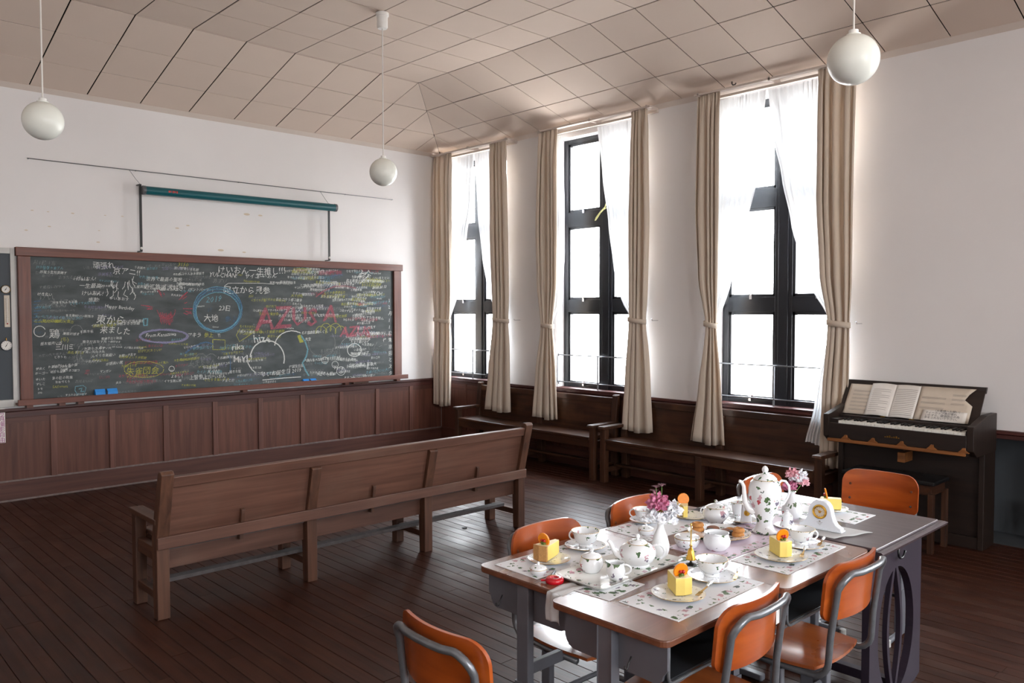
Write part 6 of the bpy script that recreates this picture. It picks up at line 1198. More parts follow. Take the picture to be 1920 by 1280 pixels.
def end_panel(y):
    # board with a tall oval opening; curved slats inside
    N = 40; cx, cz, rx, rz = 0.0, 0.285, 0.185, 0.265; x0, x1 = -0.265, 0.265
    out = []; inn = []
    for i in range(N):
        a = 2*PI*i/N; c, s = math.cos(a), math.sin(a)
        inn.append((cx+rx*c, cz+rz*s))
        k = min((x1-cx)/abs(c) if abs(c) > 1e-6 else 9, ((0.66-cz) if s > 0 else (cz-0.0))/abs(s) if abs(s) > 1e-6 else 9)
        out.append((cx+k*c, cz+k*s))
    m_ = MB(); T_ = 0.032
    vs = [(p[0], y, p[1]) for p in out]+[(p[0], y, p[1]) for p in inn]+[(p[0], y+T_, p[1]) for p in out]+[(p[0], y+T_, p[1]) for p in inn]
    fs = []
    for i in range(N):
        j = (i+1) % N
        fs += [(i, j, N+j, N+i), (2*N+i, 3*N+i, 3*N+j, 2*N+j), (i, 2*N+i, 2*N+j, j), (N+i, N+j, 3*N+j, 3*N+i)]
    m_.add(vs, fs); m_.build('end_panel', M['tableleg'], tb)
    for s in (-1, 1):
        pts = [(s*(0.012+0.058*math.sin(PI*t/16)), y+T_/2, 0.022+0.526*t/16) for t in range(17)]
        mm = MB()
        for i in range(16):
            p, q = pts[i], pts[i+1]
            mm.add([(p[0]-0.011, y+0.006, p[2]), (p[0]+0.011, y+0.006, p[2]), (q[0]+0.011, y+0.006, q[2]), (q[0]-0.011, y+0.006, q[2]), (p[0]-0.011, y+T_-0.006, p[2]), (p[0]+0.011, y+T_-0.006, p[2]), (q[0]+0.011, y+T_-0.006, q[2]), (q[0]-0.011, y+T_-0.006, q[2])], [(0, 1, 2, 3), (4, 7, 6, 5), (0, 3, 7, 4), (1, 5, 6, 2)])
        mm.build('curved_slat', M['tableleg'], tb)
end_panel(-0.385); end_panel(0.34)
MB().box(-0.02, 0.02, -0.353, 0.34, 0.03, 0.07).build('stretcher', M['tableleg'], tb)
MB().tube([(-0.03, -0.388, 0.655), (-0.03, -0.40, 0.63)]+[(0.0+0.035*math.cos(math.radians(a)), -0.402-0.0*a, 0.62+0.03*math.sin(math.radians(a))) for a in (180, 210, 240, 270, 300, 330, 350)], 0.005, 8).build('iron_hook', M['black'], tb, smooth=True)

# ================================================================ PIANO, SHEETS, STOOL
pn = thing('upright_piano', 'small dark brown upright piano with its key lid raised', 'piano', (-0.04, -5.70, 0))
def PB(x0, x1, y0, y1, z0, z1, name, m_, bev=0.003, par=None): return MB().box(x0, x1, y0, y1, z0, z1).build(name, m_, par or pn, bevel=bev)
PB(-0.23, 0.0, -0.50, -0.465, 0.0, 0.66, 'side_board', M['pianoz']); PB(-0.23, 0.0, 0.465, 0.50, 0.0, 0.66, 'side_board', M['pianoz'])
PB(-0.205, -0.19, -0.465, 0.465, 0.08, 0.66, 'front_panel', M['piano']); PB(-0.225, -0.0, -0.465, 0.465, 0.0, 0.08, 'bottom_board', M['piano'])
PB(-0.02, 0.0, -0.465, 0.465, 0.08, 0.86, 'back_board', M['piano'])
for s, nm in ((-1, 'r'), (1, 'l')):
    y0, y1 = (-0.505, -0.462) if s < 0 else (0.462, 0.505)
    m_ = MB(); m_.prism([(-0.47, 0.70), (-0.40, 0.655), (0.0, 0.655), (0.0, 0.915), (-0.20, 0.915), (-0.44, 0.865), (-0.475, 0.862)], y0, y1, 'y')
    m_.build('cheek', M['pianoz'], pn, bevel=0.004)
PB(-0.47, -0.02, -0.462, 0.462, 0.66, 0.775, 'key_bed', M['piano'])
PB(-0.475, -0.455, -0.462, 0.462, 0.69, 0.80, 'key_slip', M['piano'])
PB(-0.50, -0.474, -0.462, 0.462, 0.668, 0.69, 'lower_bar', M['pianobar'])
for i in range(5):
    y = 0.33-i*0.195
    m_ = MB(); m_.prism([(y-0.035, 0.69), (y+0.035, 0.69), (y+0.012, 0.712), (y+0.006, 0.722), (y-0.008, 0.722), (y-0.012, 0.705)], -0.496, -0.478, 'x'); m_.build('bar_lug', M['pianobar'], pn)
kw = 0.85/36
wk = MB().box(-0.455, -0.31, -kw/2+0.0007, kw/2-0.0007, 0.776, 0.818)
o = wk.build('white_key', M['ivory'], pn, bevel=0.0015); wkd = o.data; o.location = (0, 0.40-kw/2, 0)
for i in range(1, 36):
    o = bpy.data.objects.new('white_key', wkd); COL.objects.link(o); o.parent = pn; o.location = (0, 0.40-kw*(i+0.5), 0)
bd_ = None
for i in range(35):
    if i % 7 in (2, 6): continue
    if bd_ is None: o = MB().box(-0.405, -0.31, -0.005, 0.005, 0.818, 0.830).build('black_key', M['black'], pn, bevel=0.0015); bd_ = o.data
    else: o = bpy.data.objects.new('black_key', bd_); COL.objects.link(o); o.parent = pn
    o.location = (0, 0.40-kw*(i+1), 0)
for y0, y1 in ((0.40, 0.462), (-0.462, -0.45)): PB(-0.455, -0.30, y0, y1, 0.776, 0.83, 'key_block', M['piano'])
PB(-0.31, -0.02, -0.462, 0.462, 0.776, 0.845, 'name_board', M['piano'])
# raised lid leaning back, with a folded top edge
def lp(t): return (-0.245+0.17*t, 0.845+0.235*t)
a_, b_ = lp(0), lp(1)
lid = MB(); lid.prism([a_, (a_[0]+0.016, a_[1]-0.0), (b_[0]+0.016, b_[1]-0.0), b_], -0.455, 0.50, 'y'); lid.build('lid', M['piano'], pn, bevel=0.002)
lid = MB(); lid.prism([(b_[0]-0.012, b_[1]-0.03), (b_[0]-0.0, b_[1]-0.032), (b_[0]+0.02, b_[1]+0.002), (b_[0]+0.02, b_[1]+0.012), (b_[0]-0.006, b_[1]+0.012)], -0.46, 0.505, 'y'); lid.build('lid_lip', M['piano'], pn, bevel=0.002)
for s in (0.15, -0.05): PB(-0.255, -0.22, s, s+0.03, 0.846, 0.852, 'hinge', M['brassy'], 0)
PB(-0.35, -0.20, -0.03, 0.02, 0.55, 0.62, 'lock_block', M['pianobar'])
mk_ = MB()
for i in range(7): mk_.box(-0.4768, -0.475, 0.05-0.015*i, 0.05-0.015*i+0.010, 0.735, 0.742+0.004*(i % 3))
mk_.build('gilt_mark', M['brassy'], pn)
# sheet music: things lying against the lid. helper maps (s along -y, t up the lid) to a point
def onlid(s, t, off=0.0):
    L = math.hypot(0.17, 0.235); nx_, nz_ = -0.235/L, 0.17/L
    return Vector((-0.285+0.17*t+nx_*off-0.0, -s, 0.848+0.235*t+nz_*off))
LB = Vector((-0.285, 0, 0.848))
def sheet(name, label, cat, s0, s1, t0, t1, off, m_, lines, sway=0.0, cut=None, curl=0.0, tilt=0.0, extra=None):
    def fn(u, v):
        s = s0+(s1-s0)*u + tilt*v; t = t0+(t1-t0)*v
        return onlid(s, t, off+curl*math.sin(PI*u)+0.004*(1-v))
    mm = MB()
    nu, nv = 10, 6
    mm.grid(fn, nu, nv)
    if cut:
        mm.v = [tuple(p) for p in mm.v]
        for j in range(nv+1):
            for i in range(nu+1):
                u, v = i/nu, j/nv; s_cut = cut(v); mm.v[j*(nu+1)+i] = tuple(fn(u*s_cut, v))
    o = mm.build(name, m_, None, smooth=True, fix=False, solid=0.0012); tag(o, label, cat)
    for (ua, ub, v, wd) in lines:
        q = MB(); 
        P_ = [fn(ua+(ub-ua)*i/5, v)+Vector((-0.0012, 0, 0.0009)) for i in range(6)]; Q_ = [fn(ua+(ub-ua)*i/5, v+wd)+Vector((-0.0012, 0, 0.0009)) for i in range(6)]
        q.add([tuple(p) for p in P_+Q_], [(i, i+1, 7+i, 6+i) for i in range(5)])
        yield_.append((q, o))
    return o
yield_ = []
base = 5.70-0.0
def flush(name, mat):
    by = {}
    for q, o in yield_: by.setdefault(o.name, (o, MB()))[1].add(q.v, q.f)
    for nm, (o, mb) in by.items(): mb.build(name, mat, o, fix=False)['kind'] = 'stuff'
    yield_.clear()
sheet('sheet_music', 'aged printed sheet of music at the left end of the piano lid', 'sheet music', 5.235, 5.42, 0.0, 0.90, 0.004, M['oldpaper'], [(0.2, 0.92, 0.12+0.125*k+0.02*j, 0.006) for k in range(6) for j in range(3)], tilt=-0.0)
flush('printed_staves', M['inkfaint'])
bk_ = thing('music_booklet', 'open white booklet of printed pages standing against the piano lid', 'booklet', (0, 0, 0))
pl_ = sheet('page', '', '', 5.40, 5.575, -0.02, 0.93, 0.012, M['paper'], [(0.12, 0.85 if k % 3 else 0.5, 0.12+0.062*k, 0.010) for k in range(12)], curl=0.012)
pr_ = sheet('page', '', '', 5.575, 5.745, -0.02, 0.93, 0.012, M['paper'], [(0.1, 0.92, 0.08+0.055*k, 0.012) for k in range(15)], curl=0.008)
flush('printed_lines', M['inkfaint'])
for q in (pl_, pr_):
    for kk in ('label', 'category'):
        if kk in q: del q[kk]
    q.parent = bk_
sheet('sheet_music', 'aged sheet of music with torn right edge behind the notice on the piano lid', 'sheet music', 5.735, 6.10, 0.0, 0.96, 0.003, M['oldpaper'], [(0.08, 0.52, 0.34+0.15*k+0.02*j, 0.006) for k in range(3) for j in range(3)]+[(0.62, 0.86, 0.5+0.13*k+0.02*j, 0.006) for k in range(3) for j in range(3)], cut=lambda v: 1.0 if v < 0.5 else 1.0-0.16*math.sin(PI*min(1, (v-0.5)/0.42))**1.0)
flush('printed_staves', M['inkfaint'])
nt_ = sheet('notice_card', 'white card with black Japanese lettering at the right of the piano keys', 'notice', 5.80, 6.085, -0.03, 0.28, 0.016, M['paper'], [])
ang = math.atan2(0.235, 0.17)
for i, c in enumerate(['（お客様へお願い）', 'ティーカップ等が壊れ', 'いたずら、破損防止の為', '手をふれないで下さい。']):
    p = onlid(5.82+(0.05 if i == 0 else 0), 0.235-i*0.068, 0.0225)
    textmesh(c, 0.0205, M['ink'], 'lettering', nt_, p, (ang, 0, -PI/2))
# stool
so = thing('piano_stool', 'dark wooden piano bench standing before the piano keys', 'stool', (-0.46, -5.69, 0))
MB().box(-0.145, 0.145, -0.31, 0.31, 0.455, 0.482).build('seat', M['black'], so, bevel=0.006)
MB().box(-0.125, 0.125, -0.29, 0.29, 0.385, 0.455).build('apron', M['bench2'], so, bevel=0.003)
for sx in (-1, 1):
    for sy in (-1, 1): MB().box(sx*0.125-0.018, sx*0.125+0.018, sy*0.288-0.018, sy*0.288+0.018, 0, 0.40).build('leg', M['bench2z'], so, bevel=0.003)
# radiator in the niche
rd = thing('radiator', 'dark iron radiator valve and pipe in the grey niche right of the piano', 'radiator', (0.22, -6.62, 0))
for i in range(6): MB().prism(rpoly(-0.08, 0.08, 0.10, 0.62, 0.03, 3), -0.022+0.06*(i-3), 0.022+0.06*(i-3), 'y').build('rib', M['darkiron'], rd, bevel=0.004)
for i in (-3, 2): MB().box(-0.03, 0.03, -0.015+0.06*i, 0.015+0.06*i, 0, 0.11).build('foot', M['darkiron'], rd)
MB().tube([(0, 0.14, 0.17), (0, 0.26, 0.17)], 0.02, 10).build('inlet_pipe', M['darkiron'], rd); MB().ball((0, 0.27, 0.24), 0.035, 12).build('valve_wheel', M['darkiron'], rd); MB().tube([(0, 0.27, 0.0), (0, 0.27, 0.22)], 0.014, 8).build('riser', M['darkiron'], rd)
# ================================================================ TABLEWARE
ZT_ = 0.70
def mat_paper(label, x0, x1, y0, y1, rz=0, z=ZT_, tint='white', group=None, i=0):
    hx, hy = (x1-x0)/2, (y1-y0)/2
    key = ('mat', round(hx, 3), round(hy, 3), tint)
    if key not in M: M[key] = floral('placemat_print_%d' % len(M), (226, 228, 232) if tint == 'white' else (206, 190, 204), 36, 0.85, 0.42, 0.6, border=(hx, hy, 0.05))
    o = MB().box(-hx, hx, -hy, hy, 0, 0.0018).build('placemat', M[key])
    o.location = ((x0+x1)/2, (y0+y1)/2, z+0.0002); o.rotation_euler = (0, 0, math.radians(rz))
    tag(o, label, 'placemat', group or 'paper placemats printed with strawberry sprigs'); return o
mat_paper('white sprigged placemat under the sponge-ended cake at the front-left desk', -4.32, -3.84, -6.005, -5.785, -0.8)
mat_paper('white sprigged placemat under the nearest yellow cake', -4.285, -3.79, -6.555, -6.328, 0)
mat_paper('white sprigged placemat under the cake beside the orange-topped chair, right desk', -3.655, -3.18, -6.565, -6.342, 1)
mat_paper('white sprigged placemat under the cup behind the flower vase', -3.67, -3.20, -5.995, -5.76, -2)
mat_paper('pinkish lilac placemat under the cookie plate and open creamer', -3.69, -3.235, -6.335, -6.085, 0, tint='pink')
mat_paper('white placemat lying crosswise at the right on the dark table', -2.826, -2.606, -6.44, -5.95, 0)
mat_paper('small white sprigged mat poking out under the front of the porcelain tray', -4.306, -4.10, -6.295, -6.155, 4)
mat_paper('small white sprigged mat under the gold bell', -3.86, -3.69, -6.322, -6.185, -3)
mat_paper('lilac placemat under the coffee pot beside the dark table', -3.225, -2.90, -6.34, -6.10, 3, tint='pink', z=0.7022)
mat_paper('white mat on the far end of the dark table behind the pink flowers', -3.05, -2.86, -6.05, -5.84, 0)

Z0 = 0.7025
def plate_prof(r, h=0.012): return [(0, 0.0), (r*0.55, 0.0), (r*0.60, 0.003), (r*0.85, h*0.7), (r, h), (r*1.0, h+0.002), (r*0.84, h*0.7+0.003), (r*0.58, 0.005), (0, 0.005)]
def gilt(r, z, parent, rr=0.0009, n=40, squash=1): MB().tube([(r*math.cos(2*PI*i/n), r*math.sin(2*PI*i/n)*squash, z) for i in range(n)], rr, 5, closed=True).build('gilt_rim', M['gilt'], parent, smooth=True)
def plate(label, x, y, r, z=Z0, h=0.012, name='plate', cat='plate', group='sprigged china plates and saucers'):
    ro = thing(name, label, cat, (x, y, z), 0, group)
    MB().lathe(plate_prof(r, h), n=40).build('dish', M['porc2'], ro, smooth=60); gilt(r, h+0.001, ro)
    return ro
def handle(ro, pts, r, mat=None, name='handle'): MB().tube(pts, r, 8).build(name, mat or M['plain'], ro, smooth=True)
def cup(label, x, y, z, r=0.05, h=0.055, rz=0, group='sprigged teacups'):
    ro = thing('teacup', label, 'cup', (x, y, z), rz, group)
    pr = [(0, 0.0), (r*0.46, 0.0), (r*0.48, 0.006), (r*0.42, 0.009), (r*0.60, 0.016), (r*0.78, h*0.45), (r*0.86, h*0.75), (r, h), (r*0.97, h), (r*0.83, h*0.75), (r*0.74, h*0.45), (r*0.5, 0.016), (0, 0.013)]
    MB().lathe(pr, n=36).build('bowl', M['porc2'], ro, smooth=60); gilt(r*0.985, h, ro)
    hp = [(r*0.84, 0, h*0.80)]+[(r*0.95+0.018*math.cos(math.radians(a)), 0, h*0.56+0.017*math.sin(math.radians(a))) for a in (80, 50, 20, -10, -40, -70, -95)]+[(r*0.74, 0, h*0.34)]
    handle(ro, hp, 0.0034)
    return ro
def wedge_cake(label, x, y, z, rz, L=0.095, wd=0.052, h=0.047, sponge=True, tail=0.018):
    ro = thing('cheesecake_slice', label, 'cake', (x, y, z), rz, 'yellow cheesecake slices topped with fruit')
    poly = [(-L/2, -wd/2), (-L/2-0.006, 0), (-L/2, wd/2), (L/2, tail/2), (L/2, -tail/2)]
    b_ = MB(); b_.prism(poly, 0.002, h, 'z'); b_.build('cake_body', M['cake'], ro, bevel=0.0015)
    if sponge:
        b_ = MB(); b_.prism([(-L/2-0.007, -wd/2-0.001), (-L/2-0.014, 0), (-L/2-0.007, wd/2+0.001), (-L/2+0.0005, wd/2+0.001), (-L/2-0.0055, 0), (-L/2+0.0005, -wd/2-0.001)], 0.001, h+0.002, 'z'); b_.build('sponge_end', M['sponge'], ro)
    b_ = MB(); b_.prism([(p[0]*0.985, p[1]*0.97) for p in poly], h, h+0.0015, 'z'); b_.build('glaze', M['cakewhite'], ro)
    # orange slice standing on the wide end, with berry and green
    Mx = Matrix.Translation((-L/2+0.020, 0.002, h+0.019)) @ Matrix.Rotation(math.radians(78), 4, 'Y') @ Matrix.Rotation(0.3, 4, 'Z')
    MB().lathe([(0, -0.0035), (0.024, -0.0035), (0.026, 0), (0.024, 0.0035), (0, 0.0035)], n=24, M=Mx).build('orange_slice', M['orange'], ro, smooth=40)
    b_ = MB(); b_.ball((-L/2+0.014, -0.004, h+0.016), 0.0065, 10); b_.ball((-L/2+0.013, 0.006, h+0.017), 0.005, 8); b_.build('berry', M['berry'], ro, smooth=True)
    rr = random.Random(int(abs(x)*1000)); b_ = MB()
    for i in range(9): b_.ball((-L/2+0.012+rr.uniform(-0.004, 0.006), rr.uniform(-0.010, 0.010), h+0.004+rr.uniform(0, 0.007)), 0.0036, 6)
    b_.build('green_garnish', M['kiwi'], ro, smooth=True)
    return ro
def spoon(label, x, y, z, rz, L=0.13):
    ro = thing('dessert_fork', label, 'fork', (x, y, z), rz, 'gilt dessert forks with china handles')
    b_ = MB(); b_.prism([(-0.004, -0.003), (L*0.5, -0.0022), (L*0.5, 0.0022), (-0.004, 0.003)], 0.0, 0.0022, 'z'); b_.build('shank', M['gold'], ro)
    b_ = MB()
    for k in (-1, 0, 1): b_.box(-0.04, -0.004, k*0.0045-0.0012, k*0.0045+0.0012, 0.0, 0.002)
    b_.box(-0.010, 0.0, -0.006, 0.006, 0, 0.002); b_.build('tines', M['gold'], ro)
    MB().tube([(L*0.48, 0, 0.004), (L*0.62, 0, 0.005), (L*0.8, 0, 0.005), (L, 0, 0.004)], [0.004, 0.0055, 0.006, 0.004], 10).build('china_handle', M['porc2'], ro, smooth=True)
    return ro
IR = -43   # image-right as a heading in plan
# --- desk A (front-left)
plate('plate under the cake with the sponge end', -4.150, -5.893, 0.078)
wedge_cake('yellow cake slice whose near end is rough brown sponge, on the front-left desk', -4.128, -5.872, Z0+0.0055, 8, L=0.102, wd=0.058, h=0.054)
plate('saucer under the cup by the orange chair back at the left', -3.928, -5.872, 0.079, name='saucer')
cup('footed white teacup at the front-left desk, behind the small lidded jug', -3.925, -5.872, Z0+0.0055, 0.055, 0.062, IR+150)
def trinket(label, x, y, r=0.028):
    ro = thing('trinket_box', label, 'trinket box', (x, y, Z0), 0, 'tiny lidded china boxes')
    MB().lathe([(0, 0), (r*0.75, 0), (r*0.8, 0.003), (r, 0.010), (r, 0.019), (r*0.93, 0.020), (0, 0.018)], n=24).build('box_base', M['porc2'], ro, smooth=50)
    MB().lathe([(r*1.02, 0.020), (r*0.98, 0.025), (r*0.5, 0.032), (r*0.14, 0.034), (r*0.2, 0.038), (r*0.12, 0.043), (0, 0.044)], n=24).build('lid', M['porc2'], ro, smooth=50)
    gilt(r*1.02, 0.020, ro); return ro
trinket('tiny lidded china box at the left corner of the front-left placemat', -4.282, -5.968, 0.029)
trinket('tiny lidded china box beside the white flowers on the far desk', -3.60, -5.915, 0.031)
# porcelain tray
tr_ = thing('porcelain_tray', 'long rectangular white china tray with sprigged border under the small teapot', 'tray', (-4.035, -6.135, ZT_+0.002), 0)
rx_, ry_ = 0.238, 0.112
ro_ = rpoly(-rx_, rx_, -ry_, ry_, 0.03, 5); ri_ = rpoly(-rx_+0.012, rx_-0.012, -ry_+0.012, ry_-0.012, 0.024, 5); n_ = len(ro_)
key = ('tray',); M[key] = floral('tray_print', (226, 226, 222), 36, 0.85, 0.42, 0.12, border=(rx_-0.006, ry_-0.006, 0.045), coat=0.3)
m_ = MB(); m_.add([(p[0]*0.94, p[1]*0.9, 0) for p in ro_]+[(p[0], p[1], 0.014) for p in ro_]+[(p[0], p[1], 0.011) for p in ri_]+[(p[0]*0.97, p[1]*0.95, 0.004) for p in ri_],
    [list(range(n_))[::-1], [3*n_+i for i in range(n_)]]+[(k*n_+i, k*n_+(i+1) % n_, (k+1)*n_+(i+1) % n_, (k+1)*n_+i) for k in range(3) for i in range(n_)])
m_.build('tray_body', M[key], tr_, smooth=50)
ZTR = ZT_+0.0065
# lidded jug
def jug(label, x, y, z, rz):
    ro = thing('mustard_pot', label, 'jar', (x, y, z), rz)
    MB().lathe([(0, 0), (0.026, 0), (0.03, 0.004), (0.039, 0.018), (0.042, 0.032), (0.037, 0.048), (0.033, 0.053), (0, 0.053)], n=32).build('body', M['porc'], ro, smooth=60)
    MB().lathe([(0.035, 0.053), (0.034, 0.057), (0.02, 0.065), (0.006, 0.068), (0.005, 0.071), (0.0085, 0.076), (0.006, 0.081), (0, 0.083)], n=28).build('lid', M['porc2'], ro, smooth=60)
    gilt(0.0355, 0.0535, ro)
    return ro
jug('small lidded china pot at the left end of the porcelain tray', -4.135, -6.085, ZTR, 0)
def creamer(label, x, y, z, r, h, rz):
    ro = thing('creamer_jug', label, 'jug', (x, y, z), rz, 'open china cream jugs')
    m_ = MB(); N = 32
    prof = [(0, 0), (0.66, 0), (0.72, 0.05), (0.96, 0.3), (1.0, 0.55), (0.86, 0.85), (0.84, 0.93), (0.9, 1.0), (0.86, 1.0), (0.79, 0.92), (0.8, 0.84), (0.92, 0.55), (0.88, 0.3), (0.6, 0.09), (0, 0.07)]
    m_.lathe([(a*r, b2*h) for a, b2 in prof], n=N)
    out = []
    for (vx, vy, vz) in m_.v:
        k = max(0, (vz/h-0.7)/0.3); a = math.atan2(vy, vx); sp_ = math.exp(-((abs(a)-PI)/0.45)**2)
        f_ = 1+0.28*k*sp_; out.append((vx*f_, vy*f_, vz+0.006*k*sp_))
    m_.v = out; m_.build('body', M['porc'], ro, smooth=60)
    hp = [(r*0.86, 0, h*0.86)]+[(r*1.0+0.02*math.cos(math.radians(a)), 0, h*0.58+h*0.27*math.sin(math.radians(a))) for a in (75, 45, 10, -20, -55, -85)]+[(r*0.95, 0, h*0.26)]
    handle(ro, hp, 0.0036); return ro
creamer('small open cream jug at the front of the porcelain tray', -4.135, -6.195, ZTR, 0.032, 0.058, IR)
creamer('larger open cream jug in front of the cookies on the lilac mat', -3.575, -6.235, Z0, 0.052, 0.066, 20)
# teapot
def teapot():
    ro = thing('teapot', 'round white teapot with green sprigs in the middle of the porcelain tray', 'teapot', (-3.965, -6.155, ZTR), IR)
    MB().lathe([(0, 0), (0.042, 0), (0.044, 0.005), (0.040, 0.009), (0.058, 0.024), (0.066, 0.044), (0.063, 0.062), (0.048, 0.078), (0.034, 0.083), (0, 0.083)], n=40).build('body', M['porc'], ro, smooth=60)
    MB().lathe([(0.036, 0.082), (0.034, 0.087), (0.018, 0.094), (0.006, 0.096), (0.005, 0.099), (0.009, 0.104), (0.009, 0.109), (0.005, 0.114), (0, 0.115)], n=28).build('lid', M['porc2'], ro, smooth=60)
    gilt(0.036, 0.083, ro)
    MB().tube([(-0.055, 0, 0.035), (-0.075, 0, 0.045), (-0.088, 0, 0.062), (-0.098, 0, 0.083), (-0.106, 0, 0.090)], [0.016, 0.012, 0.0085, 0.0065, 0.0055], 12).build('spout', M['plain'], ro, smooth=60)
    handle(ro, [(0.052, 0, 0.070)]+[(0.072+0.026*math.cos(math.radians(a)), 0, 0.049+0.027*math.sin(math.radians(a))) for a in (95, 65, 35, 5, -25, -55, -85)]+[(0.060, 0, 0.028)], 0.0045, M['porc2'])
    return ro
teapot()
# flower vase
def vase(name, label, x, y, z, prof, mat):
    ro = thing(name, label, 'vase', (x, y, z), 0)
    MB().lathe(prof, n=32).build('body', mat, ro, smooth=60); return ro
VP = [(0, 0), (0.024, 0), (0.026, 0.004), (0.033, 0.028), (0.034, 0.046), (0.026, 0.078), (0.013, 0.108), (0.012, 0.122), (0.019, 0.137), (0.016, 0.137), (0.010, 0.122), (0.010, 0.10), (0, 0.09)]
v1 = vase('flower_vase', 'white bottle vase with pink and white flowers at the back of the tray', -3.81, -6.142, Z0, VP, M['plain'])
def bloom(ro, name, c, r, n, mat, rnd, lift=0.3, petal=0.016, flat_=0.7):
    m_ = MB(); c = Vector(c)
    for i in range(n):
        a = rnd.uniform(0, 2*PI); e_ = rnd.uniform(-0.5, 1.35); k = rnd.uniform(0.45, 1.0)
        d = Vector((math.cos(a)*math.cos(e_), math.sin(a)*math.cos(e_), math.sin(e_)*flat_)).normalized()
        o_ = c + d*r*k; t1 = d.orthogonal().normalized(); t1.rotate(Matrix.Rotation(rnd.uniform(0, PI), 3, d)); t2 = d.cross(t1)
        w_ = petal*rnd.uniform(0.7, 1.15); q = (o_+d*w_*0.3)
        m_.add([o_-d*w_*0.5, q-t1*w_*0.5+t2*w_*0.1, q+d*w_*0.55+t2*w_*0.25, q+t1*w_*0.5+t2*w_*0.1, q+d*w_*0.1-t2*w_*0.12], [(0, 1, 4), (1, 2, 4), (2, 3, 4), (3, 0, 4)])
    m_.ball(c, r*0.55, 10)
    return m_.build(name, mat, ro, smooth=False, fix=False)
rf = random.Random(11)
def L_(r_, u): # offset in image-right / toward viewer
    return (r_*0.728-u*0.685, -r_*0.686-u*0.727)
for nm, ox, up, r_, mat_, npt, pt in [('pink_bloom', -0.012, 0.200, 0.036, M['pink'], 120, 0.020), ('white_bloom', 0.046, 0.178, 0.030, M['whitepetal'], 110, 0.017), ('white_bloom', -0.030, 0.150, 0.034, M['whitepetal'], 90, 0.022), ('white_bloom', 0.028, 0.143, 0.024, M['whitepetal'], 60, 0.018)]:
    o2 = L_(ox, 0.0 if up > 0.16 else 0.012); bloom(v1, nm, (o2[0], o2[1], up-0.004), r_, npt, mat_, rf, petal=pt)
    MB().tube([(0, 0, 0.10), (o2[0]*0.5, o2[1]*0.5, (0.12+up)/2), (o2[0], o2[1], up)], 0.0018, 5).build('stem', M['green'], v1)
for ox, up in ((-0.018, 0.262), (0.004, 0.268), (-0.026, 0.247)):
    o2 = L_(ox, 0); m_ = MB(); 
    for i in range(26):
        a = 2*PI*i/26; l_ = rf.uniform(0.012, 0.02); m_.add([(o2[0], o2[1], up), (o2[0]+l_*0.8*math.cos(a-0.09), o2[1]+l_*0.8*math.sin(a-0.09), up+0.004), (o2[0]+l_*math.cos(a), o2[1]+l_*math.sin(a), up+rf.uniform(0, 0.008)), (o2[0]+l_*0.8*math.cos(a+0.09), o2[1]+l_*0.8*math.sin(a+0.09), up+0.004)], [(0, 1, 2, 3)])
    m_.ball((o2[0], o2[1], up), 0.005, 8, (1, 1, 0.7)); m_.build('mauve_daisy', M['mauve'], v1, fix=False)
    MB().tube([(0, 0, 0.11), (o2[0]*0.6, o2[1]*0.6, 0.19), (o2[0], o2[1], up)], 0.0013, 5).build('stem', M['green'], v1)
lf = MB(); 
for a, up in ((0.4, 0.135), (2.0, 0.14), (-0.8, 0.14), (-1.4, 0.132)):
    c_, s_ = math.cos(a), math.sin(a); lf.add([(0.006*c_, 0.006*s_, up-0.01), (0.022*c_-0.009*s_, 0.022*s_+0.009*c_, up+0.004), (0.042*c_, 0.042*s_, up-0.002), (0.022*c_+0.009*s_, 0.022*s_-0.009*c_, up+0.004)], [(0, 1, 2, 3)])
lf.build('leaf', M['green'], v1, solid=0.001)
# --- desk B (nearest)
plate('plate under the nearest cake slice', -4.110, -6.432, 0.086)
wedge_cake('nearest yellow cake slice topped with an upright orange slice', -4.085, -6.412, Z0+0.0055, 62, L=0.088, wd=0.058, h=0.057, sponge=False, tail=0.030)
spoon('gilt fork with china handle on the plate of the nearest cake', -4.055, -6.482, Z0+0.013, 14, 0.12)
plate('saucer under the nearest teacup', -3.882, -6.412, 0.084, name='saucer')
cup('nearest white teacup with sprigs inside, its handle to the right', -3.868, -6.400, Z0+0.0055, 0.056, 0.058, IR+20)
spoon('gilt spoon with china handle on the nearest saucer', -3.835, -6.475, Z0+0.014, 25, 0.085)
# bell
be = thing('hand_bell', 'gold hand bell on a black foot standing on the small mat', 'bell', (-3.808, -6.275, Z0), 0)
MB().lathe([(0, 0), (0.021, 0), (0.020, 0.003), (0.006, 0.008), (0.003, 0.014), (0.003, 0.024), (0, 0.024)], n=20).build('foot', M['black'], be, smooth=50)
MB().lathe([(0.0185, 0.020), (0.018, 0.026), (0.013, 0.036), (0.0115, 0.050), (0.006, 0.060), (0.003, 0.064), (0, 0.064)], n=24).build('bell_cup', M['gold'], be, smooth=50)
MB().lathe([(0, 0.062), (0.003, 0.064), (0.0065, 0.070), (0.003, 0.076), (0.0026, 0.10), (0.003, 0.142), (0.0045, 0.148), (0, 0.154)], n=14).build('bell_handle', M['gilt'], be, smooth=50)
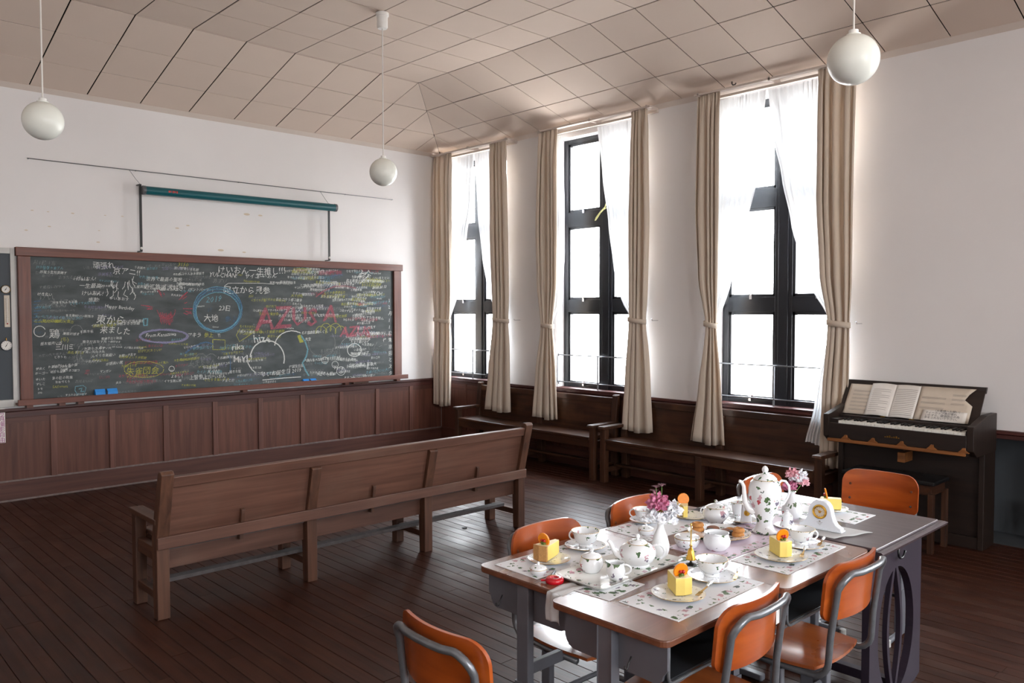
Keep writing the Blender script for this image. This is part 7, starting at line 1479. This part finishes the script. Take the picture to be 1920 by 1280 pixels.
# --- centre: box, cookies, sugar bowl
bx = thing('lidded_dish', 'round lidded china dish with gilt studs behind the gold bell', 'dish', (-3.627, -6.135, Z0), 0)
MB().lathe([(0, 0), (0.036, 0), (0.04, 0.004), (0.048, 0.022), (0.048, 0.034), (0.045, 0.036), (0, 0.034)], n=32).build('base', M['porc2'], bx, smooth=60)
MB().lathe([(0.049, 0.036), (0.047, 0.043), (0.03, 0.048), (0, 0.050)], n=32).build('lid', M['porc2'], bx, smooth=60); gilt(0.049, 0.036, bx, 0.0014)
plate('large round plate carrying the cookies', -3.40, -6.135, 0.125, h=0.014, group='cookie plate')
ck = [(-0.075, 0.055, 0.026, 'cookie', 'ring'), (-0.075, 0.062, 0.026, 'cookie', 'ring', 0.017), (-0.01, 0.066, 0.027, 'macaron', 'disc'), (-0.03, 0.025, 0.021, 'cookiedark', 'disc'), (0.03, 0.018, 0.024, 'macaron', 'disc'),
      (0.052, -0.012, 0.02, 'cookiedark', 'disc'), (0.068, -0.036, 0.026, 'cookie', 'ring'), (0.072, -0.030, 0.025, 'cookie', 'ring', 0.016), (-0.012, -0.02, 0.023, 'cookie', 'disc'), (0.055, 0.038, 0.022, 'cookie', 'disc')]
lab = ['lower ring cookie of the left pair', 'ring cookie on top of the left pair', 'smooth brown round cookie at the back', 'dark chocolate cookie behind the cream jug', 'tan round cookie in the middle', 'dark chocolate cookie next to the right ring pair', 'lower ring cookie at the right rim', 'ring cookie on top of the right pair', 'pale cookie hidden behind the cream jug', 'pale cookie lying before the sugar bowl']
for i, q in enumerate(ck):
    rr, uu = q[0], q[1]; dx = rr*0.728+uu*0.685*0.9; dy = -rr*0.686+uu*0.727*0.9
    zz = Z0+0.006+(q[5] if len(q) > 5 else 0)
    m_ = MB(); r_ = q[2]
    if q[4] == 'ring':
        m_.lathe([(r_*0.28, 0.004), (r_*0.4, 0.0), (r_*0.9, 0.0), (r_, 0.006), (r_*0.85, 0.014), (r_*0.6, 0.016), (r_*0.36, 0.012), (r_*0.28, 0.004)], n=18)
    else: m_.lathe([(0, 0), (r_*0.9, 0.0), (r_, 0.005), (r_*0.93, 0.011), (r_*0.6, 0.015), (0, 0.016)], n=18)
    o = m_.build('cookie', M[q[3]], smooth=60); o.location = (-3.40+dx, -6.135+dy, zz)
    tag(o, lab[i]+' on the cookie plate', 'cookie', 'cookies on the round plate')
sg = thing('sugar_bowl', 'squat lidded sugar bowl with sprigs, behind the cookies', 'sugar bowl', (-3.222, -6.005, Z0), IR)
MB().lathe([(0, 0), (0.034, 0), (0.036, 0.004), (0.053, 0.022), (0.058, 0.038), (0.050, 0.056), (0.040, 0.064), (0, 0.064)], n=36).build('body', M['porc'], sg, smooth=60)
MB().lathe([(0.042, 0.063), (0.040, 0.068), (0.022, 0.077), (0.006, 0.080), (0.005, 0.082), (0.0085, 0.088), (0.006, 0.094), (0, 0.096)], n=28).build('lid', M['porc2'], sg, smooth=60); gilt(0.042, 0.064, sg)
for s in (-1, 1): handle(sg, [(s*0.048, 0, 0.058)]+[(s*(0.056+0.010*math.cos(math.radians(a))), 0, 0.048+0.013*math.sin(math.radians(a))) for a in (60, 20, -20, -60)]+[(s*0.053, 0, 0.034)], 0.0028)
# cup behind flowers (far desk)
plate('saucer under the cup behind the flowers', -3.455, -5.80, 0.066, name='saucer')
cup('teacup half hidden by the pink and white flowers', -3.452, -5.795, Z0+0.0055, 0.05, 0.052, IR+160)
plate('plate under the far cake behind the flowers', -3.245, -5.895, 0.078)
wedge_cake('far cake slice partly hidden by the white flowers', -3.255, -5.862, Z0+0.0055, -135, L=0.085, wd=0.052, h=0.05)
# cup, saucer and gilt clock stand at the left of the coffee pot
plate('saucer behind the tiny china clock', -3.150, -6.085, 0.066, name='saucer', z=0.7045)
cup('tall teacup behind the tiny china clock', -3.125, -6.055, 0.7045+0.0055, 0.030, 0.070, 60)
mc = thing('miniature_clock', 'tiny white china desk clock with a gilt dial left of the coffee pot', 'clock', (-3.178, -6.128, 0.7115), IR)
MB().prism([(-0.026, 0.0), (0.026, 0.0), (0.020, 0.012), (0.018, 0.03), (0.018, 0.055), (0.012, 0.072), (0.004, 0.062), (-0.006, 0.075), (-0.017, 0.082), (-0.020, 0.05), (-0.022, 0.02)], -0.011, 0.011, 'y').build('case', M['plain'], mc, bevel=0.003)
MB().lathe([(0, 0), (0.012, 0), (0.013, 0.002), (0, 0.003)], n=20, M=Matrix.Translation((-0.001, -0.011, 0.046)) @ Matrix.Rotation(PI/2, 4, 'X')).build('dial', M['gold'], mc, smooth=40)
# coffee pot
cp_ = thing('coffee_pot', 'tall white sprigged coffee pot with curved spout, tallest piece on the table', 'coffee pot', (-3.222, -6.238, 0.7045), IR)
MB().lathe([(0, 0), (0.050, 0), (0.051, 0.004), (0.040, 0.014), (0.032, 0.032), (0.032, 0.050), (0.046, 0.078), (0.060, 0.110), (0.067, 0.150), (0.066, 0.180), (0.058, 0.208), (0.046, 0.220), (0, 0.220)], n=44).build('body', M['porc'], cp_, smooth=60)
MB().lathe([(0.048, 0.218), (0.048, 0.224), (0.034, 0.237), (0.012, 0.243), (0.008, 0.246), (0.013, 0.254), (0.013, 0.262), (0.008, 0.271), (0, 0.275)], n=32).build('lid', M['porc2'], cp_, smooth=60); gilt(0.048, 0.2195, cp_, 0.0013)
MB().tube([(-0.045, 0, 0.085), (-0.068, 0, 0.100), (-0.082, 0, 0.125), (-0.086, 0, 0.160), (-0.088, 0, 0.190), (-0.097, 0, 0.208), (-0.108, 0, 0.212)], [0.019, 0.015, 0.012, 0.0095, 0.008, 0.007, 0.0065], 14).build('spout', M['plain'], cp_, smooth=60)
handle(cp_, [(0.056, 0, 0.200), (0.068, 0, 0.213), (0.086, 0, 0.210), (0.100, 0, 0.190), (0.102, 0, 0.165), (0.094, 0, 0.140), (0.078, 0, 0.115), (0.064, 0, 0.108), (0.056, 0, 0.112)], 0.0052)
# china bell, bottle vase, pink flower vase on the dark table
cbell = thing('china_bell', 'small bell-shaped china ornament right of the coffee pot foot', 'ornament', (-3.080, -6.265, 0.7065), 0)
MB().lathe([(0, 0), (0.034, 0), (0.032, 0.006), (0.024, 0.022), (0.021, 0.045), (0.012, 0.056), (0.005, 0.06), (0.007, 0.066), (0, 0.07)], n=28).build('body', M['porc'], cbell, smooth=60)
plate('saucer under the small china bell', -3.085, -6.27, 0.055, z=0.7045, h=0.006, name='saucer')
v2 = vase('bud_vase', 'sprigged pear-shaped vase with pink carnations behind the coffee pot', -2.925, -6.205, 0.7045, [(0, 0), (0.034, 0), (0.042, 0.012), (0.046, 0.030), (0.040, 0.055), (0.022, 0.085), (0.013, 0.105), (0.016, 0.116), (0.013, 0.116), (0.010, 0.10), (0, 0.09)], M['porc'])
for ox, up, r_, mat_, pt in [(0.028, 0.175, 0.034, M['whitepetal'], 0.018), (0.0, 0.190, 0.026, M['lightpink'], 0.016), (0.046, 0.158, 0.022, M['lightpink'], 0.016), (-0.012, 0.135, 0.026, M['pink'], 0.016)]:
    o2 = L_(ox, 0.0); bloom(v2, 'carnation', (o2[0], o2[1], up), r_, 90, mat_, rf, petal=pt)
    MB().tube([(0, 0, 0.09), (o2[0], o2[1], up)], 0.0016, 5).build('stem', M['green'], v2)
fp = MB().lathe([(0, 0), (0.02, 0.001), (0.026, 0.006), (0.014, 0.010), (0, 0.008)], (0, 0, 0), 12, squash=0.6).build('fallen_petals', M['mauve'], smooth=60); fp.location = (-2.80, -6.12, 0.7005)
tag(fp, 'fallen mauve petal lying on the dark table behind the china clock', 'petal')
# doily and mantel clock
dl = MB(); N = 14
def dfn(u, v):
    x = -3.115+0.20*u; y = -6.215-0.27*v-0.03*u
    return (x, y-0.04*u*v, 0.7046+0.0015*math.sin(9*u)*math.sin(7*v)+(0.012*max(0, v-0.8)*math.sin(u*6)**2))
dl.grid(dfn, N, N); dlo = dl.build('lace_doily', M['lace'], smooth=True, fix=False, solid=0.001)
tag(dlo, 'white lace doily under the china mantel clock, its corner on the dark table', 'doily')
mk = thing('mantel_clock', 'white china mantel clock with round gilt dial and scroll shoulders', 'clock', (-3.020, -6.385, 0.7075), -90+4)
half = [(0.088, 0.0), (0.088, 0.016), (0.078, 0.020), (0.066, 0.028), (0.056, 0.044), (0.049, 0.066), (0.047, 0.082), (0.040, 0.102), (0.028, 0.116), (0.012, 0.123)]
poly = half+[(-a, b2) for a, b2 in half[::-1]]
MB().prism(poly, -0.018, 0.018, 'y').build('case', M['porcg'], mk, bevel=0.003)
MB().box(-0.092, 0.092, -0.022, 0.022, 0, 0.007).build('plinth', M['porcg'], mk, bevel=0.002)
MD = Matrix.Translation((0, -0.018, 0.075)) @ Matrix.Rotation(PI/2, 4, 'X')
MB().lathe([(0.021, 0), (0.030, 0), (0.030, 0.003), (0.0255, 0.005), (0.021, 0.003), (0.021, 0)], n=32, M=MD).build('bezel', M['gold'], mk, smooth=40)
MB().lathe([(0, 0), (0.0212, 0), (0.0212, 0.0015), (0, 0.0015)], n=32, M=MD).build('dial', M['oldpaper'], mk)
k_ = MB(); k_.lathe([(0, 0.0016), (0.006, 0.0016), (0.005, 0.003), (0, 0.0034)], n=12, M=MD)
for i in range(12): k_.box(0.016, 0.021, -0.0006, 0.0006, 0.0016, 0.0022, MD @ Matrix.Rotation(2*PI*i/12, 4, 'Z'))
k_.box(0, 0.017, -0.0009, 0.0009, 0.003, 0.0036, MD @ Matrix.Rotation(2.4, 4, 'Z')); k_.box(0, 0.012, -0.001, 0.001, 0.003, 0.0036, MD @ Matrix.Rotation(0.4, 4, 'Z')); k_.build('hands_and_marks', M['gold'], mk)
k_ = MB(); k_.box(-0.012, 0.012, -0.0186, -0.018, 0.030, 0.0315); k_.box(-0.008, 0.008, -0.0186, -0.018, 0.025, 0.0265); k_.box(-0.004, 0.004, -0.0186, -0.018, 0.020, 0.0215); k_.box(-0.0035, 0.0035, -0.0186, -0.018, 0.033, 0.038); k_.build('printed_mark', M['inkfaint'], mk)
# --- desk C
plate('plate under the cake at the right desk', -3.495, -6.458, 0.094)
wedge_cake('pale yellow cake slice with orange slice at the right desk', -3.475, -6.440, Z0+0.0055, 62, L=0.086, wd=0.052, h=0.058, sponge=False, tail=0.03)
spoon('gilt fork on the plate of the right desk cake', -3.44, -6.515, Z0+0.014, 20, 0.10)
plate('saucer under the teacup at the right desk', -3.300, -6.440, 0.084, name='saucer')
cup('white teacup at the right desk in front of the mantel clock', -3.285, -6.430, Z0+0.0055, 0.053, 0.059, IR+5)
spoon('gilt spoon with a china end on the saucer at the right desk', -3.255, -6.495, Z0+0.014, 15, 0.085)
# --- dark table far cake
plate('plate under the cake behind the mantel clock', -2.672, -6.262, 0.076)
wedge_cake('yellow cake slice behind the mantel clock on the dark table', -2.665, -6.262, Z0+0.0055, -60, L=0.085, wd=0.045, h=0.05, sponge=False, tail=0.03)
# red tape holder and pen
rd_ = thing('tape_dispenser', 'small shiny red plastic ring holder lying at the edge of the front-left desk', 'tape holder', (-4.298, -6.062, 0.7004), 0)
MB().lathe([(0.013, 0.0), (0.029, 0.0), (0.032, 0.006), (0.031, 0.014), (0.026, 0.018), (0.016, 0.018), (0.013, 0.014), (0.013, 0.0)], n=28).build('ring', M['red'], rd_, smooth=50)
MB().lathe([(0, 0.001), (0.0128, 0.001), (0.0128, 0.010), (0, 0.011)], n=20).build('label_disc', M['greywhite'], rd_)
MB().tube([(-0.022, 0.02, 0.008), (-0.03, 0.035, 0.006)], 0.004, 6).build('tongue', M['red'], rd_)
pe = thing('pen', 'dark blue pen lying beside the red ring holder', 'pen', (-4.262, -6.018, 0.7075), 32)
MB().tube([(-0.045, 0, 0), (0.03, 0, 0)], 0.0058, 10).build('barrel', M['navy'], pe, smooth=50)
MB().tube([(0.03, 0, 0), (0.042, 0, 0), (0.047, 0, 0)], [0.0052, 0.004, 0.001], 10).build('tip', M['teal'], pe, smooth=50)
MB().tube([(-0.058, 0, 0), (-0.045, 0, 0)], 0.006, 10).build('end_cap', M['teal'], pe, smooth=50)
# lace strip hanging over the desk edge
def lfn(u, v):
    y = -6.105-0.062*v + 0.004*math.sin(u*9)
    s = u*0.215
    L1 = 0.118
    if s < L1: return (-4.262-s, y, 0.7022+0.002*math.sin(v*9+u*6))
    t = s-L1; a = min(t/0.012, 1)*PI/2
    return (-4.380-0.004*math.sin(a)-0.006*math.sin(v*10+3), y-0.02*t, 0.7015-max(0, t-0.004)-0.004*math.sin(v*8))
ls = MB().grid(lfn, 30, 10).build('lace_strip', M['lace'], smooth=True, fix=False, solid=0.0008)
tag(ls, 'strip of white lace hanging over the edge between the two front desks', 'lace')
